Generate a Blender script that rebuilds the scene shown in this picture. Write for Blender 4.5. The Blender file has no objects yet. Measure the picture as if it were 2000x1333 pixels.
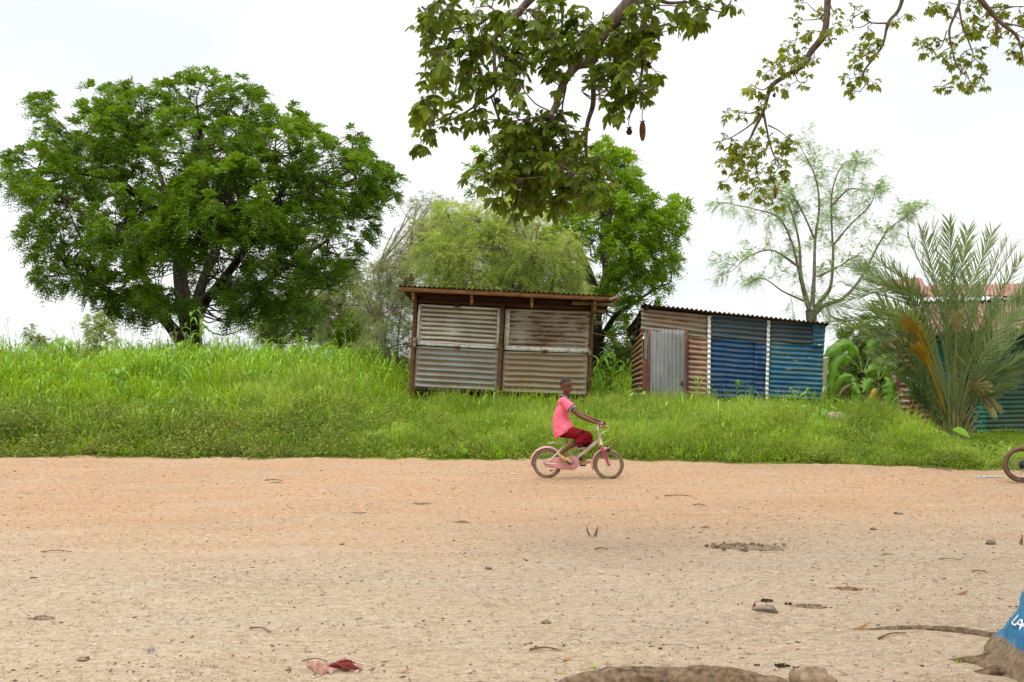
import bpy, math, random
import numpy as np
from mathutils import Vector, Matrix

sc = bpy.context.scene
col = sc.collection
rng = np.random.default_rng(11)
random.seed(5)
R = math.radians

# ------------------------------------------------------------------ camera
CAM_H = 1.6
F = 1944.0                       # focal length in photograph pixels
HZ = 697.0                       # horizon row in the photograph
cam = bpy.data.cameras.new("camera")
cam.sensor_width = 36.0
cam.lens = 36.0 * F / 2000.0
cam.shift_y = (HZ - 666.5) / 2000.0
cam.clip_start = 0.1
cam.clip_end = 3000
cam_ob = bpy.data.objects.new("camera", cam)
cam_ob.location = (0, 0, CAM_H)
cam_ob.rotation_euler = (R(90), 0, 0)
col.objects.link(cam_ob)
sc.camera = cam_ob

# ------------------------------------------------------------------ sky and sun
SUN_EL, SUN_AZ = R(68), R(215)   # azimuth clockwise from +Y
world = bpy.data.worlds.new("World")
sc.world = world
world.use_nodes = True
wn = world.node_tree
wn.nodes.clear()
def wnode(t, **kw):
    n = wn.nodes.new(t)
    for k, v in kw.items(): setattr(n, k, v)
    return n
w_out = wnode('ShaderNodeOutputWorld')
sky = wnode('ShaderNodeTexSky', sky_type='NISHITA')
sky.sun_disc = False
sky.sun_elevation = SUN_EL
sky.sun_rotation = SUN_AZ
bg_sky = wnode('ShaderNodeBackground'); bg_sky.inputs[1].default_value = 0.12
wn.links.new(sky.outputs[0], bg_sky.inputs[0])
tc = wnode('ShaderNodeTexCoord')
sep = wnode('ShaderNodeSeparateXYZ')
wn.links.new(tc.outputs['Generated'], sep.inputs[0])
mp = wnode('ShaderNodeMapping'); mp.inputs['Scale'].default_value = (1.1, 1.1, 3.2)
wn.links.new(tc.outputs['Generated'], mp.inputs[0])
nz = wnode('ShaderNodeTexNoise'); nz.inputs['Scale'].default_value = 1.9
nz.inputs['Detail'].default_value = 5; nz.inputs['Roughness'].default_value = 0.5
wn.links.new(mp.outputs[0], nz.inputs['Vector'])
cr = wnode('ShaderNodeValToRGB')
cr.color_ramp.elements[0].position = 0.38; cr.color_ramp.elements[0].color = (0.81, 0.845, 0.855, 1)
cr.color_ramp.elements[1].position = 0.60; cr.color_ramp.elements[1].color = (1.0, 1.0, 0.985, 1)
wn.links.new(nz.outputs[0], cr.inputs[0])
er = wnode('ShaderNodeMapRange')        # overcast sky: brighter towards the zenith
er.inputs[1].default_value = 0.30; er.inputs[2].default_value = 1.0
er.inputs[3].default_value = 1.06; er.inputs[4].default_value = 2.7
wn.links.new(sep.outputs[2], er.inputs[0])
bg_cl = wnode('ShaderNodeBackground')
wn.links.new(cr.outputs[0], bg_cl.inputs[0]); wn.links.new(er.outputs[0], bg_cl.inputs[1])
mixw = wnode('ShaderNodeMixShader'); mixw.inputs[0].default_value = 0.92
wn.links.new(bg_sky.outputs[0], mixw.inputs[1]); wn.links.new(bg_cl.outputs[0], mixw.inputs[2])
wn.links.new(mixw.outputs[0], w_out.inputs[0])

sun = bpy.data.lights.new("sun", 'SUN')
sun.energy = 1.5; sun.angle = R(24); sun.color = (1.0, 0.96, 0.88)
sun_ob = bpy.data.objects.new("sun", sun)
sdir = Vector((math.sin(SUN_AZ)*math.cos(SUN_EL), math.cos(SUN_AZ)*math.cos(SUN_EL), math.sin(SUN_EL)))
sun_ob.rotation_euler = (-sdir).to_track_quat('-Z', 'Y').to_euler()
sun_ob.location = sdir * 50
col.objects.link(sun_ob)

sc.view_settings.view_transform = 'Standard'
sc.view_settings.look = 'None'
sc.view_settings.exposure = 0.2
sc.view_settings.gamma = 1.0
sc.render.engine = 'CYCLES'
sc.cycles.max_bounces = 6
sc.cycles.transparent_max_bounces = 4

# ------------------------------------------------------------------ helpers
def P(px, py, D):
    """point seen at photograph pixel (px,py) standing D metres ahead"""
    return np.array([(px-1000.0)/F*D, D, CAM_H-(py-HZ)/F*D])

def G(px, py):
    D = CAM_H*F/(py-HZ)
    return np.array([(px-1000.0)/F*D, D, 0.0])

def nrm(v):
    return v/np.maximum(np.linalg.norm(v, axis=-1, keepdims=True), 1e-9)

def runit(n):
    return nrm(rng.normal(size=(n, 3)))

def hash2(ix, iy, s):
    v = np.sin(ix*127.1+iy*311.7+s*74.7)*43758.5453
    return v-np.floor(v)

def vn(x, y, s=0):
    x = np.asarray(x, float); y = np.asarray(y, float)
    ix, iy = np.floor(x), np.floor(y)
    fx, fy = x-ix, y-iy
    fx = fx*fx*(3-2*fx); fy = fy*fy*(3-2*fy)
    a = hash2(ix, iy, s); b = hash2(ix+1, iy, s); c = hash2(ix, iy+1, s); d = hash2(ix+1, iy+1, s)
    return (a*(1-fx)+b*fx)*(1-fy)+(c*(1-fx)+d*fx)*fy

class Geo:
    def __init__(self): self.V = []; self.F = []; self.T = []; self.n = 0
    def add(self, V, Fc, T=0.5):
        V = np.asarray(V, float).reshape(-1, 3)
        self.V.append(V)
        self.F.append(np.asarray(Fc, np.int64)+self.n)
        self.T.append(np.broadcast_to(np.asarray(T, float), (len(V),)).copy())
        self.n += len(V)
        return self
    def build(self, name, mat, parent=None, smooth=False, loc=None, data_name=None):
        V = np.concatenate(self.V); T = np.concatenate(self.T)
        me = bpy.data.meshes.new(data_name or name)
        me.vertices.add(len(V)); me.vertices.foreach_set('co', V.astype(np.float32).ravel())
        nl = sum(f.size for f in self.F); npl = sum(len(f) for f in self.F)
        me.loops.add(nl); me.polygons.add(npl)
        li = np.concatenate([f.ravel() for f in self.F]).astype(np.int32)
        tot = np.concatenate([np.full(len(f), f.shape[1]) for f in self.F]).astype(np.int32)
        st = np.concatenate([[0], np.cumsum(tot)[:-1]]).astype(np.int32)
        me.loops.foreach_set('vertex_index', li)
        me.polygons.foreach_set('loop_start', st)
        me.polygons.foreach_set('loop_total', tot)
        if smooth: me.polygons.foreach_set('use_smooth', np.ones(npl, bool))
        me.update(calc_edges=True); me.validate()
        a = me.attributes.new('tint', 'FLOAT', 'POINT')
        if len(a.data) == len(T): a.data.foreach_set('value', T.astype(np.float32))
        if mat: me.materials.append(mat)
        ob = bpy.data.objects.new(name, me); col.objects.link(ob)
        if parent: ob.parent = parent
        if loc is not None: ob.location = loc
        return ob

def tag(o, label=None, cat=None, group=None, kind=None):
    if label: o['label'] = label
    if cat: o['category'] = cat
    if group: o['group'] = group
    if kind: o['kind'] = kind
    return o

def empty(name, loc, label, cat, group=None, rz=0.0):
    o = bpy.data.objects.new(name, None); col.objects.link(o)
    o.location = tuple(loc); o.rotation_euler = (0, 0, rz); o.empty_display_size = 0.2
    return tag(o, label, cat, group)

def hold(ob, parent):
    """parent while keeping the child where it was built in world space"""
    ob.parent = parent
    if parent.parent:
        ob.matrix_parent_inverse = Matrix.Identity(4); return ob
    ob.matrix_parent_inverse = (Matrix.Translation(parent.location) @ parent.rotation_euler.to_matrix().to_4x4()).inverted()
    return ob

def blades(g, base, d, side, L, W, prof, droop=0.0, tint=0.5, fold=0.0):
    """leaf/grass blades: strips from base along d bending down"""
    base = np.asarray(base, float); n = len(base)
    d = nrm(np.asarray(d, float)); side = nrm(np.asarray(side, float))
    L = np.broadcast_to(L, (n,)); W = np.broadcast_to(W, (n,)); droop = np.broadcast_to(droop, (n,))
    tint = np.broadcast_to(tint, (n,))
    K = len(prof)
    t = np.array([p[0] for p in prof]); w = np.array([p[1] for p in prof])
    c = base[:, None, :]+d[:, None, :]*(L[:, None]*t)[..., None]
    c[..., 2] -= droop[:, None]*L[:, None]*t**2
    off = side[:, None, :]*(W[:, None]*w*0.5)[..., None]
    if fold:
        upn = nrm(np.cross(side, d))
        off2 = upn[:, None, :]*(W[:, None]*w*fold)[..., None]
        V = np.stack([c-off+off2, c, c+off+off2], 2)      # n,K,3,3
        m = 3
    else:
        V = np.stack([c-off, c+off], 2); m = 2
    i = np.arange(n)[:, None, None]*K*m
    k = np.arange(K-1)[None, :, None]*m
    j = np.arange(m-1)[None, None, :]
    q = i+k+j
    Fc = np.stack([q, q+1, q+m+1, q+m], -1).reshape(-1, 4)
    g.add(V.reshape(-1, 3), Fc, np.repeat(tint, K*m))

def tubes(g, Pt, Rd, sides=6, tint=0.5, caps=False):
    """Pt (N,K,3), Rd (N,K)"""
    Pt = np.asarray(Pt, float)
    if Pt.ndim == 2: Pt = Pt[None]
    N, K, _ = Pt.shape
    Rd = np.broadcast_to(np.asarray(Rd, float), (N, K))
    T = nrm(np.gradient(Pt, axis=1))
    ov = nrm(Pt[:, -1]-Pt[:, 0]+1e-6)
    ref = np.where(np.abs(ov[:, 2:3]) > 0.8, np.array([[0, 1.0, 0]]), np.array([[0, 0, 1.0]]))
    ref = np.broadcast_to(ref[:, None], T.shape)
    A = nrm(np.cross(T, ref)); B = np.cross(T, A)
    a = np.arange(sides)*2*math.pi/sides
    ring = Pt[:, :, None]+(A[:, :, None]*np.cos(a)[None, None, :, None]+B[:, :, None]*np.sin(a)[None, None, :, None])*Rd[:, :, None, None]
    i = np.arange(N)[:, None, None]*K*sides; k = np.arange(K-1)[None, :, None]*sides
    j = np.arange(sides)[None, None, :]; j2 = (j+1) % sides
    Fc = np.stack([i+k+j, i+k+sides+j, i+k+sides+j2, i+k+j2], -1).reshape(-1, 4)
    tt = tint if np.ndim(tint) == 0 else np.repeat(tint, K*sides)
    n0 = g.n
    g.add(ring.reshape(-1, 3), Fc, tt)
    if caps:
        for q in range(N):
            s = q*K*sides
            g.F.append(np.array([[n0+s+x for x in range(sides)][::-1]])[:, ::1])
            s2 = s+(K-1)*sides
            g.F.append(np.array([[n0+s2+x for x in range(sides)]]))

def spline(pts, n):
    """Catmull-Rom through pts, n samples"""
    p = np.asarray(pts, float)
    if len(p) == 2: return p[0]+(p[1]-p[0])*np.linspace(0, 1, n)[:, None]
    q = np.vstack([2*p[0]-p[1], p, 2*p[-1]-p[-2]])
    m = len(p)-1
    u = np.linspace(0, m-1e-9, n); i = u.astype(int); t = (u-i)[:, None]
    a, b, c, d = q[i], q[i+1], q[i+2], q[i+3]
    return 0.5*((2*b)+(-a+c)*t+(2*a-5*b+4*c-d)*t**2+(-a+3*b-3*c+d)*t**3)

def tube1(g, pts, r0, r1=None, n=None, sides=8, tint=0.5, caps=True):
    pts = np.asarray(pts, float)
    n = n or max(2, 6*(len(pts)-1))
    c = spline(pts, n)
    if np.ndim(r0): rr = np.interp(np.linspace(0, 1, n), np.linspace(0, 1, len(r0)), r0)
    else: rr = np.linspace(r0, r0 if r1 is None else r1, n)
    tubes(g, c[None], rr[None], sides, tint, caps)
    return c

def box(g, c, s, rot=None, tint=0.5, bev=0.0):
    x, y, z = s[0]/2, s[1]/2, s[2]/2
    V = np.array([[i*x, j*y, k*z] for k in (-1, 1) for j in (-1, 1) for i in (-1, 1)], float)
    if rot is not None: V = V@np.asarray(rot).T
    g.add(V+np.asarray(c, float), [[0, 2, 3, 1], [4, 5, 7, 6], [0, 1, 5, 4], [2, 6, 7, 3], [0, 4, 6, 2], [1, 3, 7, 5]], tint)

def beam(g, a, b, w, h, up=(0, 0, 1), tint=0.5, wob=0.0):
    """squared timber from a to b"""
    a = np.asarray(a, float); b = np.asarray(b, float)
    n = max(2, int(np.linalg.norm(b-a)/0.25)+1)
    t = np.linspace(0, 1, n)[:, None]
    c = a+(b-a)*t
    if wob: c = c+rng.normal(size=c.shape)*wob
    d = nrm(b-a); s = nrm(np.cross(d, up)); u = np.cross(s, d)
    V = np.stack([c-s*w/2-u*h/2, c+s*w/2-u*h/2, c+s*w/2+u*h/2, c-s*w/2+u*h/2], 1)
    Fc = []
    for i in range(n-1):
        for j in range(4):
            Fc.append([i*4+j, i*4+(j+1) % 4, i*4+4+(j+1) % 4, i*4+4+j])
    Fc += [[3, 2, 1, 0], [(n-1)*4+j for j in range(4)]]
    g.add(V.reshape(-1, 3), Fc, tint)

def lathe(g, prof, c=(0, 0, 0), sides=16, axis=2, tint=0.5, squash=(1, 1, 1)):
    """prof: (r,h) list"""
    a = np.arange(sides)*2*math.pi/sides
    V = []
    for r, h in prof:
        p = np.stack([r*np.cos(a), r*np.sin(a), np.full(sides, h)], 1)
        V.append(p)
    V = np.concatenate(V)
    if axis == 0: V = V[:, [2, 0, 1]]
    if axis == 1: V = V[:, [1, 2, 0]]
    V = V*np.asarray(squash)+np.asarray(c, float)
    m = len(prof); Fc = []
    for i in range(m-1):
        for j in range(sides):
            Fc.append([i*sides+j, i*sides+(j+1) % sides, (i+1)*sides+(j+1) % sides, (i+1)*sides+j])
    n0 = g.n
    g.add(V, Fc, tint)
    g.F.append(np.array([[n0+j for j in range(sides)][::-1]]))
    g.F.append(np.array([[n0+(m-1)*sides+j for j in range(sides)]]))

def ball(g, c, r, seg=10, rings=7, tint=0.5, squash=(1, 1, 1), rot=None, rough=0.0, seed=0):
    th = np.linspace(0, math.pi, rings+2)[1:-1]; ph = np.arange(seg)*2*math.pi/seg
    V = [[0, 0, 1.0]]
    for t in th:
        for p in ph: V.append([math.sin(t)*math.cos(p), math.sin(t)*math.sin(p), math.cos(t)])
    V.append([0, 0, -1.0]); V = np.array(V)
    if rough:
        k = 1+rough*(vn(V[:, 0]*1.7+seed*3.1, V[:, 1]*1.7+V[:, 2]*2.3+seed, seed)-0.5)*2+rough*.5*(vn(V[:, 0]*4+seed, V[:, 1]*4+V[:, 2]*5, seed+3)-0.5)*2
        V = V*k[:, None]
    V = V*np.asarray(squash, float)*r
    if rot is not None: V = V@np.asarray(rot).T
    Ft = [[0, 1+j, 1+(j+1) % seg] for j in range(seg)]
    b = 1+(rings-1)*seg
    Ft += [[len(V)-1, b+(j+1) % seg, b+j] for j in range(seg)]
    Fq = [[1+i*seg+j, 1+(i+1)*seg+j, 1+(i+1)*seg+(j+1) % seg, 1+i*seg+(j+1) % seg] for i in range(rings-1) for j in range(seg)]
    n0 = g.n
    g.add(V+np.asarray(c, float), Ft, tint)
    g.F.append(np.array(Fq)+n0)

def rotz(a): return np.array([[math.cos(a), -math.sin(a), 0], [math.sin(a), math.cos(a), 0], [0, 0, 1]])
def rotx(a): return np.array([[1, 0, 0], [0, math.cos(a), -math.sin(a)], [0, math.sin(a), math.cos(a)]])
def roty(a): return np.array([[math.cos(a), 0, math.sin(a)], [0, 1, 0], [-math.sin(a), 0, math.cos(a)]])

# ------------------------------------------------------------------ materials
class NT:
    def __init__(self, name):
        self.m = bpy.data.materials.new(name); self.m.use_nodes = True
        self.t = self.m.node_tree; self.t.nodes.clear()
        self.out = self.t.nodes.new('ShaderNodeOutputMaterial')
    def n(self, ty, ins=None, **kw):
        nd = self.t.nodes.new(ty)
        for k, v in kw.items(): setattr(nd, k, v)
        for k, v in (ins or {}).items(): self.set(nd.inputs[k], v)
        return nd
    def set(self, sock, v):
        if hasattr(v, 'is_output'): self.t.links.new(v, sock)
        elif isinstance(v, (tuple, list)) and len(v) == 3 and sock.type == 'RGBA': sock.default_value = (*v, 1)
        else: sock.default_value = v
    def noise(self, vec, scale, detail=4, rough=0.55, dist=0.0):
        return self.n('ShaderNodeTexNoise', {'Vector': vec, 'Scale': scale, 'Detail': detail, 'Roughness': rough, 'Distortion': dist}).outputs[0]
    def mapping(self, vec, scale=(1, 1, 1), loc=(0, 0, 0)):
        return self.n('ShaderNodeMapping', {'Vector': vec, 'Scale': scale, 'Location': loc}).outputs[0]
    def ramp(self, fac, stops):
        r = self.n('ShaderNodeValToRGB', {'Fac': fac})
        e = r.color_ramp.elements
        while len(e) < len(stops): e.new(0.5)
        for i, (p, c) in enumerate(stops):
            e[i].position = p
            e[i].color = (c, c, c, 1) if not isinstance(c, (tuple, list)) else (*c, 1)
        return r.outputs[0]
    def mix(self, fac, a, b, mode='MIX'):
        m = self.n('ShaderNodeMix', data_type='RGBA', blend_type=mode)
        self.set(m.inputs[0], fac); self.set(m.inputs[6], a); self.set(m.inputs[7], b)
        return m.outputs[2]
    def math(self, op, a, b=0.0, clamp=False):
        m = self.n('ShaderNodeMath', operation=op, use_clamp=clamp)
        self.set(m.inputs[0], a); self.set(m.inputs[1], b)
        return m.outputs[0]
    def bump(self, h, strength=0.3, dist=0.01, normal=None):
        ins = {'Height': h, 'Strength': strength, 'Distance': dist}
        if normal: ins['Normal'] = normal
        return self.n('ShaderNodeBump', ins).outputs[0]
    def bsdf(self, color, rough=0.8, normal=None, metallic=0.0, spec=0.3, **kw):
        b = self.n('ShaderNodeBsdfPrincipled', {'Base Color': color, 'Roughness': rough, 'Metallic': metallic, 'Specular IOR Level': spec})
        if normal: self.set(b.inputs['Normal'], normal)
        for k, v in kw.items(): self.set(b.inputs[k], v)
        return b.outputs[0]
    def end(self, sh): self.t.links.new(sh, self.out.inputs[0]); return self.m
    @property
    def obj(self): return self.n('ShaderNodeTexCoord').outputs['Object']
    @property
    def tint(self): return self.n('ShaderNodeAttribute', attribute_name='tint').outputs['Fac']

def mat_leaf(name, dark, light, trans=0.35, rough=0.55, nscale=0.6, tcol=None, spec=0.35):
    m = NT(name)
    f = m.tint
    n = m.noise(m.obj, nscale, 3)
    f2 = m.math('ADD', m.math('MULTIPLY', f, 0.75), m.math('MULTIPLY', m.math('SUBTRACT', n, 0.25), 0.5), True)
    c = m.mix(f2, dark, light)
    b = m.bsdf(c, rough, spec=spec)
    tc_ = m.mix(1.0, c, tcol or (1.0, 1.0, 0.45), 'MULTIPLY')
    t = m.n('ShaderNodeBsdfTranslucent', {'Color': m.mix(0.25, tc_, c)}).outputs[0]
    mx = m.n('ShaderNodeMixShader'); mx.inputs[0].default_value = trans
    m.t.links.new(b, mx.inputs[1]); m.t.links.new(t, mx.inputs[2])
    return m.end(mx.outputs[0])

def mat_mix(name, c1, c2, scale=8, rough=0.8, stretch=(1, 1, 1), bump=0.3, bdist=0.005, lo=0.35, hi=0.65, metallic=0.0, spec=0.3, use_tint=False):
    m = NT(name)
    v = m.mapping(m.obj, stretch)
    n = m.noise(v, scale, 6, 0.6)
    f = m.ramp(n, [(lo, 0.0), (hi, 1.0)])
    if use_tint: f = m.math('ADD', m.math('MULTIPLY', f, 0.5), m.math('MULTIPLY', m.tint, 0.6), True)
    c = m.mix(f, c1, c2)
    nb = m.noise(v, scale*3, 5, 0.6)
    return m.end(m.bsdf(c, rough, m.bump(nb, bump, bdist), metallic, spec))

def mat_sheet(name, base, base2, rust, amt=0.5, ridge=0.5, stretch=(1.2, 6, 6), metallic=0.3, rough=0.55, rust2=(0.10, 0.045, 0.025), chips=None, soft=0.08):
    """weathered corrugated iron; 'tint' holds the ridge profile 0 trough .. 1 crest"""
    m = NT(name)
    o = m.obj
    v = m.mapping(o, stretch)
    big = m.noise(o, 1.3, 4, 0.55)
    fine = m.noise(v, 3.0, 7, 0.65)
    fine2 = m.noise(v, 14.0, 5, 0.7)
    c = m.mix(m.ramp(big, [(0.35, 0.0), (0.65, 1.0)]), base, base2)
    c = m.mix(m.math('MULTIPLY', fine2, 0.35), c, m.mix(0.5, c, (0.02, 0.02, 0.02)))
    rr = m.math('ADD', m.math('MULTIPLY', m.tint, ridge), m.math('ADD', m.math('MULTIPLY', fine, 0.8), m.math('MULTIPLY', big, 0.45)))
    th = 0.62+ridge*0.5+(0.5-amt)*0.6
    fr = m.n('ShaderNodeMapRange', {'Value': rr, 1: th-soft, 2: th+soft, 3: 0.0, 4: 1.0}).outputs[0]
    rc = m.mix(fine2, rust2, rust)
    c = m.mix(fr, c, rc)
    if chips:
        ch = m.ramp(m.noise(m.mapping(o, (1.5, 5, 5)), 2.3, 3), [(0.66, 0.0), (0.69, 1.0)])
        c = m.mix(ch, c, chips)
    met = m.math('MULTIPLY', m.math('SUBTRACT', 1.0, fr), metallic)
    ro = m.math('ADD', m.math('MULTIPLY', fr, 0.3), rough, True)
    b = m.bsdf(c, ro, m.bump(fine2, 0.25, 0.003), met, 0.35)
    return m.end(b)
# ================================================================== SETTING
EX = np.array([-60, -8.2, -4.9, -1.6, 0, 2.36, 4.6, 5.9, 7.2, 60.0])
EY = np.array([17.5, 15.9, 15.9, 15.55, 15.5, 15.3, 14.95, 14.4, 14.07, 12.5])
def edge(x): return np.interp(x, EX, EY)+0.30*(vn(np.asarray(x)*1.1, 0*np.asarray(x)+3)-0.5)+0.30*(vn(np.asarray(x)*3.3, 0*np.asarray(x)+7)-0.5)

def sstep(a, b, x):
    t = np.clip((x-a)/(b-a), 0, 1); return t*t*(3-2*t)

def terrain(x, y):
    e = y-edge(x)
    wl = 1-sstep(-3.6, -1.8, x)
    z = 0.55*sstep(1.0, 9.0, e)*wl+0.06*sstep(0.0, 1.0, e)
    return z

def ground_z(x, y):
    e = y-edge(x)
    lot = 1-sstep(-0.1, 0.3, e)
    s = 0.018*(vn(x*0.45, y*0.7, 1)-0.5)+0.012*(vn(x*1.7, y*2.6, 2)-0.5)+0.007*(vn(x*6, y*7, 3)-0.5)
    s = s+0.006*(vn(x*1.2, y*5, 4)-0.5)*vn(x*.4, y*.8, 14)*2
    cl = np.clip(vn(x*1.3, y*2.4, 5)-0.62, 0, 1)*0.13*vn(x*17, y*17, 8)
    for yc, w_, dp in ((13.1, .16, .014), (12.2, .12, .010), (10.6, .2, .012), (8.9, .15, .008)):
        s = s-dp*np.exp(-((y-yc-.25*np.sin(x*.35+yc)-.10*x*.3)/w_)**2)
    return terrain(x, y)+lot*(s+cl)

def build_ground():
    def axis(lo, hi, st, far, nfar):
        a = np.arange(lo, hi+st/2, st)
        g = np.geomspace(st, far, nfar)
        return np.concatenate([lo-np.cumsum(g)[::-1], a, hi+np.cumsum(g)])
    xs = axis(-9.2, 9.2, 0.05, 220, 34)
    ys = axis(3.6, 16.6, 0.045, 260, 34)
    X, Y = np.meshgrid(xs, ys)
    Z = ground_z(X, Y)
    V = np.stack([X, Y, Z], -1).reshape(-1, 3)
    ny, nx = X.shape
    i = (np.arange(ny-1)[:, None]*nx+np.arange(nx-1)[None]).ravel()
    Fc = np.stack([i, i+1, i+nx+1, i+nx], 1)
    T = sstep(-0.12, 0.22, Y-edge(X)).ravel()
    g = Geo(); g.add(V, Fc, T)
    m = NT('dirt_ground')
    o = m.obj
    sx = m.n('ShaderNodeSeparateXYZ', {'Vector': o})
    # far band of orange laterite sand, near band of pale compacted gravel
    yy = m.math('ADD', sx.outputs[1], m.math('MULTIPLY', m.math('SUBTRACT', m.noise(m.mapping(o, (0.35, 1, 1)), 0.8, 5), 0.5), 4.5))
    yy = m.math('ADD', yy, m.math('MULTIPLY', sx.outputs[0], -0.12))
    band = m.n('ShaderNodeMapRange', {'Value': yy, 1: 7.6, 2: 10.2, 3: 0.0, 4: 1.0}).outputs[0]
    streak = m.noise(m.mapping(o, (0.7, 3.0, 1)), 1.3, 7, 0.62)
    fine = m.noise(o, 42, 6, 0.7)
    mid = m.noise(m.mapping(o, (0.6, 1.4, 1)), 4.0, 6, 0.65)
    grav = m.mix(mid, (0.300, 0.225, 0.150), (0.425, 0.332, 0.235))
    sand = m.mix(mid, (0.35, 0.200, 0.106), (0.44, 0.268, 0.150))
    c = m.mix(band, grav, sand)
    c = m.mix(m.ramp(streak, [(0.52, 0.0), (0.72, 0.55)]), c, m.mix(0.5, c, (0.24, 0.155, 0.095)))
    c = m.mix(m.ramp(m.noise(m.mapping(o, (0.8, 2.5, 1)), 0.9, 5), [(0.50, 0.0), (0.68, 0.45)]), c, (0.36, 0.30, 0.225))
    c = m.mix(m.ramp(fine, [(0.52, 0.0), (0.7, 0.6)]), c, (0.50, 0.41, 0.31))
    c = m.mix(m.ramp(m.noise(m.mapping(o, (.7, 1.3, 1)), 17, 5, .75), [(0.46, 0.0), (0.62, 0.7)]), c, (0.21, 0.145, 0.09))
    c = m.mix(m.ramp(m.noise(m.mapping(o, (.8, 1.1, 1), (5, 5, 0)), 60, 4, .8), [(0.52, 0.0), (0.62, 0.75)]), c, m.mix(.5, c, (0.10, 0.065, 0.04)))
    c = m.mix(m.ramp(m.noise(m.mapping(o, (.9, 1.0, 1), (9, 2, 0)), 48, 4, .8), [(0.56, 0.0), (0.66, 0.6)]), c, (0.58, 0.50, 0.39))
    patch = m.ramp(m.noise(m.mapping(o, (.45, 1.5, 1), (3, 1, 0)), 0.75, 6, .6), [(0.47, 0.0), (0.60, 1.0)])
    grit = m.ramp(m.noise(m.mapping(o, (.75, 1.2, 1)), 26, 5, .8), [(0.50, 0.0), (0.60, 1.0)])
    c = m.mix(m.math('MULTIPLY', m.math('MULTIPLY', patch, grit), .48), c, (0.17, 0.12, 0.08))
    track = m.ramp(m.noise(m.mapping(o, (.22, 3.6, 1), (0, 2, 0)), 1.0, 5, .6), [(0.54, 0.0), (0.68, 0.35)])
    c = m.mix(track, c, m.mix(.5, c, (0.50, 0.36, 0.25)))
    # fine dark grit and pale chips
    vor = m.n('ShaderNodeTexVoronoi', {'Vector': m.mapping(o, (1, 1, 1)), 'Scale': 34.0})
    spot = m.ramp(vor.outputs['Distance'], [(0.10, 1.0), (0.20, 0.0)])
    sel = m.n('ShaderNodeSeparateColor', {'Color': vor.outputs['Color']})
    darkp = m.math('MULTIPLY', spot, m.math('GREATER_THAN', sel.outputs[0], 0.72))
    darkp = m.math('MULTIPLY', darkp, m.ramp(m.noise(m.mapping(o, (0.6, 1.6, 1)), 1.1, 4), [(0.40, 0.0), (0.62, 0.8)]))
    c = m.mix(darkp, c, (0.13, 0.085, 0.05))
    v2 = m.n('ShaderNodeTexVoronoi', {'Vector': o, 'Scale': 55.0})
    s2 = m.math('MULTIPLY', m.ramp(v2.outputs['Distance'], [(0.12, 1.0), (0.22, 0.0)]), m.math('GREATER_THAN', m.n('ShaderNodeSeparateColor', {'Color': v2.outputs['Color']}).outputs[1], 0.80))
    s2 = m.math('MULTIPLY', s2, m.math('SUBTRACT', 1.0, m.math('MULTIPLY', band, 0.75)))
    c = m.mix(m.math('MULTIPLY', s2, 0.75), c, (0.62, 0.56, 0.46))
    soil = m.mix(fine, (0.05, 0.055, 0.02), (0.10, 0.10, 0.035))
    c = m.mix(m.tint, c, soil)
    h = m.math('ADD', m.math('MULTIPLY', fine, 0.5), m.math('ADD', m.math('MULTIPLY', mid, 0.8), m.math('MULTIPLY', spot, 0.25)))
    mat = m.end(m.bsdf(c, 0.95, m.bump(h, 0.7, 0.02), 0, 0.15))
    ob = g.build('ground', mat, smooth=True)
    tag(ob, kind='structure')
build_ground()

# ------------------------------------------------------------------ vegetation masses on the verge
SHEDS = [(-2.15, 1.75, 19.7, 22.2), (2.45, 6.5, 19.7, 22.6), (7.55, 14.0, 19.4, 24.0)]
def inside(x, y):
    r = np.zeros(x.shape, bool)
    for a, b, c, d in SHEDS: r |= (x > a) & (x < b) & (y > c) & (y < d)
    return r

def htop(x, y):
    e = y-edge(x)
    wl = 1-sstep(-3.4, -1.6, x)
    hl = np.interp(e, [0, .5, 1.2, 2.4, 4, 7, 12], [.10, .30, .60, 1.0, 1.28, 1.48, 1.55])
    hr = np.interp(e, [0, .4, 1.2, 2.2, 3.6, 6, 9], [.12, .36, .58, .72, .84, 1.15, 1.35])
    hr = hr*(.80+.42*vn(x*.8+3, y*.9, 27))*(1-0.78*sstep(6.3, 7.8, x))*(1-0.18*sstep(4.4, 5.6, x))
    h = hl*wl+hr*(1-wl)
    h = h*(0.66+0.55*vn(x*0.9, y*0.9, 21)+0.45*(vn(x*2.4, y*2.4, 22)-0.5)+0.2*(vn(x*6, y*6, 23)-.5))
    return h

def scatter(n, xlo, xhi, emax, power=1.0, emin=0.0):
    x = rng.uniform(xlo, xhi, n*2)
    e = emin+(emax-emin)*rng.random(n*2)**power
    y = edge(x)+e
    ok = ~inside(x, y) & (np.abs(x) < y*0.60+1.0)
    x, y = x[ok][:n], y[ok][:n]
    return x, y

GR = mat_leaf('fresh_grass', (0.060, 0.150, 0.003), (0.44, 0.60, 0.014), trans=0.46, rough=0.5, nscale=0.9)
GR_FINE = mat_leaf('fine_seeding_grass', (0.09, 0.18, 0.008), (0.54, 0.63, 0.13), trans=0.44, rough=0.6, nscale=0.8)
WEED = mat_leaf('weed_leaves', (0.035, 0.085, 0.006), (0.34, 0.38, 0.07), trans=0.34, rough=0.55, nscale=1.5)
GR_WIDE = mat_leaf('broad_grass_blades', (0.11, 0.27, 0.010), (0.42, 0.66, 0.05), trans=0.47, rough=0.4, nscale=0.8, spec=0.5)
SEED = mat_leaf('grass_seed_heads', (0.25, 0.30, 0.10), (0.42, 0.44, 0.20), trans=0.3, rough=0.7)

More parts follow.
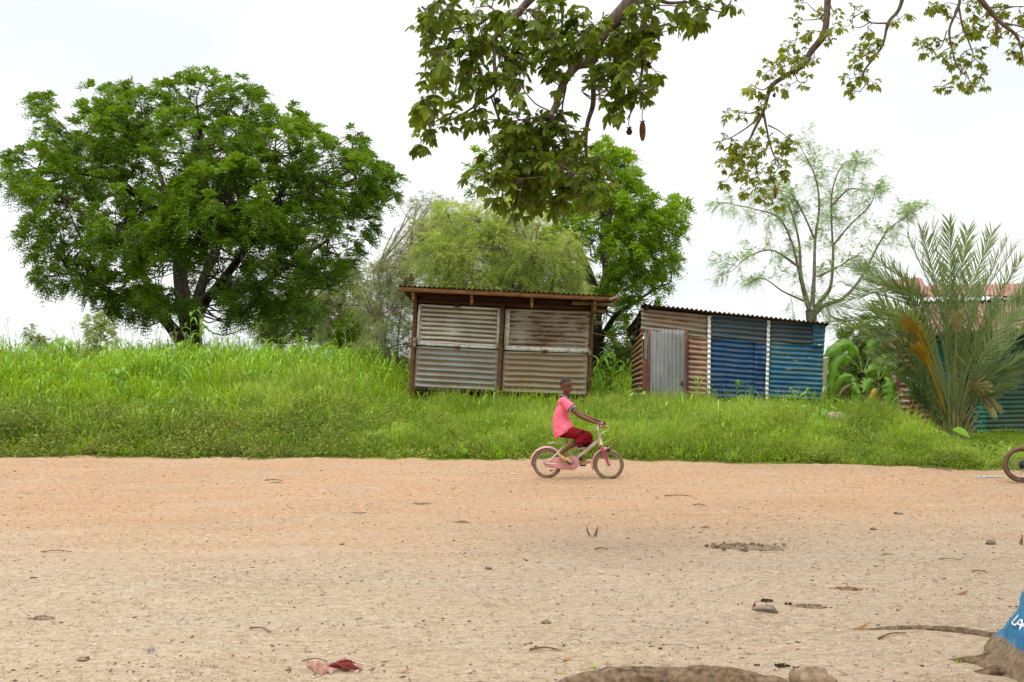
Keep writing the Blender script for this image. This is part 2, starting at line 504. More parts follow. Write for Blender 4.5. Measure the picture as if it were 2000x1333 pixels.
def grass_mass():
    # 1 fine blades everywhere
    g = Geo()
    for n, emax, pw in ((150000, 5.2, 1.2), (90000, 13.0, 0.9)):
        x, y = scatter(n, -14.5, 11.5, emax, pw)
        h = htop(x, y); k = len(x)
        z = terrain(x, y)+h*rng.random(k)**1.3*0.62
        az = rng.uniform(0, 2*math.pi, k); lean = rng.uniform(0.05, 0.9, k)
        d = np.stack([np.cos(az)*lean, np.sin(az)*lean, np.ones(k)], 1)
        L = np.clip(h*rng.uniform(0.4, 0.85, k), 0.07, 0.7)
        a2 = az+math.pi/2+rng.normal(0, .5, k)
        side = np.stack([np.cos(a2), np.sin(a2), rng.normal(0, .2, k)], 1)
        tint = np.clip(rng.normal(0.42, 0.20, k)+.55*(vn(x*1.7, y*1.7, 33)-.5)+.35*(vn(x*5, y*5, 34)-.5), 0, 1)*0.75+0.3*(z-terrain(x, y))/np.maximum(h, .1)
        W = rng.uniform(0.007, 0.022, k)*(1+0.25*(y-16)/8)*(0.65+0.6*(1-sstep(-3, 0, x)))
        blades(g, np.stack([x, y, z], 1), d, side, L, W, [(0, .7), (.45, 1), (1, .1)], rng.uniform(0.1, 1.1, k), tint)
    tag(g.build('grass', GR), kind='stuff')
    # 2 pale seeding grass in front of the sheds: thin stems with feathery heads
    g = Geo(); k = 85000
    x, y = scatter(k, -5.5, 9.0, 4.2, 0.9, 0.15); k = len(x)
    h = htop(x, y)*rng.uniform(0.6, 1.2, k)*(.8+.45*vn(x*2.2, y*2.2, 77)); z = terrain(x, y)
    keep = (rng.random(k) < 1-0.8*sstep(6.8, 8.0, x)); x, y, h, z = x[keep], y[keep], h[keep], z[keep]; k = len(x)
    az = rng.uniform(0, 2*math.pi, k); lean = rng.uniform(0.05, 0.75, k)
    d = nrm(np.stack([np.cos(az)*lean, np.sin(az)*lean, np.ones(k)], 1))
    b = np.stack([x, y, z+h*0.3], 1)
    side = np.stack([-np.sin(az), np.cos(az), 0*az], 1)
    L = h*0.65
    pt = .7*(vn(x*1.5, y*1.5, 35)-.5)+.4*(vn(x*4, y*4, 36)-.5)
    blades(g, b, d, side, L, 0.007, [(0, 1), (.35, 1), (.7, .8), (1, .6)], .35, np.clip(rng.uniform(.1, .8, k)+pt, 0, 1))
    tip = b+d*L[:, None]; tip[:, 2] -= 0.35*L
    rep = 4
    tb = np.repeat(tip, rep, 0)-np.repeat(d, rep, 0)*rng.uniform(0, 0.16, k*rep)[:, None]
    dd = nrm(np.repeat(d, rep, 0)*0.9+runit(k*rep)*0.9)
    blades(g, tb, dd, runit(k*rep), rng.uniform(.04, .12, k*rep), rng.uniform(.004, .009, k*rep), [(0, .6), (.5, 1), (1, .3)], 0.3, np.clip(rng.uniform(.35, 1, k*rep)+np.repeat(pt, rep), 0, 1))
    tag(g.build('seeding_grass', GR_FINE), kind='stuff')
    # 3 broad arching blades in the tall grass to the left
    g = Geo(); k = 30000
    x, y = scatter(k, -14.5, 8.5, 12.5, 0.95, 0.5); k = len(x)
    keep = rng.random(k) < 1-0.78*sstep(-3.2, -1.4, x); x, y = x[keep], y[keep]
    clump = vn(x*1.6, y*1.6, 31) > 0.34; x, y = x[clump], y[clump]; k = len(x)
    h = htop(x, y); z = terrain(x, y)+h*rng.uniform(0.35, 0.8, k)
    az = rng.uniform(0, 2*math.pi, k); lean = rng.uniform(0.25, 0.8, k)
    d = np.stack([np.cos(az)*lean, np.sin(az)*lean, np.ones(k)], 1)
    L = rng.uniform(0.25, 0.62, k)*np.where(rng.random(k) < .12, 1.6, 1)*np.clip(h, .35, 1)
    side = np.stack([-np.sin(az), np.cos(az), rng.normal(0, .15, k)], 1)
    blades(g, np.stack([x, y, z], 1), d, side, L, rng.uniform(.016, .042, k), [(0, .5), (.25, 1), (.5, 1), (.75, .7), (1, .05)], rng.uniform(.5, 1.25, k), np.clip(rng.normal(.55, .25, k), 0, 1), fold=0.15)
    tag(g.build('tall_wild_grass', GR_WIDE), kind='stuff')
    # 3b separate tussocks with long arching blades, some of them dry, in front of the sheds
    for nm, mt, nt, nb, seed_ in (('tussock_grass', GR_WIDE, 330, 46, 1), ('dry_grass_stalks', SEED, 150, 9, 2)):
        g = Geo()
        tx = rng.uniform(-10.5, 9.5, nt); te = .05+4.0*rng.random(nt)**1.1
        keep = (tx < 6.6) | (rng.random(nt) < .25); tx, te = tx[keep], te[keep]; nt = len(tx)
        ty = edge(tx)+te; ok = ~inside(tx, ty); tx, ty, te = tx[ok], ty[ok], te[ok]; nt = len(tx)
        th = np.clip(htop(tx, ty), .22, .9)*rng.uniform(.8, 1.45, nt)*(1-.5*sstep(6.0, 7.5, tx)); tr = rng.uniform(.03, .10, nt)
        i = np.repeat(np.arange(nt), nb); k = len(i)
        az = rng.uniform(0, 2*math.pi, k); lean = rng.uniform(.1, .75, k)
        r0 = tr[i]*rng.random(k)
        b = np.stack([tx[i]+np.cos(az)*r0, ty[i]+np.sin(az)*r0, terrain(tx, ty)[i]+.25*th[i]*rng.random(k)], 1)
        d = np.stack([np.cos(az)*lean, np.sin(az)*lean, np.ones(k)], 1)
        L = th[i]*rng.uniform(.55, 1.15, k)
        w = rng.uniform(.008, .017, k) if seed_ == 1 else rng.uniform(.004, .007, k)
        blades(g, b, d, np.stack([-np.sin(az), np.cos(az), 0*az], 1), L, w, [(0, .6), (.25, 1), (.5, .9), (.75, .6), (1, .05)], rng.uniform(.2, .9, k)*(1 if seed_ == 1 else .4), np.clip(rng.uniform(.15, .7, nt)[i]+rng.normal(0, .12, k), 0, 1))
        tag(g.build(nm, mt), kind='stuff')
    # 4 low leafy weeds along the edge of the dirt
    g = Geo(); nc = 900
    cx = rng.uniform(-11.5, 9.8, nc); ce = -0.10+2.3*rng.random(nc)**1.9
    keep = rng.random(nc) < 1-sstep(-4, -1, cx)*(.45+.5*(ce > .45)); cx, ce = cx[keep], ce[keep]; nc = len(cx)
    cy = edge(cx)+ce; cr_ = rng.uniform(.10, .30, nc)*(1+.5*(cx < -2))*np.interp(ce, [-.1, .15, .8], [.45, .8, 1.1])
    per = (70*(cr_/.2)**2).astype(int); ci = np.repeat(np.arange(nc), per); k = len(ci)
    dd = runit(k); dd[:, 2] = np.abs(dd[:, 2])
    rr_ = cr_[ci]*(.35+.65*rng.random(k)**.5)
    x = cx[ci]+dd[:, 0]*rr_*1.25; y = cy[ci]+dd[:, 1]*rr_
    base_h = np.interp(ce, [-.1, .3, 1.2, 2.2], [0, .04, .30, .50])*(1+.2*(cx < -2))
    low = (1-.8*sstep(6.3, 7.6, cx))[ci]; rr_ = rr_*(.4+.6*low)
    z = terrain(x, y)+base_h[ci]*low*rng.random(k)**.6+dd[:, 2]*rr_*1.15
    ct = rng.uniform(-.25, .25, nc)[ci]
    d = nrm(dd*.8+runit(k)*.8+np.array([0, 0, 0.3])); 
    blades(g, np.stack([x, y, z], 1), d, np.cross(d, runit(k)), rng.uniform(.03, .075, k), rng.uniform(.014, .034, k), [(0, .3), (.4, 1), (1, .15)], .2, np.clip(rng.normal(.40, .2, k)+ct+.25*dd[:, 2], 0, 1))
    tag(g.build('low_weeds', WEED), kind='stuff')
    # 5 ragged runners spilling over the edge on to the sand
    g = Geo(); k = 16000
    x = rng.uniform(-9.5, 9.5, k); y = edge(x)-0.18*rng.random(k)**2*(0.3+1.2*vn(x*1.1, 0*x, 51))+0.05
    az = rng.uniform(0, 2*math.pi, k)
    d = np.stack([np.cos(az), np.sin(az), rng.uniform(.1, .9, k)], 1)
    blades(g, np.stack([x, y, ground_z(x, y)], 1), d, np.stack([-np.sin(az), np.cos(az), 0*az], 1), rng.uniform(.03, .11, k), rng.uniform(.005, .013, k), [(0, .7), (.5, 1), (1, .1)], .4, np.clip(rng.normal(.35, .25, k), 0, 1))
    tag(g.build('creeping_grass', GR), kind='stuff')
    # 6 tall seed heads standing against the sky on the far left
    g = Geo()
    k = 190
    x = rng.uniform(-12.5, -1.8, k); y = edge(x)+rng.uniform(3.5, 10.0, k)
    sel = rng.random(k) < (0.3+0.7*sstep(-3, -8, x)); x, y = x[sel], y[sel]; k = len(x)
    h = htop(x, y)+rng.uniform(.05, .45, k); z0 = terrain(x, y)
    lean = rng.normal(0, .10, (k, 2))
    t = np.linspace(0, 1, 5)[None, :, None]
    top = np.stack([x+lean[:, 0]*h, y+lean[:, 1]*h, z0+h], 1); bot = np.stack([x, y, z0], 1)
    pts = bot[:, None]+(top-bot)[:, None]*t; pts[:, :, :2] += (lean[:, None]*0.5*(t**2))
    tubes(g, pts, np.broadcast_to(np.linspace(.006, .003, 5), (k, 5)), 4, .4)
    for rep, ln in ((11, .24),):
        tb = np.repeat(top, rep, 0)-np.repeat(nrm(top-bot), rep, 0)*rng.uniform(0, .14, k*rep)[:, None]
        az = rng.uniform(0, 2*math.pi, k*rep)
        d = np.stack([np.cos(az)*1.0, np.sin(az)*1.0, np.ones(k*rep)], 1)
        blades(g, tb, d, np.stack([-np.sin(az), np.cos(az), 0*az], 1), rng.uniform(.08, ln, k*rep), .007, [(0, .7), (.5, 1), (1, .4)], .35, rng.uniform(.3, 1, k*rep))
    tag(g.build('grass_seed_heads', SEED), kind='stuff')
grass_mass()

# loose grit and leaf crumbs scattered over the dirt
def gravel():
    g = Geo(); k = 38000
    y = 4.4+10.6*rng.random(k)**1.5
    x = rng.uniform(-1, 1, k)*(y*0.56+0.6)
    ok = y < edge(x)-0.05
    x, y = x[ok], y[ok]; k = len(x)
    cl = vn(x*1.2, y*2.0, 61); keep = rng.random(k) < 0.25+cl*0.9; x, y = x[keep], y[keep]; k = len(x)
    s = np.minimum(0.0022+rng.exponential(0.0019, k), .013)*(0.8+y*0.03)
    base = np.array([[1, 0, 0], [0, 1, 0], [-1, 0, 0], [0, -1, 0], [0.1, 0.1, .7], [0, 0, -.6]], float)
    q = base[None]*(1+rng.normal(0, .25, (k, 6, 3)))
    a = rng.uniform(0, 6.28, k); ca, sa = np.cos(a), np.sin(a)
    q[..., 0] *= 1.4
    xx = q[..., 0]*ca[:, None]-q[..., 1]*sa[:, None]; yy = q[..., 0]*sa[:, None]+q[..., 1]*ca[:, None]
    V = np.stack([x[:, None]+xx*s[:, None], y[:, None]+yy*s[:, None], ground_z(x, y)[:, None]+q[..., 2]*s[:, None]*.8+s[:, None]*.15], -1)
    f = np.array([[0, 1, 4], [1, 2, 4], [2, 3, 4], [3, 0, 4], [1, 0, 5], [2, 1, 5], [3, 2, 5], [0, 3, 5]])
    Fc = (f[None]+np.arange(k)[:, None, None]*6).reshape(-1, 3)
    T = np.repeat(np.where(rng.random(k) < .5, rng.uniform(0, .35, k), rng.uniform(.5, 1, k)), 6)
    g.add(V.reshape(-1, 3), Fc, T)
    m = NT('grit')
    c = m.ramp(m.tint, [(0.0, (0.07, 0.04, 0.025)), (0.3, (0.20, 0.12, 0.07)), (0.6, (0.38, 0.29, 0.2)), (1.0, (0.62, 0.55, 0.44))])
    tag(g.build('gravel', m.end(m.bsdf(c, .9))), kind='stuff')
    g = Geo(); k = 1500
    y = 4.5+10*rng.random(k)**1.2; x = rng.uniform(-1, 1, k)*(y*.56+.5)
    ok = y < edge(x)-.05; x, y = x[ok], y[ok]; k = len(x)
    az = rng.uniform(0, 6.28, k)
    d = np.stack([np.cos(az), np.sin(az), rng.uniform(-.05, .25, k)], 1)
    blades(g, np.stack([x, y, ground_z(x, y)+.006], 1), d, np.stack([-np.sin(az), np.cos(az), rng.normal(0, .4, k)], 1), rng.uniform(.015, .05, k), rng.uniform(.004, .012, k), [(0, .4), (.4, 1), (1, .2)], .1, rng.random(k))
    tag(g.build('leaf_litter', mat_leaf('dry_leaf_crumbs', (0.06, 0.03, 0.015), (0.28, 0.17, 0.07), trans=.1, rough=.8)), kind='stuff')
gravel()
# ================================================================== SHEDS
def sheet(g, TL, TR, BL, BR, n, amp=0.012, along='u', flat=0.0, th=0.003, nu=14, seg=6, jitter=0.0, dent=0.004, seed=0):
    """corrugated iron between four corners; ridges run along u (left-right) or v (top-bottom)"""
    TL, TR, BL, BR = [np.asarray(p, float) for p in (TL, TR, BL, BR)]
    if along == 'u': us = np.linspace(0, 1, nu); vs = np.linspace(0, 1, int(n*seg)+1)
    else: us = np.linspace(0, 1, int(n*seg)+1); vs = np.linspace(0, 1, nu)
    if flat:
        k = np.array([0, flat*.5, flat, flat*1.6, 1-flat*1.6, 1-flat, 1-flat*.5, 1])
        if along == 'u': us = np.unique(np.concatenate([us[(us > flat*1.7) & (us < 1-flat*1.7)], k]))
        else: vs = np.unique(np.concatenate([vs[(vs > flat*1.7) & (vs < 1-flat*1.7)], k]))
    U, V_ = np.meshgrid(us, vs)
    Pt = (TL*(1-U[..., None])*(1-V_[..., None])+TR*U[..., None]*(1-V_[..., None])+BL*(1-U[..., None])*V_[..., None]+BR*U[..., None]*V_[..., None])
    nn = nrm(np.cross(BL-TL, TR-TL))
    ph = (V_ if along == 'u' else U)*n*2*math.pi+.9*(vn(U*3+seed*3, V_*3+seed, seed+2)-.5)
    s = np.sin(ph)
    a = np.full(U.shape, 1.0)
    if flat:
        q = U if along == 'u' else V_
        a = np.minimum(sstep(flat*.5, flat*1.6, q), sstep(flat*.5, flat*1.6, 1-q))*0.92+0.08
    d = s*a*amp+dent*(vn(U*5+seed, V_*4+seed*2, seed)-.5)*2
    A = Pt+nn*d[..., None]
    B = A-nn*th
    h, w = U.shape
    T = 0.5+0.5*s*a
    i = (np.arange(h-1)[:, None]*w+np.arange(w-1)[None]).ravel()
    f1 = np.stack([i, i+w, i+w+1, i+1], 1); N = h*w
    f2 = np.stack([i+N, i+1+N, i+w+1+N, i+w+N], 1)
    rim = []
    for j in range(w-1): rim += [[j, j+1, j+1+N, j+N], [(h-1)*w+j+N, (h-1)*w+j+1+N, (h-1)*w+j+1, (h-1)*w+j]]
    for j in range(h-1): rim += [[j*w+N, (j+1)*w+N, (j+1)*w, j*w], [j*w+w-1, (j+1)*w+w-1, (j+1)*w+w-1+N, j*w+w-1+N]]
    g.add(np.concatenate([A.reshape(-1, 3), B.reshape(-1, 3)]), np.concatenate([f1, f2, np.array(rim)]), np.concatenate([T.ravel(), T.ravel()]))

WOOD = mat_mix('weathered_brown_timber', (0.075, 0.033, 0.015), (0.19, 0.085, 0.038), 5, 0.85, (1, 8, 8), bump=.5)
WOOD_RED = mat_mix('red_brown_fascia', (0.115, 0.048, 0.018), (0.28, 0.135, 0.052), 4, 0.85, (1, 6, 6), bump=.4)
WOOD_DK = mat_mix('dark_lintel_board', (0.040, 0.016, 0.009), (0.090, 0.034, 0.018), 3, 0.85, (1, 7, 7), bump=.4)
WOOD_PALE = mat_mix('grey_brown_cut_timber', (0.20, 0.12, 0.075), (0.34, 0.23, 0.15), 6, 0.85, (1, 5, 5))
DARK = mat_mix('near_black', (0.010, 0.008, 0.006), (0.03, 0.022, 0.015), 3, 0.95)
RUSTY = mat_mix('rusted_iron', (0.08, 0.03, 0.018), (0.20, 0.075, 0.035), 6, 0.85)
S_WHITE = mat_sheet('pale_galvanised_sheet', (0.74, 0.72, 0.64), (0.58, 0.57, 0.50), (0.20, 0.16, 0.10), 0.34, -0.62, (.4, 3, 3), rust2=(0.13, 0.06, 0.035), metallic=.1, soft=.06)  # olive-brown in the troughs paints shade under the ridges, beside real rust lines
S_RUST = mat_sheet('flaking_rusty_sheet', (0.46, 0.41, 0.34), (0.32, 0.28, 0.22), (0.19, 0.08, 0.045), 0.44, -0.16, (0.8, 7, 7), metallic=.1, rough=.75, soft=.03)
S_GREY = mat_sheet('blue_grey_galvanised_sheet', (0.34, 0.37, 0.36), (0.27, 0.285, 0.27), (0.38, 0.26, 0.16), 0.42, -0.34, (.5, 3, 3), rust2=(0.19, 0.115, 0.065), metallic=.2, soft=.18)
S_TAN = mat_sheet('tan_stained_sheet', (0.34, 0.30, 0.22), (0.28, 0.255, 0.19), (0.40, 0.27, 0.15), 0.46, -0.34, (.5, 3, 3), rust2=(0.20, 0.12, 0.06), metallic=.1, soft=.18)
S_ROOF = mat_sheet('dark_roof_sheet', (0.09, 0.075, 0.06), (0.05, 0.045, 0.04), (0.09, 0.035, 0.02), 0.7, -0.1, metallic=.1)
S_BLUE = mat_sheet('deep_blue_painted_sheet', (0.010, 0.052, 0.145), (0.018, 0.085, 0.20), (0.16, 0.13, 0.11), 0.20, 0.25, (.7, 5, 5), rust2=(0.07, 0.06, 0.06), metallic=0, rough=.5)
S_TEAL = mat_sheet('faded_turquoise_painted_sheet', (0.015, 0.12, 0.25), (0.03, 0.19, 0.27), (0.20, 0.20, 0.15), 0.34, 0.28, (.7, 5, 5), rust2=(0.07, 0.13, 0.14), chips=(0.42, 0.38, 0.30), metallic=0, rough=.5)
S_BTOP = mat_sheet('brown_weathered_blue_sheet', (0.020, 0.055, 0.10), (0.03, 0.08, 0.13), (0.13, 0.115, 0.10), 0.38, 0.40, (.6, 3, 5), rust2=(0.10, 0.085, 0.075), metallic=0)
S_PINK = mat_sheet('rusty_pink_painted_sheet', (0.46, 0.25, 0.17), (0.36, 0.24, 0.17), (0.19, 0.08, 0.045), 0.30, -0.30, (.6, 4, 4), metallic=0, rough=.75)
S_OLIVE = mat_sheet('olive_and_pink_weathered_sheet', (0.26, 0.25, 0.18), (0.34, 0.19, 0.14), (0.12, 0.075, 0.05), 0.30, -0.34, (.5, 4, 4), metallic=0, rough=.75)
S_ORANGE = mat_sheet('orange_rusted_sheet', (0.58, 0.34, 0.16), (0.68, 0.46, 0.25), (0.24, 0.11, 0.05), 0.40, -0.45, (4, 4, 4), metallic=0, rough=.8)
S_DOOR = mat_sheet('grey_zinc_sheet', (0.33, 0.34, 0.34), (0.25, 0.25, 0.25), (0.22, 0.15, 0.12), 0.20, -0.2, (5, 5, .8), metallic=.3)
S_GREEN = mat_sheet('dark_green_painted_sheet', (0.008, 0.085, 0.050), (0.012, 0.13, 0.080), (0.11, 0.10, 0.065), 0.45, 0.32, (.5, 5, 5), rust2=(0.05, 0.065, 0.04), metallic=0, rough=.55)
S_TGREEN = mat_sheet('bright_sea_green_sheet', (0.015, 0.20, 0.14), (0.02, 0.15, 0.12), (0.10, 0.15, 0.10), 0.25, 0.3, (.5, 5, 5), metallic=0, rough=.55)
S_WRUST = mat_sheet('white_and_rust_sheet', (0.48, 0.44, 0.38), (0.36, 0.33, 0.28), (0.24, 0.08, 0.035), 0.62, -0.3, (3, 3, 4), metallic=0, rough=.8)
S_BRICK = mat_sheet('red_brown_rusted_sheet', (0.22, 0.09, 0.055), (0.15, 0.06, 0.045), (0.10, 0.045, 0.03), 0.5, -0.3, (1, 4, 4), metallic=0, rough=.85)
S_ROOFPINK = mat_sheet('faded_pink_roof_sheet', (0.44, 0.205, 0.165), (0.36, 0.15, 0.12), (0.22, 0.11, 0.08), 0.42, -0.1, (2, 2, 2), metallic=0, rough=.7)
S_ROOFBRN = mat_sheet('dusty_pink_brown_roof_sheet', (0.42, 0.24, 0.18), (0.30, 0.20, 0.15), (0.17, 0.11, 0.08), 0.55, -0.1, (2, 2, 2), metallic=0, rough=.8)
WHITE_PAINT = mat_mix('chalky_white_paint', (0.60, 0.60, 0.56), (0.78, 0.78, 0.75), 7, .7, (1, 1, 2), lo=.3, hi=.5)

RIMW = mat_mix('battered_white_rim', (0.36, 0.34, 0.29), (0.66, 0.64, 0.58), 14, .6, (1, 1, 1), bump=.5, lo=.35, hi=.55)
def part(name, mat, parent, fn, smooth=False):
    g = Geo(); fn(g); o = g.build(name, mat, smooth=smooth); hold(o, parent); return o

# ---------------- kiosk
def kiosk():
    D = 20.0
    k = empty('market_kiosk', P(978, 852, D)*[1, 1, 0], 'shuttered corrugated iron kiosk with four metal panels and brown timber frame on posts', 'kiosk')
    p = lambda x, y, d=D: P(x, y, d)
    def q(name, mat, a, b, c, d, n, lab, seed, dd=D):
        o = part(name, mat, k, lambda g: sheet(g, p(*a, dd), p(*b, dd), p(*c, dd), p(*d, dd), n, 0.027, 'u', 0.045, nu=20, seg=8, seed=seed, dent=.014), True)
        o['label'] = lab; return o
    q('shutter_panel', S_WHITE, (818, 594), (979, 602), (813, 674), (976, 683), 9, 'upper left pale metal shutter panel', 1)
    q('shutter_panel', S_RUST, (987, 603), (1154, 609), (983, 684), (1150, 689), 9, 'upper right rust streaked shutter panel', 2)
    q('shutter_panel', S_GREY, (813, 676), (975, 685), (807, 756), (971, 764), 7.5, 'lower left blue grey shutter panel', 3, D-.02)
    q('shutter_panel', S_TAN, (983, 686), (1150, 691), (979, 766), (1146, 772), 7.5, 'lower right tan stained shutter panel', 4, D-.02)
    def rim(a, b, w, lab=None):
        part('panel_rim', RIMW, k, lambda g: beam(g, p(*a, D-.045), p(*b, D-.045), w, .012, (0, 1, 0), wob=.003))
    rim((815, 671.5), (975, 680), .055); rim((820, 597), (815, 670), .05); rim((975, 604), (972, 679), .06); rim((986, 680), (1150, 686.5), .085); rim((992, 606), (989, 675), .10)
    def post(x0, y0, x1, y1, w=.09, dd=D-.04, m=WOOD):
        part('post', m, k, lambda g: beam(g, p(x0, y0, dd), P(x1, y1, dd)*[1, 1, 0]+[0, 0, 0], w, .09, (0, 1, 0), wob=.003))
    def postz(x0, y0, x1, y1, w, dd):
        a = p(x0, y0, dd); b = p(x1, y1, dd); d = (b-a)/(a[2]-b[2]); e = b+d*(b[2]+.15)
        part('post', WOOD, k, lambda g: beam(g, a, e, w, .08, (0, 1, 0), wob=.003))
    postz(812, 580, 803, 768, .085, D-.03)
    postz(982, 596, 974, 768, .075, D-.07)
    postz(1159, 590, 1150, 776, .06, D-.03)
    postz(822, 600, 812, 768, .07, D+2.0)
    postz(1152, 610, 1142, 776, .07, D+2.0)
    part('lintel_board', WOOD_DK, k, lambda g: (beam(g, p(815, 581, D+.02), p(1158, 598, D+.02), .04, .22), beam(g, p(817, 588, D-.03), p(1154, 602, D-.03), .03, .07)))
    part('side_wall', S_ROOF, k, lambda g: sheet(g, p(813, 582, D+.05), p(822, 590, D+2), p(803, 762, D+.05), p(812, 757, D+2), 18, .012, 'u'), True)
    part('side_wall', S_ROOF, k, lambda g: sheet(g, p(1157, 600, D+.05), p(1150, 605, D+2), p(1149, 772, D+.05), p(1141, 764, D+2), 18, .012, 'u'), True)
    part('back_wall', S_ROOF, k, lambda g: sheet(g, p(822, 590, D+2.05), p(1151, 603, D+2.05), p(812, 757, D+2.05), p(1141, 764, D+2.05), 20, .012, 'u'), True)
    part('floor_deck', WOOD_DK, k, lambda g: [beam(g, p(806, 758.5, D+.05+i*.2), p(1149, 773.5, D+.05+i*.2), .19, .04) for i in range(10)])
    part('underfloor_shade_block', DARK, k, lambda g: box(g, (P(978, 700, D)[0]-.05, D+1.1, .45), (3.3, 1.7, .94)))  # near-black block added to stand in for shade in the open space below
    # roof
    fl = np.array([-2.195, 19.25, 2.985]); fr = np.array([2.03, 19.25, 2.775]); bl = np.array([-2.2, 22.35, 2.76]); br = np.array([2.03, 22.35, 2.55])
    part('roof', S_ROOF, k, lambda g: sheet(g, bl, br, fl, fr, 44, .016, 'v', nu=10, seg=5), True)
    part('fascia_board', WOOD_RED, k, lambda g: beam(g, fl+[-.0, .05, -.075], fr+[.05, .05, -.065], .035, .085, wob=.002))
    for i, (x, y) in enumerate(((806, 573), (921, 579), (1039, 585), (1162, 592))):
        a = p(x, y, 19.32)
        b = a+np.array([0, 2.9, -.20])
        part('rafter', WOOD_RED, k, lambda g: (beam(g, a, b, .05, .09), beam(g, a+[0, .05, -.03], a+[0, .05, -.17], .045, .05, (0, 1, 0))))
    for dd, y, x in ((19.9, 596, 1197), (20.7, 609, 1183), (21.5, 632, 1178)):
        e = P(x, y, dd); s = np.array([1.2, dd, e[2]+.04])
        o = part('purlin', WOOD_PALE, k, lambda g: beam(g, s, e, .05, .07, wob=.003))
    part('purlin', WOOD_PALE, k, lambda g: beam(g, fr+[-.15, .01, -.075], P(1207, 580, 19.22), .05, .055))
    for (x, y) in ((894, 679), (1064, 687), (893, 598), (980, 682)):
        part('latch', RUSTY, k, lambda g: (box(g, p(x, y, D-.055), (.10, .02, .065)), box(g, p(x, y, D-.07), (.02, .02, .05)), box(g, p(x+2, y+1, D-.075), (.012, .02, .03))))
    for (x, y) in ((810, 664), (810, 674), (1152, 690), (1161, 605)):
        part('wooden_block', WOOD_PALE if x < 1160 else WOOD_RED, k, lambda g: beam(g, p(x, y-4, D-.10), p(x-.3, y+5, D-.10), .055 if x < 1160 else .13, .05, (0, 1, 0)))
    # cable at the right post
    part('cable', WOOD_PALE, k, lambda g: tube1(g, [p(1160, 633, D-.1), p(1157, 645, D-.13), p(1162, 652, D-.12), p(1200, 660, D), p(1237, 678, D+.3)], .007, n=20, sides=5))
kiosk()

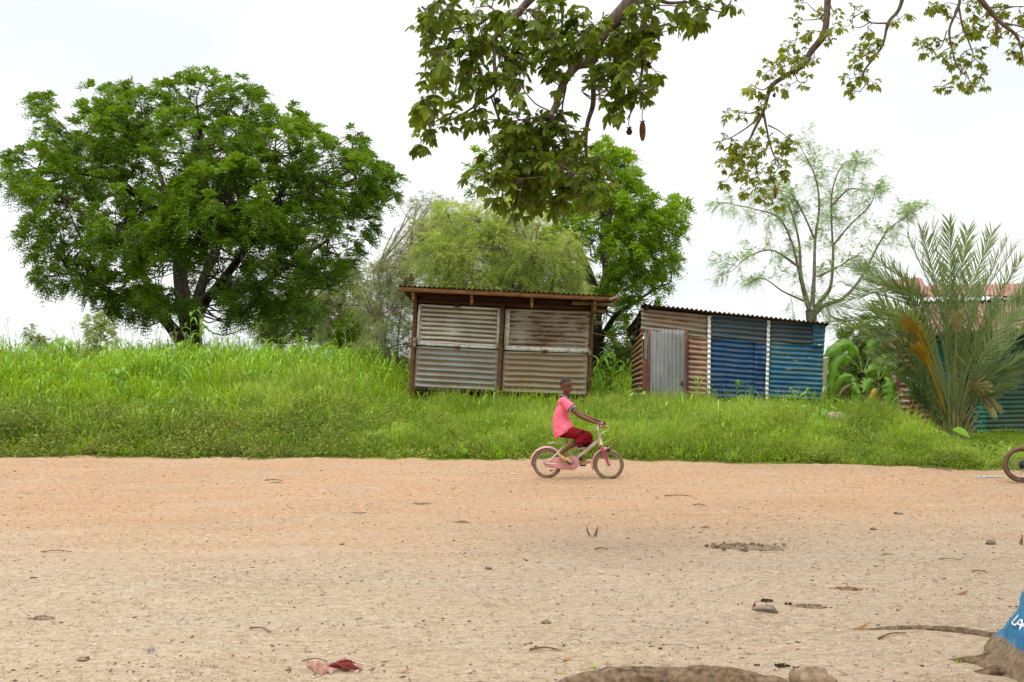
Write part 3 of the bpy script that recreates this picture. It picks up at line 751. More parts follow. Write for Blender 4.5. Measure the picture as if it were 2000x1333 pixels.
# ---------------- blue shed
def blue_shed():
    D = 20.0
    k = empty('painted_shed', P(1430, 852, D)*[1, 1, 0], 'low corrugated iron shed painted blue on the right half with grey metal door', 'shed')
    p = lambda x, y, d=D: P(x, y, d)
    def w(name, mat, a, b, c, d, n, lab=None, dd=D, along='u', amp=.015, seed=0, flat=0.0, par=k):
        g = Geo(); sheet(g, p(*a, dd), p(*b, dd), p(*c, dd), p(*d, dd), n, amp, along, flat, nu=18, seg=8, seed=seed, dent=.016)
        o = g.build(name, mat, smooth=True); hold(o, par)
        if lab: o['label'] = lab
        return o
    w('wall_sheet', S_OLIVE, (1252, 603), (1383, 616), (1252, 643), (1383, 662), 4.5, 'olive and pink strip above the door', D-.02, seed=1)
    w('wall_sheet', S_PINK, (1345, 655), (1383, 659), (1342, 800), (1382, 803), 14.5, 'rusty pink sheet beside the door', seed=2)
    w('wall_sheet', S_BTOP, (1388, 614), (1500, 624), (1387, 662), (1499, 672), 5, 'brown weathered strip at top of blue wall', D-.02, seed=3)
    w('wall_sheet', S_BLUE, (1387, 660), (1476, 668), (1384, 775), (1474, 779), 11.5, 'deep blue sheet', seed=4)
    w('wall_sheet', S_BLUE, (1474, 667), (1500, 669), (1473, 776), (1497, 778), 11, 'narrow deep blue sheet', D-.015, seed=5)
    w('wall_sheet', S_BTOP, (1504, 625), (1611, 632), (1504, 669), (1588, 674), 4.8, 'brown weathered strip at top of turquoise wall', D-.02, seed=6)
    w('wall_sheet', S_TEAL, (1503, 668), (1610, 674), (1500, 776), (1605, 783), 11.5, 'faded turquoise sheet', seed=7)
    w('wall_sheet', S_TEAL, (1588, 634), (1613, 636), (1588, 676), (1610, 676), 4.3, 'small bright blue patch', D-.045, seed=17)
    w('wall_sheet', S_BLUE, (1384, 776), (1500, 781), (1384, 845), (1499, 848), 7, 'dark blue sheet at the foot', D+.02, seed=8)
    w('wall_sheet', S_BLUE, (1499, 779), (1604, 786), (1498, 848), (1602, 850), 7, 'blue sheet at the foot', D+.02, seed=9)
    w('wall_sheet', S_PINK, (1342, 800), (1384, 803), (1342, 848), (1384, 848), 5, None, D+.02, seed=19)
    # painted white uprights
    for a, b, dd in (((1385.5, 617), (1384, 806), D-.045), ((1501.5, 626), (1497, 806), D-.045)):
        g = Geo()
        A, B = p(*a, dd), p(*b, dd)
        sheet(g, A+[-.032, 0, 0], A+[.032, 0, 0], B+[-.032, 0, 0], B+[.032, 0, 0], 19, .015, 'u', nu=3, seg=8, seed=3)
        o = g.build('corner_strip', WHITE_PAINT, smooth=True); hold(o, k); o['label'] = 'white painted upright strip'
    # door and frame
    dr = w('door', S_DOOR, (1271, 641), (1339, 645), (1269, 838), (1339, 842), 9, 'grey vertically ribbed metal door', D-.04, 'v', amp=.010, seed=10)
    hd = Geo(); box(hd, p(1332, 750, D-.08), (.045, .04, .07)); tube1(hd, [p(1330, 747, D-.1), p(1332, 743, D-.11), p(1334, 747, D-.1)], .006, n=8, sides=6)
    h = hd.build('door_latch', RUSTY); hold(h, dr)
    part('door_frame', S_BRICK, k, lambda g: (beam(g, p(1342, 645, D-.05), p(1340.5, 845, D-.05), .045, .06, (0, 1, 0)), beam(g, p(1268.5, 644, D-.02), p(1264, 845, D-.02), .05, .05, (0, 1, 0))))
    w('wall_sheet', S_DOOR, (1259, 643), (1268, 643), (1257, 704), (1265, 704), 3, 'grey scrap sheet', D-.01, 'v', seed=11)
    w('wall_sheet', S_BRICK, (1256, 704), (1267, 702), (1253, 845), (1266, 845), 1, 'dark red board beside the door', D-.01, 'v', amp=.003, seed=12)
    # left side wall, back wall, right side wall
    X0, X1 = p(1257, 700)[0], p(1608, 700)[0]
    def sw(name, mat, a, b, c, d, n, lab=None):
        g = Geo(); sheet(g, a, b, c, d, n, .018, 'u', nu=10, seg=8, dent=.01); o = g.build(name, mat, smooth=True); hold(o, k)
        if lab: o['label'] = lab
    sw('side_wall', S_ORANGE, (X0+.0, 21.9, 2.02), (X0, 20.02, 2.24), (X0-.02, 21.9, -.05), (X0-.02, 20.02, -.05), 20, 'orange rusted side wall')
    sw('side_wall', S_BTOP, (X1, 20.04, 2.25), (X1, 22.0, 1.95), (X1-.03, 20.04, -.05), (X1-.03, 22.0, -.05), 20)
    sw('back_wall', S_BTOP, (X1, 22.0, 1.95), (X0, 22.0, 2.0), (X1, 22.0, -.05), (X0, 22.0, -.05), 18)
    # roof: corrugations run front to back, dark from below
    A = P(1258, 593.5, 19.8); B = P(1622, 632, 19.8); C_ = np.array([A[0]-.06, 22.4, 2.16]); E = np.array([B[0]+.05, 22.4, 1.80])
    part('roof', S_ROOF, k, lambda g: sheet(g, C_, E, A, B, 40, .018, 'v', nu=12, seg=6, dent=.015), True)
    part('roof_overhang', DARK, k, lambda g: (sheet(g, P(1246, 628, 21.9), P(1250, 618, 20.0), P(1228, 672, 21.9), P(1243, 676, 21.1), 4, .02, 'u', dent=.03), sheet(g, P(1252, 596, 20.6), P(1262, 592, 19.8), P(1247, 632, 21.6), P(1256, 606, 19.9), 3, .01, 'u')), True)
    part('rafter', WOOD_DK, k, lambda g: [beam(g, (A+(B-A)*t)+[0, .05, -.06], (C_+(E-C_)*t)+[0, 0, -.06], .05, .07) for t in (.02,)])
    for t in (.25, .5, .75, .97):
        part('rafter', WOOD_DK, k, lambda g: beam(g, (A+(B-A)*t)+[0, .25, -.07], (C_+(E-C_)*t)+[0, -.1, -.07], .05, .07))
blue_shed()

# ---------------- green shed
def green_shed():
    D = 20.0
    k = empty('green_shed', P(1950, 852, D)*[1, 1, 0], 'dark green corrugated iron shed with faded pink roof behind the date palm', 'shed')
    p = lambda x, y, d=D: P(x, y, d)
    def w(name, mat, a, b, c, d, n, lab=None, dd=D, along='u', amp=.015, seed=0):
        g = Geo(); sheet(g, p(*a, dd), p(*b, dd), p(*c, dd), p(*d, dd), n, amp, along, nu=14, seg=8, seed=seed, dent=.012)
        o = g.build(name, mat, smooth=True); hold(o, k)
        if lab: o['label'] = lab
    w('wall_sheet', S_WRUST, (1756, 680), (1777, 680), (1753, 850), (1776, 850), 15, 'white and rust corner sheet', D-.05, seed=1)
    w('wall_sheet', S_TGREEN, (1776, 672), (1866, 668), (1776, 772), (1864, 772), 10, 'bright sea green sheet', D, seed=2)
    w('wall_sheet', S_BRICK, (1774, 771), (1896, 771), (1774, 852), (1895, 852), 8, 'red brown rusted sheet at the foot', D-.02, seed=3)
    w('wall_sheet', S_GREEN, (1864, 650), (1897, 648), (1864, 772), (1895, 772), 12, None, D-.01, seed=4)
    w('wall_sheet', S_GREEN, (1897, 646), (2080, 644), (1896, 778), (2080, 776), 13, 'dark green upper sheet', D, seed=5)
    w('wall_sheet', S_GREEN, (1897, 776), (2080, 776), (1897, 846), (2080, 842), 7.5, 'dark green lower sheet', D-.03, seed=6)
    w('wall_sheet', S_TGREEN, (1898, 777), (1926, 777), (1898, 845), (1926, 844), 7.3, 'bright green patch', D-.055, seed=7)
    w('wall_sheet', S_GREEN, (2080, 644), (2300, 642), (2080, 846), (2300, 842), 20, None, D, seed=8)
    part('corner_post', S_BRICK, k, lambda g: (beam(g, p(1755, 668, D-.08), p(1753, 850, D-.08), .05, .05, (0, 1, 0)),))
    part('corner_post', WOOD_DK, k, lambda g: (beam(g, p(1896, 650, D-.07), p(1895, 850, D-.07), .06, .05, (0, 1, 0)),))
    xl = p(1755, 0)[0]; xr = p(2300, 0)[0]
    def sw(name, mat, a, b, c, d, n):
        g = Geo(); sheet(g, a, b, c, d, n, .018, 'u', nu=10, seg=6); o = g.build(name, mat, smooth=True); hold(o, k)
    sw('side_wall', S_WRUST, (xl+1.05, 23.2, 2.6), (xl, 20.0, 1.9), (xl+1.05, 23.2, -.05), (xl, 20, -.05), 20)
    sw('side_wall', S_GREEN, (xr, 20.0, 2.1), (xr, 23.4, 2.6), (xr, 20, -.05), (xr, 23.4, -.05), 20)
    sw('back_wall', S_GREEN, (xr, 23.4, 2.6), (xl+1.05, 23.4, 2.6), (xr, 23.4, -.05), (xl+1.05, 23.4, -.05), 20)
    # two overlapping roof sheets, the upper one red
    part('roof', S_ROOFBRN, k, lambda g: sheet(g, P(1800, 586, 21.7), P(2320, 583, 21.7), P(1790, 655, 19.4), P(2330, 636, 19.4), 60, .02, 'v', nu=10, seg=6, dent=.03), True)
    o = part('roof', S_ROOFPINK, k, lambda g: sheet(g, P(1795, 556, 22.9), P(2320, 552, 22.9), P(1790, 580, 21.4), P(2320, 573, 21.4), 58, .02, 'v', nu=6, seg=6, dent=.02), True); o['label'] = 'upper faded pink roof sheet'
    o = part('roof', S_ROOFPINK, k, lambda g: sheet(g, P(1878, 622, 20.2), P(2330, 618, 20.2), P(1880, 646, 19.3), P(2330, 637, 19.3), 50, .02, 'v', nu=6, seg=6, dent=.02), True); o['label'] = 'pink eave sheet'
    o = part('roof', S_ROOFPINK, k, lambda g: sheet(g, P(1716, 551, 22.6), P(1800, 543, 22.8), P(1724, 563, 21.3), P(1812, 574, 21.2), 9, .02, 'v', nu=6, seg=6, dent=.03), True); o['label'] = 'pink roof end'
    part('thatch_patch', mat_mix('grey_brown_thatch', (0.17, 0.115, 0.075), (0.33, 0.25, 0.17), 30, .9, (1, 1, 6), bump=.8), k, lambda g: (ball(g, P(1748, 558, 21.2), .24, 14, 8, squash=(1.25, .9, .28), rot=roty(R(17)), rough=.3, seed=4), ball(g, P(1765, 565, 21.1), .25, 12, 8, squash=(1.3, .9, .3), rot=roty(R(22)), rough=.3, seed=6)))
    g = Geo()
    for i in range(26):
        x = rng.uniform(1925, 2040); a = P(x, rng.uniform(577, 590), 21.2); tube1(g, [a, a+[rng.uniform(.2, .6), rng.uniform(-.1, .1), rng.uniform(-.06, .05)]], .012, .008, n=3, sides=4)
    o = g.build('roof_brushwood', WOOD_DK); hold(o, k)
green_shed()
# ================================================================== TREES
BARK = mat_mix('grey_brown_bark', (0.014, 0.010, 0.007), (0.042, 0.030, 0.021), 9, .95, (1, 1, .4), bump=.9, bdist=.02)
BARK_P = mat_mix('pale_grey_bark', (0.13, 0.10, 0.08), (0.27, 0.22, 0.18), 14, .95, (1, 1, .5), bump=.7, bdist=.01)
TWIG = mat_mix('thin_brown_twigs', (0.06, 0.035, 0.022), (0.16, 0.095, 0.06), 9, .9)

def sprays(g, O, Dv, L, pairs=6, ll=0.07, lw=0.028, spread=55, droop=.35, tint=None, gap0=.2):
    """pinnate leaves: origin O, rachis direction Dv, length L"""
    n = len(O); Dv = nrm(Dv)
    s = nrm(np.cross(Dv, np.array([0, 0, 1.0])+rng.normal(0, .35, (n, 3))))
    t = np.linspace(gap0, 1, pairs)
    L = np.broadcast_to(L, (n,)); tint = rng.random(n) if tint is None else tint
    c = O[:, None]+Dv[:, None]*(L[:, None]*t)[..., None]
    c[..., 2] -= droop*L[:, None]*t**2
    a = R(spread)
    for sg in (-1, 1):
        d = Dv[:, None]*math.cos(a)+sg*s[:, None]*math.sin(a)+rng.normal(0, .16, (n, pairs, 3)); d[..., 2] -= .15
        w = np.cross(d, np.cross(Dv, s)[:, None]+rng.normal(0, .35, (n, pairs, 3)))
        k = n*pairs
        sc_ = (1-.35*np.abs(t-.5)*2)
        LL = (ll*sc_*rng.uniform(.8, 1.2, (n, pairs))).ravel()
        b = c.reshape(-1, 3); d = nrm(d.reshape(-1, 3)); w = nrm(w.reshape(-1, 3))
        m = b+d*(LL*.45)[:, None]; e = b+d*LL[:, None]
        W = (lw/ll*LL*.5)[:, None]
        V = np.stack([b, m+w*W, e, m-w*W], 1).reshape(-1, 3)
        Fc = np.arange(k*4).reshape(-1, 4)
        g.add(V, Fc, np.repeat(np.clip(np.repeat(tint, pairs)+rng.normal(0, .12, k), 0, 1), 4))

def circles3(circ, D, half, cx, cy, rx, ry, layers=2):
    """turn outline circles into balls spread through the crown's depth"""
    out = []
    for (x, y, r) in circ:
        q = max(0.0, 1-((x-cx)/rx)**2-((y-cy)/ry)**2)
        dep = half*math.sqrt(q)
        m = F/D
        if dep < r/m*1.2 or layers == 1: offs = [rng.uniform(-.3, .3)*max(dep, .4)]
        else: offs = list(np.linspace(-dep, dep, layers)+rng.uniform(-.15, .15, layers)*dep)
        for o in offs:
            out.append((*P(x+rng.normal(0, 4), y+rng.normal(0, 4), D+o), r/m))
    return np.array(out)

def crown(name, spheres, mat, parent, dens, spray, twig_mat=None, gap=.24, shell=(.35, 1.05), up=.35, flat=.85, cluster=5, twigs=None, limbs=None, tw_r=.012):
    """spheres: (x,y,z,r). Leaf rosettes placed through each ball, thicker towards its skin"""
    g = Geo(); ends = []
    for (x, y, z, r) in spheres:
        n = int(dens*r*r)
        d = runit(n); rad = r*(shell[0]+(shell[1]-shell[0])*rng.random(n)**.6)
        q = np.array([x, y, z])+d*rad[:, None]*[1, 1, flat]
        # lumpy: drop clusters by noise so sky shows through
        keep = (vn(q[:, 0]*1.1+q[:, 1]*.7, q[:, 2]*1.1, 9)*.65+vn(q[:, 0]*2.3-q[:, 1], q[:, 2]*2.3, 10)*.35) > gap
        q, d = q[keep], d[keep]
        ends.append((np.array([x, y, z]), q, r))
        m = len(q)
        O = np.repeat(q, cluster, 0); dd = nrm(np.repeat(d, cluster, 0)*.7+runit(m*cluster)*.9+[0, 0, up])
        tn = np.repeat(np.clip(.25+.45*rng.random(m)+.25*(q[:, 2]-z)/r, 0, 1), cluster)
        L = spray['L']*rng.uniform(.7, 1.2, m*cluster)
        sprays(g, O, dd, L, spray['pairs'], spray['ll'], spray['lw'], spray.get('spread', 55), spray.get('droop', .35), tn)
    fo = g.build(name, mat); hold(fo, parent)
    tg = Geo()
    for c, q, r in ends:
        m = len(q)
        if m == 0: continue
        k = min(m, max(6, int(m*.5))); sel = rng.choice(m, k, False)
        t = np.linspace(0, 1, 4)[None, :, None]
        a = c+runit(k)*r*.15; b = q[sel]
        pts = a[:, None]*(1-t)+b[:, None]*t; pts[:, 1:3] += rng.normal(0, r*.05, (k, 2, 3))
        tubes(tg, pts, np.linspace(tw_r*1.6, tw_r*.5, 4)[None], 4)
    # limb curves joining each ball to the nearest point of the main limbs
    if limbs is not None:
        nodes = np.concatenate(limbs)
        for (x, y, z, r) in spheres:
            c = np.array([x, y, z])
            dist = np.linalg.norm(nodes-c, axis=1)+np.maximum(0, nodes[:, 2]-z)*2.0
            a = nodes[np.argmin(dist)]
            mid = (a+c)/2+rng.normal(0, .08, 3)*np.linalg.norm(c-a)+[0, 0, -.08*np.linalg.norm(c-a)]
            tube1(tg, [a, mid, c], .02+.022*r, .012, n=9, sides=6, caps=False)
    t_ = tg.build('twigs', twig_mat or TWIG, smooth=True); hold(t_, parent)
    return fo

def limbset(parent, defs, mat, name='trunk', sides=10, extra=None):
    """defs: list of ([(px,py,D)...], [radii]); returns sampled centre lines"""
    g = Geo(); L = []
    for pts, rr in defs:
        w = [P(*q) for q in pts]
        L.append(tube1(g, w, rr, n=7*(len(w)-1)+2, sides=sides))
    o = g.build(name, mat, smooth=True); hold(o, parent)
    return L

# ---------------- big shade tree on the left
NEEM = mat_leaf('shade_tree_leaves', (0.026, 0.085, 0.003), (0.25, 0.40, 0.014), trans=.38, rough=.45, nscale=.35)
def neem():
    D = 33.0
    b = P(372, 720, D); b[2] = .3
    k = empty('shade_tree', b, 'large dark green shade tree with broad rounded crown rising behind the tall grass', 'tree')
    j = D
    limbs = limbset(k, [
        ([(378, 735, j), (374, 660, j), (360, 600, j), (352, 540, j+.3), (345, 470, j+.5), (330, 400, j+1), (300, 300, j+1.5)], [.42, .34, .27, .24, .19, .12, .04]),
        ([(368, 690, j), (335, 640, j-.2), (300, 606, j-.5), (250, 590, j-1), (200, 560, j-1.5), (130, 520, j-2)], [.26, .20, .15, .11, .07, .03]),
        ([(372, 650, j), (400, 590, j-.5), (425, 560, j-1), (470, 500, j-1.5), (520, 420, j-2), (580, 330, j-2)], [.24, .17, .15, .13, .10, .04]),
        ([(376, 620, j), (400, 540, j+.5), (440, 440, j+1), (460, 330, j+1.5), (470, 230, j+2)], [.2, .17, .13, .09, .03]),
        ([(425, 560, j-1), (500, 560, j-.5), (560, 520, j), (640, 470, j+.5)], [.2, .15, .1, .05]),
        ([(480, 480, j-1.5), (560, 410, j-1), (620, 370, j), (690, 330, j+1)], [.17, .13, .09, .04]),
        ([(352, 500, j+.3), (300, 420, j-1), (230, 350, j-2), (150, 300, j-2.5)], [.2, .15, .1, .04]),
        ([(330, 630, j), (240, 480, j+1.5), (140, 400, j+2), (70, 340, j+2)], [.14, .10, .06, .03]),
        ([(345, 470, j+.5), (370, 380, j-2), (390, 280, j-3), (385, 210, j-3)], [.2, .14, .09, .03]),
    ], BARK)
    circ = [(95, 215, 34), (110, 260, 45), (85, 325, 60), (28, 345, 34), (25, 300, 18), (55, 365, 30), (130, 400, 70), (80, 465, 45), (105, 530, 42), (150, 480, 65), (180, 240, 50), (215, 200, 42), (200, 320, 90), (240, 440, 95), (190, 560, 35),
            (285, 215, 62), (275, 165, 16), (365, 190, 45), (330, 170, 20), (395, 160, 22), (455, 185, 42), (480, 220, 45), (390, 300, 95), (320, 400, 100), (450, 400, 105), (545, 240, 42), (585, 225, 22), (530, 300, 70), (600, 290, 58), (640, 350, 80), (692, 300, 30), (700, 262, 22), (715, 350, 52), (748, 350, 26), (755, 388, 22), (680, 420, 62), (570, 400, 95), (640, 490, 68), (670, 540, 32),
            (545, 520, 75), (430, 515, 80), (310, 530, 75), (245, 580, 38), (210, 600, 22), (595, 585, 38), (510, 590, 42), (450, 600, 30), (325, 590, 35), (280, 600, 25), (540, 615, 24), (612, 610, 20), (235, 610, 20), (150, 540, 30), (215, 560, 30), (560, 605, 32), (620, 560, 34), (655, 545, 22), (265, 565, 40), (335, 565, 45), (480, 590, 36), (500, 470, 70), (250, 270, 60), (440, 280, 70), (390, 470, 70)]
    sp = circles3(circ, D, 5.2, 390, 390, 420, 270, 2)
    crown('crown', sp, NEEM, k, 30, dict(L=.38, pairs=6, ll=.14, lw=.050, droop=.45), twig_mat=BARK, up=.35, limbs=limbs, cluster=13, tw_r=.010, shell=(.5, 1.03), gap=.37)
neem()

# ---------------- green tree behind the kiosk
GREEN2 = mat_leaf('bright_green_leaves', (0.06, 0.16, 0.004), (0.36, 0.54, 0.015), trans=.36, rough=.45, nscale=.4)
def mid_tree():
    D = 27.0; j = D
    b = P(1168, 780, D); b[2] = 0
    k = empty('leafy_tree', b, 'bright green leafy tree standing behind the right end of the kiosk', 'tree')
    limbs = limbset(k, [
        ([(1168, 830, j), (1166, 700, j), (1163, 620, j), (1158, 560, j), (1135, 500, j), (1100, 440, j), (1040, 380, j), (960, 340, j)], [.24, .19, .17, .14, .10, .07, .05, .02]),
        ([(1163, 620, j), (1185, 540, j), (1180, 470, j+.4), (1200, 380, j+.5), (1190, 310, j+.6)], [.16, .13, .10, .07, .02]),
        ([(1182, 545, j), (1210, 520, j), (1250, 490, j-.3), (1300, 440, j-.5)], [.10, .08, .06, .02]),
        ([(1164, 680, j), (1200, 620, j-.4), (1240, 590, j-.6), (1290, 560, j-.6)], [.09, .07, .05, .02]),
        ([(1150, 540, j), (1120, 440, j-.6), (1130, 370, j-1), (1150, 320, j-1)], [.10, .07, .05, .02])], BARK)
    circ = [(1190, 300, 22), (1160, 310, 26), (1215, 320, 24), (1235, 350, 22), (1180, 350, 42), (1130, 350, 30), (1225, 395, 42), (1280, 400, 20), (1315, 405, 24), (1300, 440, 36), (1180, 420, 48), (1250, 450, 42), (1330, 470, 14), (1215, 490, 46), (1275, 500, 38), (1310, 520, 22), (1240, 545, 42), (1200, 560, 28), (1280, 565, 26), (1225, 600, 26), (1175, 600, 20), (1210, 640, 22), (1190, 668, 16), (1150, 480, 36), (1110, 400, 28),
            (925, 315, 16), (945, 340, 18), (925, 370, 12), (985, 370, 22), (1010, 400, 24), (1060, 400, 24), (1100, 470, 30), (1140, 540, 28), (905, 320, 8), (960, 310, 10)]
    sp = circles3(circ, D, 2.0, 1200, 460, 150, 190, 2)
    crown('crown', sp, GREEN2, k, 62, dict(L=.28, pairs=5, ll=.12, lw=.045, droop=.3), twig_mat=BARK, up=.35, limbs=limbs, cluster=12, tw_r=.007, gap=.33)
mid_tree()

# ---------------- feathery thorn bushes behind the kiosk
PALE = mat_leaf('pale_feathery_leaves', (0.20, 0.29, 0.04), (0.55, 0.62, 0.17), trans=.44, rough=.6, nscale=.5)
GREYG = mat_leaf('grey_green_feathery_leaves', (0.19, 0.22, 0.09), (0.42, 0.45, 0.22), trans=.40, rough=.7, nscale=.5)
DULL = mat_leaf('dull_green_leaves', (0.09, 0.16, 0.025), (0.32, 0.42, 0.09), trans=.28, rough=.6, nscale=.4)
def bush(name, label, cat, D, base, circ, mat, dens, spray, stems=5, half=1.2, layers=2, up=.2, group=None, tw=.007, barkm=None, cluster=5, flat=.9, shell=(.35, 1.1), gap=.26):
    c = np.array(circ, float)
    bz = P(*base, D); bz[2] = max(0, float(terrain(bz[0], np.array(D))) if bz[0] < -2 else 0)
    k = empty(name, bz, label, cat, group)
    cx, cy = c[:, 0].mean(), c[:, 1].mean(); rx = np.ptp(c[:, 0])/2+c[:, 2].mean()*1.5; ry = np.ptp(c[:, 1])/2+c[:, 2].mean()*1.5
    sp = circles3(circ, D, half, cx, cy, rx, ry, layers)
    g = Geo(); L = []
    idx = rng.permutation(len(sp))[:stems]
    for i in idx:
        t = sp[i, :3]; m = (bz+t)/2+rng.normal(0, .12, 3)*np.linalg.norm(t-bz)*.5; m[0] = bz[0]*.6+t[0]*.4
        rr = .010+.007*np.linalg.norm(t-bz)
        L.append(tube1(g, [bz+rng.normal(0, .08, 3)*[1, 1, 0]-[0, 0, .1], m, t], rr, rr*.25, n=14, sides=7))
    o = g.build('trunk', barkm or BARK, smooth=True); hold(o, k)
    crown('crown', sp, mat, k, dens, spray, twig_mat=barkm or TWIG, up=up, limbs=L, cluster=cluster, tw_r=tw, flat=flat, shell=shell, gap=gap)
    return k
bush('thorn_bush', 'pale yellow green feathery bush crowding over the kiosk roof', 'bush', 24.0, (1000, 800),
     [(845, 440, 30), (880, 420, 28), (900, 480, 45), (860, 500, 40), (940, 440, 34), (975, 480, 45), (1010, 440, 32), (1050, 455, 36), (1085, 490, 36), (1040, 510, 50), (930, 540, 50), (1000, 550, 50), (1080, 550, 45), (1120, 530, 24), (1110, 480, 20), (860, 560, 40), (990, 410, 14), (1130, 575, 22)],
     PALE, 380, dict(L=.34, pairs=9, ll=.055, lw=.020, droop=.55), stems=5, half=1.6, up=.15, barkm=BARK_P, tw=.004, cluster=6, shell=(.2, 1.3), gap=.33)
bush('thorn_bush', 'grey green wispy thorn bush beyond the left end of the kiosk', 'bush', 25.5, (770, 800),
     [(800, 420, 26), (840, 400, 20), (820, 470, 40), (785, 500, 30), (800, 550, 42), (760, 560, 34), (735, 530, 22), (770, 610, 40), (725, 600, 24), (790, 670, 38), (745, 660, 34), (715, 690, 26), (820, 400, 14), (760, 700, 30), (870, 410, 18), (780, 450, 18), (700, 535, 10)],
     GREYG, 380, dict(L=.26, pairs=6, ll=.05, lw=.018, droop=.5), stems=5, half=1.2, up=-.05, barkm=BARK_P, tw=.005, cluster=6, shell=(.2, 1.25), gap=.32)
# ---------------- trees far back between the shade tree and the kiosk
bush('distant_tree', 'dull green spreading tree far behind, seen under the shade tree', 'tree', 46.0, (572, 790),
     [(530, 625, 26), (560, 605, 22), (600, 600, 26), (570, 640, 26), (515, 650, 20), (610, 640, 28), (545, 665, 18)],
     DULL, 60, dict(L=.40, pairs=5, ll=.15, lw=.065, droop=.3), stems=3, half=2.0, group='trees far back', tw=.01, cluster=8)
bush('distant_tree', 'hazy grey green tree far behind, left of the wispy thorn bush', 'tree', 44.0, (665, 790),
     [(650, 585, 26), (690, 590, 26), (720, 610, 24), (640, 620, 26), (680, 640, 32), (720, 650, 26), (650, 660, 24), (700, 570, 14)],
     GREYG, 60, dict(L=.40, pairs=5, ll=.14, lw=.06, droop=.3), stems=3, half=2.0, group='trees far back', tw=.01, cluster=8)
bush('leafy_shrub', 'fresh green upright shrub in front of the far trees', 'shrub', 31.0, (690, 790),
     [(690, 625, 16), (680, 650, 22), (700, 670, 24), (672, 680, 20), (695, 700, 24)],
     GREEN2, 160, dict(L=.22, pairs=5, ll=.10, lw=.042), stems=3, half=.6, tw=.005, cluster=8)
bush('leafy_shrub', 'light green shrub poking above the tall grass at far left', 'shrub', 27.0, (195, 740),
     [(185, 628, 12), (205, 640, 18), (180, 650, 16), (215, 655, 12), (190, 672, 18), (200, 622, 8)],
     PALE, 420, dict(L=.16, pairs=5, ll=.07, lw=.028), stems=3, half=.4, tw=.004, layers=1, cluster=6)
bush('leafy_shrub', 'small bushy shrub beyond the grass at the left edge', 'shrub', 27.0, (80, 740),
     [(65, 652, 11), (85, 662, 13), (100, 672, 10), (75, 676, 14)],
     DULL, 420, dict(L=.16, pairs=5, ll=.07, lw=.028), stems=3, half=.4, tw=.004, layers=1, cluster=6)
bush('leafy_bush', 'low leafy bush in the gap between kiosk and blue shed', 'bush', 28.0, (1205, 810),
     [(1195, 700, 20), (1218, 690, 22), (1240, 700, 22), (1185, 730, 22), (1215, 725, 26), (1240, 740, 24), (1260, 690, 18)],
     DULL, 200, dict(L=.22, pairs=5, ll=.085, lw=.034), stems=4, half=.8, tw=.005, cluster=8)
bush('leafy_bush', 'round green bush behind the banana plants', 'bush', 26.5, (1690, 830),
     [(1665, 660, 26), (1700, 640, 28), (1735, 640, 24), (1690, 690, 34), (1730, 690, 34), (1655, 700, 26), (1680, 740, 36), (1725, 745, 36), (1760, 670, 20), (1650, 750, 28), (1640, 640, 10), (1755, 720, 30)],
     DULL, 200, dict(L=.22, pairs=5, ll=.075, lw=.032), stems=5, half=1.2, tw=.005, cluster=8)

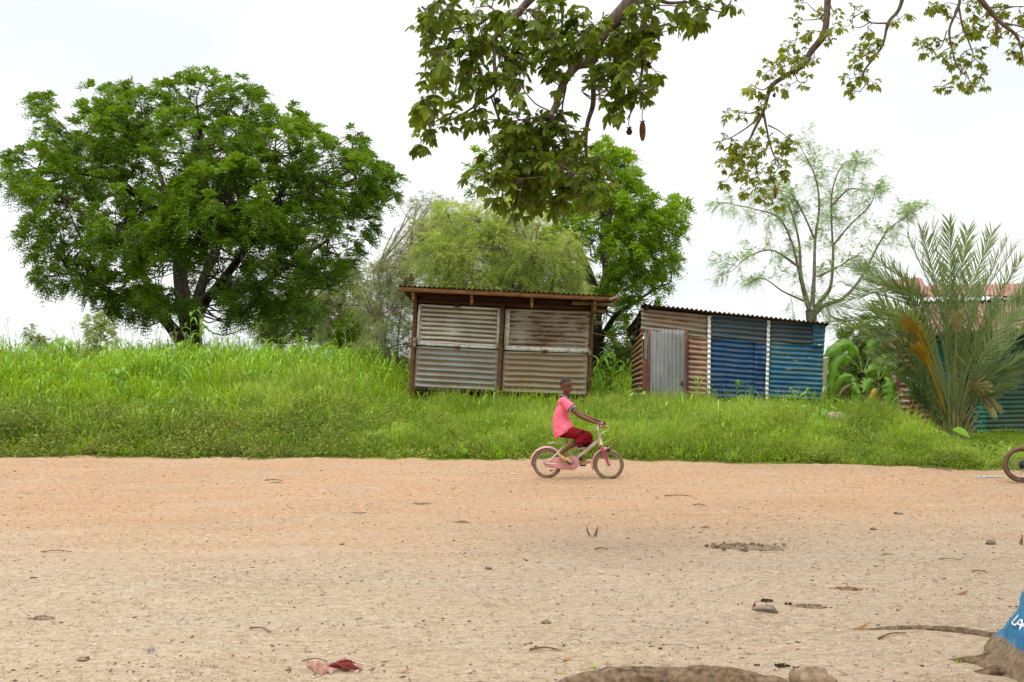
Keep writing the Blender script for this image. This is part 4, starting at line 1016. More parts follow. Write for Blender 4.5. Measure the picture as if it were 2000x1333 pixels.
# ---------------- sparse feathery tree behind the blue shed
FEATH = mat_leaf('fine_feathery_leaves', (0.17, 0.28, 0.06), (0.37, 0.52, 0.15), trans=.48, rough=.6, nscale=.5)
def feather_tree():
    D = 26.0; j = D
    b = P(1584, 815, D); b[2] = 0
    k = empty('feathery_tree', b, 'slender sparse feathery leaved tree behind the blue shed roof', 'tree')
    defs = [
        ([(1583, 830, j), (1583, 700, j), (1585, 640, j), (1584, 606, j)], [.15, .13, .13, .15]),
        ([(1584, 615, j), (1572, 580, j), (1558, 520, j-.2), (1545, 470, j-.4), (1520, 425, j-.5), (1470, 408, j-.6), (1412, 396, j-.7)], [.07, .05, .035, .028, .022, .015, .006]),
        ([(1580, 600, j), (1565, 540, j+.3), (1560, 470, j+.5), (1540, 400, j+.5), (1515, 360, j+.6)], [.06, .04, .03, .02, .006]),
        ([(1586, 600, j), (1590, 540, j), (1592, 470, j+.2), (1600, 400, j+.3), (1590, 340, j+.3), (1560, 282, j+.3)], [.07, .045, .035, .026, .02, .006]),
        ([(1590, 605, j), (1606, 585, j), (1622, 560, j-.2), (1627, 500, j-.3), (1624, 430, j-.3), (1626, 370, j-.3), (1650, 318, j-.4), (1690, 318, j-.4)], [.07, .055, .042, .032, .026, .02, .014, .006]),
        ([(1592, 612, j), (1612, 596, j), (1648, 582, j), (1684, 540, j), (1715, 480, j+.2), (1745, 440, j+.3), (1810, 400, j+.4)], [.075, .055, .042, .032, .025, .018, .006]),
        ([(1626, 400, j-.3), (1660, 370, j-.3), (1700, 375, j-.3)], [.03, .02, .006]),
        ([(1592, 470, j+.2), (1570, 420, j), (1545, 380, j-.3), (1500, 370, j-.4)], [.03, .02, .015, .006]),
        ([(1627, 480, j-.3), (1660, 440, j-.6), (1700, 400, j-.8), (1712, 360, j-.8)], [.03, .02, .015, .006]),
        ([(1558, 520, j-.2), (1510, 490, j-.8), (1465, 500, j-1.), (1430, 530, j-1.1)], [.035, .02, .015, .006]),
        ([(1575, 590, j), (1530, 570, j-.5), (1490, 545, j-.8), (1450, 560, j-.9)], [.03, .02, .012, .006]),
        ([(1600, 540, j), (1640, 520, j+.4), (1680, 500, j+.5), (1700, 530, j+.5)], [.03, .02, .012, .006])]
    limbs = limbset(k, defs, BARK_P, sides=7)
    tg = Geo(); g = Geo()
    O = []; Dv = []; LL = []
    for li, c in enumerate(limbs[1:]):
        n = len(c)
        for s in range(4 if li < 5 else 4, n):
            for q in range(3 if li < 5 else 3):
                f = s/n
                if rng.random() > .08+.38*f: continue
                a = c[s]; d = nrm((c[s]-c[s-1])*0.8+runit(1)[0]*[.22, .22, .16]*2); d[2] += .15
                l = rng.uniform(.35, .85)*(1.15-.35*f)
                e = a+d*l; e[2] -= .15*l
                tubes(tg, np.stack([a, (a+e)/2+[0, 0, .06*l], e])[None], np.array([[.006, .004, .002]]), 4)
                m = 11
                t = np.linspace(.15, 1, m)[:, None]
                pp = a*(1-t)+e*t
                for _ in range(2):
                    O.append(pp+rng.normal(0, .02, pp.shape)); x = nrm(d*.8+runit(m)*.9); x[:, 2] -= .1; Dv.append(x); LL.append(rng.uniform(.16, .32, m))
    O = np.concatenate(O); Dv = np.concatenate(Dv); LL = np.concatenate(LL)
    sprays(g, O, Dv, LL, 9, .05, .014, 60, .4, rng.random(len(O)))
    hold(tg.build('twigs', BARK_P), k); hold(g.build('crown', FEATH), k)
feather_tree()

# ---------------- date palm
PALM = mat_leaf('grey_green_palm_leaflets', (0.085, 0.14, 0.03), (0.34, 0.42, 0.18), trans=.28, rough=.4, nscale=1.0, spec=.5)
PALM_Y = mat_leaf('yellowing_palm_leaflets', (0.30, 0.19, 0.02), (0.52, 0.34, 0.04), trans=.25, rough=.5)
PALM_D = mat_leaf('straw_coloured_palm_leaflets', (0.20, 0.19, 0.06), (0.42, 0.38, 0.17), trans=.2, rough=.6)
RACH = mat_mix('palm_midrib', (0.18, 0.19, 0.06), (0.33, 0.30, 0.12), 5, .6)
def frond(k, base, mid, tip, lab=None, mat=None, ll=.46, n=50, start=.33, lw=.023):
    g = Geo()
    c = spline([base, mid, tip], 40)
    tubes(g, c[None], np.linspace(.024, .005, 40)[None], 5, .9)
    s = np.linspace(start, .99, n); idx = s*39
    pts = np.stack([np.interp(idx, np.arange(40), c[:, a]) for a in range(3)], 1)
    T = nrm(np.gradient(c, axis=0)); tan = np.stack([np.interp(idx, np.arange(40), T[:, a]) for a in range(3)], 1)
    side0 = nrm(np.cross(tan, [0, -.35, 1.0])); up = nrm(np.cross(side0, tan))
    tw = rng.uniform(-.9, .9)
    side = side0*math.cos(tw)+up*math.sin(tw); upn = nrm(np.cross(side, tan))
    prof = np.interp(s, [start, start+.12, .5, .85, 1], [.35, .75, 1, .9, .6])
    for sg in (-1, 1):
        ang = np.interp(s, [0, 1], [R(50), R(24)])[:, None]
        d = tan*np.cos(ang)+sg*side*np.sin(ang)+upn*rng.normal(.28, .14, (n, 1))+rng.normal(0, .10, (n, 3))
        blades(g, pts, d, np.cross(d, upn), ll*prof*rng.uniform(.85, 1.1, n), lw, [(0, .45), (.25, 1), (.7, .8), (1, .05)], rng.uniform(0, .16, n), np.clip(rng.normal(.5, .2, n), 0, 1), fold=.18)
    o = g.build('frond', mat or PALM); hold(o, k)
    if lab: o['label'] = lab
def palm():
    D = 17.6
    b = P(1860, 858, D); b[2] = .02
    k = empty('date_palm', b, 'bushy young date palm with grey green fronds in front of the green shed', 'palm tree')
    def f(bx, by, mx, my, tx, ty, d0=0, d1=0, **kw):
        frond(k, P(bx, by, D), P(mx, my, D+d0), P(tx, ty, D+d1), **kw)
    S = [(1862, 835, 1848, 640, 1772, 462, -.1, -.2), (1862, 835, 1850, 620, 1820, 436, -.2, -.3), (1863, 835, 1858, 600, 1856, 434, 0, .2), (1864, 835, 1880, 620, 1938, 456, -.1, .1),
         (1864, 835, 1890, 640, 1968, 468, .2, .5), (1865, 835, 1905, 660, 1994, 508, -.2, -.3), (1860, 835, 1830, 640, 1742, 520, .2, .3), (1861, 835, 1840, 610, 1800, 450, .3, .6),
         (1866, 835, 1915, 700, 2015, 565, -.3, -.5), (1866, 838, 1925, 730, 2025, 620, -.3, -.8), (1866, 838, 1925, 745, 2040, 672, -.4, -.9), (1866, 840, 1915, 760, 2000, 706, -.2, -.5),
         (1859, 835, 1800, 620, 1650, 556, .1, .1), (1858, 835, 1790, 640, 1640, 598, .1, -.2), (1858, 836, 1775, 640, 1632, 628, -.1, -.2), (1858, 836, 1780, 600, 1690, 545, .4, .7),
         (1858, 838, 1790, 680, 1690, 655, -.3, -.6), (1857, 838, 1790, 700, 1715, 690, -.4, -.7), (1856, 840, 1800, 745, 1755, 720, -.3, -.5), (1855, 842, 1800, 780, 1752, 735, .1, .2),
         (1861, 836, 1850, 680, 1838, 530, -.5, -.9), (1863, 836, 1885, 690, 1925, 550, -.5, -1.),
         (1864, 838, 1890, 720, 1950, 600, -.5, -1.1), (1862, 836, 1870, 600, 1890, 452, .3, .6),
         (1856, 842, 1815, 800, 1785, 770, -.2, -.3), (1857, 842, 1820, 790, 1800, 740, -.3, -.6), (1860, 836, 1800, 660, 1720, 590, .5, .9), (1859, 836, 1790, 600, 1668, 520, .2, .2), (1859, 836, 1805, 600, 1705, 500, -.2, -.3), (1858, 836, 1780, 660, 1655, 640, -.4, -.8), (1858, 838, 1785, 720, 1700, 700, -.5, -.9), (1866, 838, 1930, 640, 2030, 540, .1, .1), (1864, 836, 1900, 620, 1985, 480, -.4, -.6), (1866, 838, 1920, 780, 1975, 760, -.5, -.9), (1858, 838, 1800, 650, 1700, 600, -.7, -1.3), (1858, 836, 1785, 585, 1628, 590, 0, -.2), (1866, 838, 1930, 690, 2010, 600, .5, .9)]
    for s in S: frond(k, P(s[0]+rng.normal(0, 5), s[1], D+rng.normal(0, .08)), P(s[2], s[3], D+s[6]), P(s[4], s[5], D+s[7]))
    f(1857, 838, 1812, 690, 1768, 625, -.5, -.9, lab='bright yellow dying frond', mat=PALM_Y, ll=.30, start=.45)
    f(1858, 840, 1815, 720, 1790, 680, -.6, -1.0, lab='yellowed frond', mat=PALM_Y, ll=.26, start=.5)
    f(1868, 838, 1902, 752, 1944, 800, -.4, -.7, lab='drooping straw coloured frond', mat=PALM_D, ll=.30, start=.4)
    f(1866, 840, 1895, 760, 1925, 790, -.5, -.8, lab='drooping straw coloured frond', mat=PALM_D, ll=.26, start=.4)
    f(1862, 838, 1866, 690, 1868, 618, -.6, -1.0, lab='pale newest frond', mat=PALM_D, ll=.30, start=.75, n=24)
    f(1858, 838, 1790, 672, 1752, 668, -.5, -1.0, lab='dry drooping frond', mat=PALM_D, ll=.30, start=.5)
    g = Geo()
    for i in range(40):
        a = rng.uniform(0, 6.28); q = b+[math.cos(a)*.12, math.sin(a)*.12, -.05]
        e = q+[math.cos(a)*rng.uniform(.08, .5), math.sin(a)*rng.uniform(.05, .3), rng.uniform(.3, 1.1)]
        tube1(g, [q, (q+e)/2+[0, 0, .08], e], .028, .012, n=6, sides=5)
    o = g.build('stem', RACH, smooth=True); hold(o, k)
palm()

# ---------------- bananas
BAN = mat_leaf('banana_leaf_blade', (0.055, 0.18, 0.008), (0.24, 0.46, 0.03), trans=.45, rough=.5, nscale=2.0, spec=.5)
BAN_Y = mat_leaf('yellow_banana_blade', (0.45, 0.26, 0.02), (0.60, 0.42, 0.04), trans=.3, rough=.5, nscale=3)
BAN_D = mat_leaf('withered_banana_blade', (0.06, 0.035, 0.02), (0.14, 0.09, 0.05), trans=.15, rough=.8, nscale=3)
PSTEM = mat_mix('banana_stem', (0.045, 0.035, 0.018), (0.16, 0.14, 0.05), 4, .7, (1, 1, .4))
PET = mat_mix('banana_midrib', (0.16, 0.26, 0.06), (0.26, 0.36, 0.10), 4, .6)
def banana_leaf(k, pts, w, mat, lab=None, start=.25, face=(0, -1, .3), vfold=.25, seed=0):
    w_ = [P(*q) for q in pts]
    n = 48
    c = spline(w_, n); T = nrm(np.gradient(c, axis=0))
    fv = np.asarray(face, float); s = nrm(np.cross(T, fv)); u = nrm(np.cross(s, T))
    t = np.linspace(0, 1, n); q = np.clip((t-start)/(1-start), 0, 1)
    wd = .82*w*np.interp(q, [0, .02, .15, .5, .85, 1], [0, .3, .8, 1, .7, .05])
    g = Geo(); rows = []
    for j, f in enumerate((-1, -.45, 0, .45, 1)):
        notch = 1-.55*sstep(.62, .80, vn(t*17+seed*9, 0*t+(f > 0)*5, 3+seed))*(abs(f) == 1)-.12*(abs(f) == 1)*vn(t*40, 0*t+j, 8)
        rows.append(c+s*(wd*.5*f*notch)[:, None]-u*(wd*vfold*abs(f)**1.5)[:, None]+u*(.015*np.sin(t*40+seed))[:, None]*abs(f))
    V = np.stack(rows, 1); i = np.arange(n-1)[:, None]*5+np.arange(4)[None]
    keep = q[1:] > 0
    i = i[keep].ravel()
    g.add(V.reshape(-1, 3), np.stack([i, i+1, i+6, i+5], 1), np.clip(np.tile([.15, .45, .95, .45, .15], n)*.6+.55*np.repeat(vn(t*30+seed, 0*t, 9), 5)*np.tile([1, 1, .3, 1, 1], n)+.1, 0, 1))
    o = g.build('leaf', mat, smooth=True); hold(o, k)
    if lab: o['label'] = lab
    g = Geo(); tubes(g, (c-u*.004)[None], np.linspace(.015, .004, n)[None], 5)
    r = g.build('midrib', PET, smooth=True); hold(r, o)
    return o
def banana(name_lab, stem, leaves, r=.07):
    D = stem[0][2]
    b = P(*stem[0]); b[2] = 0
    k = empty('banana_plant', b, name_lab, 'banana plant', 'banana plants beside the blue shed')
    g = Geo(); pts = [b]+[P(*q) for q in stem[1:]]
    tube1(g, pts, r, r*.55, sides=9); hold(g.build('stem', PSTEM, smooth=True), k)
    for i, (pts, w, m, lab) in enumerate(leaves):
        banana_leaf(k, pts, w, m, lab, seed=i)
d = 20.6
banana('banana plant nearest the blue wall with broad leaf arching left', [(1687, 850, d), (1687, 790, d), (1685, 728, d)],
       [([(1685, 728, d), (1674, 690, d), (1650, 672, d-.2), (1608, 698, d-.4)], .36, BAN, None),
        ([(1685, 730, d), (1660, 702, d-.1), (1636, 705, d-.3), (1622, 765, d-.4)], .40, BAN, None),
        ([(1686, 730, d), (1700, 694, d), (1704, 668, d), (1694, 640, d+.1)], .26, BAN, None),
        ([(1685, 745, d), (1660, 735, d-.2), (1635, 745, d-.3), (1612, 800, d-.3)], .30, BAN, None),
        ([(1686, 750, d), (1690, 730, d+.3), (1720, 720, d+.5), (1745, 750, d+.6)], .34, BAN, None),
        ([(1684, 752, d), (1660, 752, d-.2), (1640, 772, d-.3), (1632, 812, d-.3)], .22, BAN_D, 'withered brown hanging leaf')])
banana('banana plant nearest the palm with one yellow leaf', [(1718, 850, d-.3), (1717, 790, d-.3), (1716, 742, d-.3)],
       [([(1716, 742, d-.3), (1712, 710, d-.3), (1703, 690, d-.4), (1696, 662, d-.4)], .20, BAN, 'upright new leaf'),
        ([(1717, 745, d-.3), (1732, 722, d-.4), (1752, 716, d-.5), (1782, 732, d-.6)], .36, BAN, None),
        ([(1716, 742, d-.3), (1722, 706, d-.3), (1738, 698, d-.2), (1760, 712, d-.1)], .34, BAN, None),
        ([(1717, 755, d-.3), (1705, 745, d-.5), (1694, 748, d-.6), (1686, 766, d-.7)], .32, BAN, None),
        ([(1718, 760, d-.3), (1732, 742, d-.5), (1742, 760, d-.6), (1740, 800, d-.6)], .42, BAN, None),
        ([(1718, 765, d-.3), (1712, 760, d-.5), (1704, 775, d-.6), (1702, 806, d-.6)], .16, BAN_Y, 'bright yellow hanging leaf'),
        ([(1718, 770, d-.3), (1730, 760, d-.1), (1750, 770, d), (1757, 810, d)], .40, BAN, None)])
banana('low banana sucker between the two taller banana plants', [(1664, 850, d+.2), (1664, 815, d+.2), (1664, 785, d+.2)],
       [([(1664, 790, d+.2), (1660, 760, d), (1665, 745, d-.1), (1680, 770, d-.3)], .28, BAN, None),
        ([(1664, 790, d+.2), (1668, 765, d), (1676, 775, d-.2), (1676, 815, d-.3)], .30, BAN, None),
        ([(1664, 795, d+.2), (1650, 770, d), (1640, 770, d-.2), (1628, 800, d-.3)], .26, BAN, None)], r=.05)

# ---------------- individual coarse plants near the sheds
COARSE = mat_leaf('coarse_plant_blades', (0.10, 0.25, 0.012), (0.28, 0.50, 0.045), trans=.42, rough=.4, nscale=1.5, spec=.5)
def corn(lab, px, py, D, H, nleaf, L, W, name='tall_grass_plant', cat='plant', n_st=3, group=None):
    b = P(px, py, D); b[2] = 0 if b[0] > -2 else float(terrain(b[0], np.array(D)))
    k = empty(name, b, lab, cat, group)
    g = Geo(); lg = Geo()
    for s in range(n_st):
        q = b+[rng.normal(0, .08), rng.normal(0, .08), 0]; e = q+[rng.normal(0, .12), rng.normal(0, .1), H*rng.uniform(.8, 1)]
        c = tube1(g, [q, (q+e)/2+rng.normal(0, .02, 3), e], .011, .005, n=10, sides=5)
        m = nleaf; i = rng.uniform(2, 9.9, m)
        pos = np.stack([np.interp(i, np.arange(10), c[:, a]) for a in range(3)], 1)
        az = rng.uniform(0, 6.28, m)+np.where(np.arange(m) % 2, math.pi, 0)
        d = np.stack([np.cos(az)*.7, np.sin(az)*.5, np.ones(m)*rng.uniform(.6, 1.2, m)], 1)
        blades(lg, pos, d, np.stack([-np.sin(az), np.cos(az), 0*az], 1), L*rng.uniform(.7, 1.15, m), W*rng.uniform(.8, 1.2, m), [(0, .5), (.15, .9), (.35, 1), (.55, .9), (.8, .5), (1, .03)], rng.uniform(.6, 1.2, m), rng.uniform(.3, .9, m), fold=.2)
    hold(g.build('stem', COARSE), k); hold(lg.build('leaves', COARSE), k)
corn('arching broad bladed grass clump before the middle post of the kiosk', 968, 850, 18.6, .95, 6, .55, .040, n_st=3)
corn('dark green maize plant beside the right post of the kiosk', 1176, 850, 19.8, 1.75, 12, .60, .075, 'maize_plant', n_st=3)
corn('maize plant standing deeper in the gap between the sheds', 1200, 850, 21.5, 1.7, 11, .60, .07, 'maize_plant', n_st=3)
corn('slim grass clump before the pink wall beside the door', 1364, 850, 19.3, 1.15, 4, .5, .030, n_st=2)
corn('tallest grass clump leaning before the deep blue wall', 1462, 850, 19.2, 1.25, 6, .7, .038, n_st=3)
corn('low arching grass clump left of the deep blue wall seam', 1428, 850, 18.9, .9, 5, .6, .032, n_st=2)
corn('grass clump in front of the turquoise wall', 1534, 850, 19.0, .85, 5, .45, .03, n_st=3)
corn('upright light green reeds between banana plants and palm', 1740, 850, 18.6, .9, 9, .55, .035, n_st=5)
corn('light green grass clump below the yellow banana leaf', 1700, 850, 18.8, .7, 8, .5, .035, n_st=4)
for i, (x, dd, h, lab) in enumerate(((500, 19.5, 1.55, 'broad leaved maize plant in the middle of the tall grass'), (120, 21, 1.65, 'broad leaved maize plant near the left edge of the tall grass'), (345, 20.5, 1.6, 'broad leaved maize plant before the shade tree trunk'), (640, 22, 1.5, 'broad leaved maize plant at the right end of the tall grass'), (225, 18.6, 1.2, 'shorter maize plant low in the tall grass on the left'), (390, 24, 2.05, 'tallest maize plant rising against the shade tree trunk'))):
    corn(lab, x, 800, dd, h, 10, .6, .06, 'maize_plant', n_st=3, group='maize plants in the tall grass')
def leafy(lab, px, py, D, H, n, L, W, name='broadleaf_plant', mat=None, face_cam=.4):
    b = P(px, py, D); b[2] = 0
    k = empty(name, b, lab, 'plant')
    g = Geo(); lg = Geo()
    az = rng.uniform(0, 6.28, n)
    for i in range(n):
        e = b+[math.cos(az[i])*H*.45*rng.uniform(.3, 1), math.sin(az[i])*H*.4, H*rng.uniform(.45, 1)]
        tube1(g, [b, (b+e)/2+[0, 0, .04], e], .008, .004, n=6, sides=4)
        d = nrm(np.array([math.cos(az[i]), math.sin(az[i])*.5-face_cam, -.35]))
        blades(lg, [e], [d], [np.cross(d, [0, -.4, 1])], L*rng.uniform(.8, 1.15), W, [(0, .3), (.08, .75), (.25, 1), (.5, .95), (.75, .6), (1, .04)], .15, rng.uniform(.5, 1), fold=.12)
    hold(g.build('stem', COARSE), k); hold(lg.build('leaves', mat or COARSE), k)
leafy('low plant with large round bright leaves at the foot of the date palm', 1842, 880, 16.9, .42, 9, .26, .24)
leafy('small leafy plant at the foot of the rusty orange side wall', 1262, 850, 19.2, .95, 22, .14, .07)
leafy('pointed leaf plant at the right corner of the blue shed', 1608, 850, 19.3, 1.05, 12, .20, .05)
leafy('broad leaved plant half hidden in grass at the blue shed corner', 1585, 870, 18.2, .75, 12, .15, .07)
# ================================================================== OVERHANGING TREE
PALMATE = mat_leaf('dark_palmate_leaves', (0.060, 0.100, 0.005), (0.19, 0.26, 0.016), trans=.48, rough=.5, nscale=2.5, tcol=(1.0, .95, .35), spec=.25)
PALMATE2 = mat_leaf('olive_palmate_leaves', (0.13, 0.18, 0.010), (0.34, 0.39, 0.030), trans=.50, rough=.42, nscale=2.5, tcol=(1.0, .95, .35), spec=.5)
BRANCHM = mat_mix('grey_brown_branch_bark', (0.060, 0.043, 0.030), (0.16, 0.12, 0.088), 22, .95, (1, 1, .5), bump=.8, bdist=.006)
FRUITM = mat_mix('velvety_brown_pod', (0.085, 0.038, 0.016), (0.17, 0.08, 0.032), 18, .9)
FRUITG = mat_mix('velvety_green_pod', (0.14, 0.15, 0.04), (0.22, 0.22, 0.07), 18, .85)
WITHER = mat_mix('withered_flower', (0.02, 0.012, 0.012), (0.06, 0.03, 0.03), 20, .9)

def palmate(g, O, Dv, L, W, tint):
    """hand shaped leaves: 5-7 leaflets spreading from each petiole end"""
    n = len(O)
    Dv = nrm(Dv); N0 = nrm(np.cross(Dv, runit(n))*.55+np.array([0, 0, 1.0])); S = nrm(np.cross(Dv, N0)); N0 = np.cross(S, Dv)
    L = L*rng.uniform(.6, 1.15, n)
    for j in range(6):
        a = (j-2.5)*R(38)+rng.normal(0, .12, n)
        d = Dv*np.cos(a)[:, None]+S*np.sin(a)[:, None]-N0*rng.uniform(.05, .5, n)[:, None]
        d[:, 2] -= .25
        l = L*(1-.11*abs(j-2.5))*rng.uniform(.85, 1.1, n)
        blades(g, O, d, np.cross(d, N0+rng.normal(0, .15, (n, 3))), l, W/L.mean()*l, [(0, .10), (.22, .5), (.5, .92), (.68, 1), (.85, .66), (1, .04)], rng.uniform(.02, .35, n), np.clip(tint+rng.normal(0, .1, n), 0, 1), fold=.13)

def leaf_masses(g, tg, circ, D, depth, per, L, W, nodes, pet=.10, tw=.006):
    """leaf rosettes in round masses, each rosette on its own twig"""
    for (x, y, r) in circ:
        rm = r/F*D; c = P(x, y, D+rng.uniform(-depth, depth))
        n = max(2, int(per*(r/40.0)**2))
        q = c+runit(n)*rm*(rng.random(n)**.45)[:, None]*[1, 1, .95]
        i = np.argmin(np.linalg.norm(nodes-c, axis=1)); a = nodes[i]
        mid = (a+c)/2+rng.normal(0, .04, 3)*np.linalg.norm(c-a)*2
        tube1(tg, [a, mid, c], .004+.006*np.linalg.norm(c-a), .004, n=10, sides=6, caps=False)
        t = np.linspace(0, 1, 4)[None, :, None]
        pts = c*(1-t)+q[:, None]*t; pts[:, 1:3] += rng.normal(0, rm*.06, (n, 2, 3))
        tubes(tg, pts, np.linspace(tw, tw*.5, 4)[None], 5)
        m = 4
        O = np.repeat(q, m, 0); dd = nrm(np.repeat(nrm(q-c), m, 0)*.6+runit(n*m)*.8+[0, 0, -.12])
        e = O+dd*pet*rng.uniform(.5, 1.2, n*m)[:, None]
        tubes(tg, np.stack([O, (O+e)/2+[0, 0, .008], e], 1), np.array([[.0022, .0018, .0015]]), 3)
        palmate(g, e, dd, L, W, np.repeat(rng.uniform(.2, .9, n), m))

def pod(k, px, py, D, Lp, mat, lab=None, stalk=.12, cut=False):
    g = Geo(); c = P(px, py, D)
    tube1(g, [c+[.01, 0, stalk+.03], c+[-.004, 0, stalk*.5], c], .0035, n=8, sides=5)
    pr = [(.006, 0), (.017, -.012), (.021, -.03), (.024, -Lp*.45), (.021, -Lp*.75), (.012, -Lp*.95), (.003, -Lp)]
    lathe(g, pr, c, 12)
    a = np.linspace(0, 6.28, 6)[:-1]
    d = np.stack([np.cos(a), np.sin(a), -.5*np.ones(5)], 1)
    blades(g, np.repeat([c], 5, 0), d, np.stack([-np.sin(a), np.cos(a), 0*a], 1), .035, .018, [(0, .6), (.5, 1), (1, .2)], -.6, 0)
    o = g.build('seed_pod', mat, smooth=True); hold(o, k)
    if lab: o['label'] = lab

def baobab():
    TC = np.array([3.75, 4.7, 0])
    k = empty('overhanging_tree', TC, 'big tree with painted blue trunk base at right edge and leafy branches hanging overhead', 'tree')
    # trunk with flared painted base
    def rad(z, a):
        r = np.interp(z, [-.3, 0, .05, .10, .133, .31, .55, 1.1, 2.2, 3.6, 4.6], [1.24, 1.21, 1.205, 1.20, 1.197, 1.185, 1.08, .95, .84, .74, .55])
        fl = np.exp(-np.maximum(z, 0)/.22)
        da = (np.asarray(a)-2.688+math.pi) % (2*math.pi)-math.pi
        r = r+np.interp(z, [-.3, 0, .05, .10, .133, .31], [.26, .18, .13, .10, .078, 0])*np.exp(-(da/.36)**2)
        return r*(1+.012*np.sin(a*5+.6)+.010*np.sin(a*9+2)+fl*.02*np.sin(a*7))
    g = Geo(); zs = np.concatenate([np.linspace(-.25, .7, 40), np.linspace(.75, 4.6, 40)]); aa = np.linspace(0, 2*math.pi, 161)[:-1]
    Z, A = np.meshgrid(zs, aa, indexing='ij')
    Rr = rad(Z, A)+(.03*(vn(A*14, Z*9, 2)-.5)+.022*(vn(A*38, Z*14, 5)-.5))*(1+1.2*np.exp(-np.maximum(Z, 0)/.12))
    lean = Z*.02
    V = np.stack([TC[0]+lean+Rr*np.cos(A), TC[1]+Rr*np.sin(A), Z], -1)
    h, w = Z.shape; i = np.arange(h-1)[:, None]*w; j = np.arange(w)[None]
    Fc = np.stack([i+j, i+(j+1) % w, i+w+(j+1) % w, i+w+j], -1).reshape(-1, 4)
    g.add(V.reshape(-1, 3), Fc)
    m = NT('bark_with_blue_paint'); o = m.obj
    s = m.n('ShaderNodeSeparateXYZ', {'Vector': o})
    n1 = m.noise(o, 9, 6, .65); n2 = m.noise(m.mapping(o, (2, 2, .8)), 22, 6, .7)
    edge_ = m.math('ADD', s.outputs[2], m.math('MULTIPLY', m.math('SUBTRACT', n1, .5), .13))
    paint = m.n('ShaderNodeMapRange', {'Value': edge_, 1: .125, 2: .150, 3: 0., 4: 1.}).outputs[0]
    paint = m.math('MULTIPLY', paint, m.math('LESS_THAN', edge_, 1.25))
    paint = m.math('MULTIPLY', paint, m.ramp(n2, [(.34, .25), (.47, 1.0)]))
    bark = m.mix(m.ramp(n2, [(.3, 0.), (.7, 1.)]), (.13, .085, .045), (.46, .34, .21))
    bark = m.mix(m.ramp(n1, [(.4, 0.), (.7, .5)]), bark, (.17, .11, .06))
    blue = m.mix(m.ramp(n2, [(.3, 0.), (.7, 1.)]), (.015, .16, .38), (.06, .32, .56))
    c = m.mix(paint, bark, blue)
    BARKP = m.end(m.bsdf(c, .75, m.bump(n2, 1.0, .04), 0, .3))
    hold(g.build('trunk', BARKP, smooth=True), k)
    ROOT = mat_mix('root_bark', (.075, .045, .022), (.25, .17, .10), 26, .95, (1, 1, 1), bump=1.0, bdist=.02)
    # hand painted letters, strokes laid on the bark
    def onb(px, py):
        """point of the bark surface seen near this place of the painted band"""
        best = None; o_ = np.array([0, 0, CAM_H]); dr = nrm(P(px, py, 1.0)-o_)
        for t in np.linspace(4.2, 6.6, 700):
            q = o_+dr*t; a = math.atan2(q[1]-TC[1], q[0]-TC[0]-q[2]*.02)
            if math.hypot(q[0]-TC[0]-q[2]*.02, q[1]-TC[1]) < rad(q[2], a)+.008: return q
        return None
    lg = Geo()
    strokes = [[(1989, 1202), (1981, 1212), (1977, 1217), (1981, 1221), (1988, 1218)],
               [(1983, 1222), (1994, 1211), (1996, 1217), (1992, 1228)], [(1988, 1219), (1995, 1222)],
               [(1992, 1231), (2000, 1219), (1999, 1232), (2007, 1222)]]
    for st in strokes:
        q = [onb(*p_) for p_ in st]; q = [x for x in q if x is not None]
        if len(q) >= 2: tube1(lg, q, .0040, n=6*len(q), sides=6)
    if lg.n: hold(lg.build('painted_letters', WHITE_PAINT), k)
    # surface roots
    def root(pts, rr, sq=.6, name='root'):
        g = Geo(); c = np.array(pts, float); n = 14*(len(pts)-1)
        cc = spline(c, n); r_ = np.interp(np.linspace(0, 1, n), np.linspace(0, 1, len(rr)), rr)
        r_ = r_*(1+.45*(vn(cc[:, 0]*7, cc[:, 1]*7, 4)-.5)); cc[:, 2] += .015*(vn(cc[:, 0]*5, cc[:, 1]*9, 6)-.5)
        tubes(g, cc[None], r_[None], 14, caps=True)
        V = g.V[0]; mid = np.repeat(cc, 14, 0)
        V[:] = mid+(V-mid)*np.array([1, 1, sq])*(1+.25*(vn(V[:, 0]*21, V[:, 1]*21+V[:, 2]*30, 7)-.5))[:, None]
        hold(g.build(name, ROOT, smooth=True), k)
    root([(2.9, 4.95, .06), (2.6, 5.12, .035), (2.42, 5.2, .015), (2.30, 5.24, -.015)], [.13, .075, .045, .025])
    root([(3.0, 5.3, .05), (2.72, 5.68, .012), (2.4, 5.82, .006), (2.1, 5.80, .0), (1.9, 5.86, -.03)], [.07, .04, .032, .026, .02])
    root([(2.8, 4.8, .07), (2.55, 4.98, .03), (2.35, 5.05, -.01)], [.12, .05, .02])
    root([(2.8, 4.6, .06), (2.4, 4.62, .01), (2.1, 4.7, -.01)], [.10, .04, .02])
    root([(.15, 4.70, .005), (.35, 4.80, .008), (.6, 4.86, .02), (.9, 4.86, .02), (1.12, 4.84, .02), (1.32, 4.78, -.02)], [.05, .09, .10, .115, .10, .08], .62)
    root([(1.32, 4.78, -.02), (1.9, 4.45, -.01), (2.6, 4.5, .06), (3.2, 4.6, .2)], [.07, .08, .12, .25], .6)
    root([(-.25, 4.66, -.035), (-.02, 4.78, -.015), (.15, 4.74, .0)], [.03, .05, .06], .5)
    # limbs that carry the hanging branches
    def br(name, pts, rr, n=None, sides=12, lab=None):
        g = Geo(); c = tube1(g, pts, rr, n=n or 10*(len(pts)-1), sides=sides); V = g.V[0]
        V += (0.10*np.interp(np.arange(len(V)), [0, len(V)], [rr[0], rr[-1]]))[:, None]*(np.stack([vn(V[:, 0]*14, V[:, 2]*14, s) for s in (1, 2, 3)], 1)-.5)
        o = g.build(name, BRANCHM, smooth=True); hold(o, k)
        if lab: o['label'] = lab
        return c
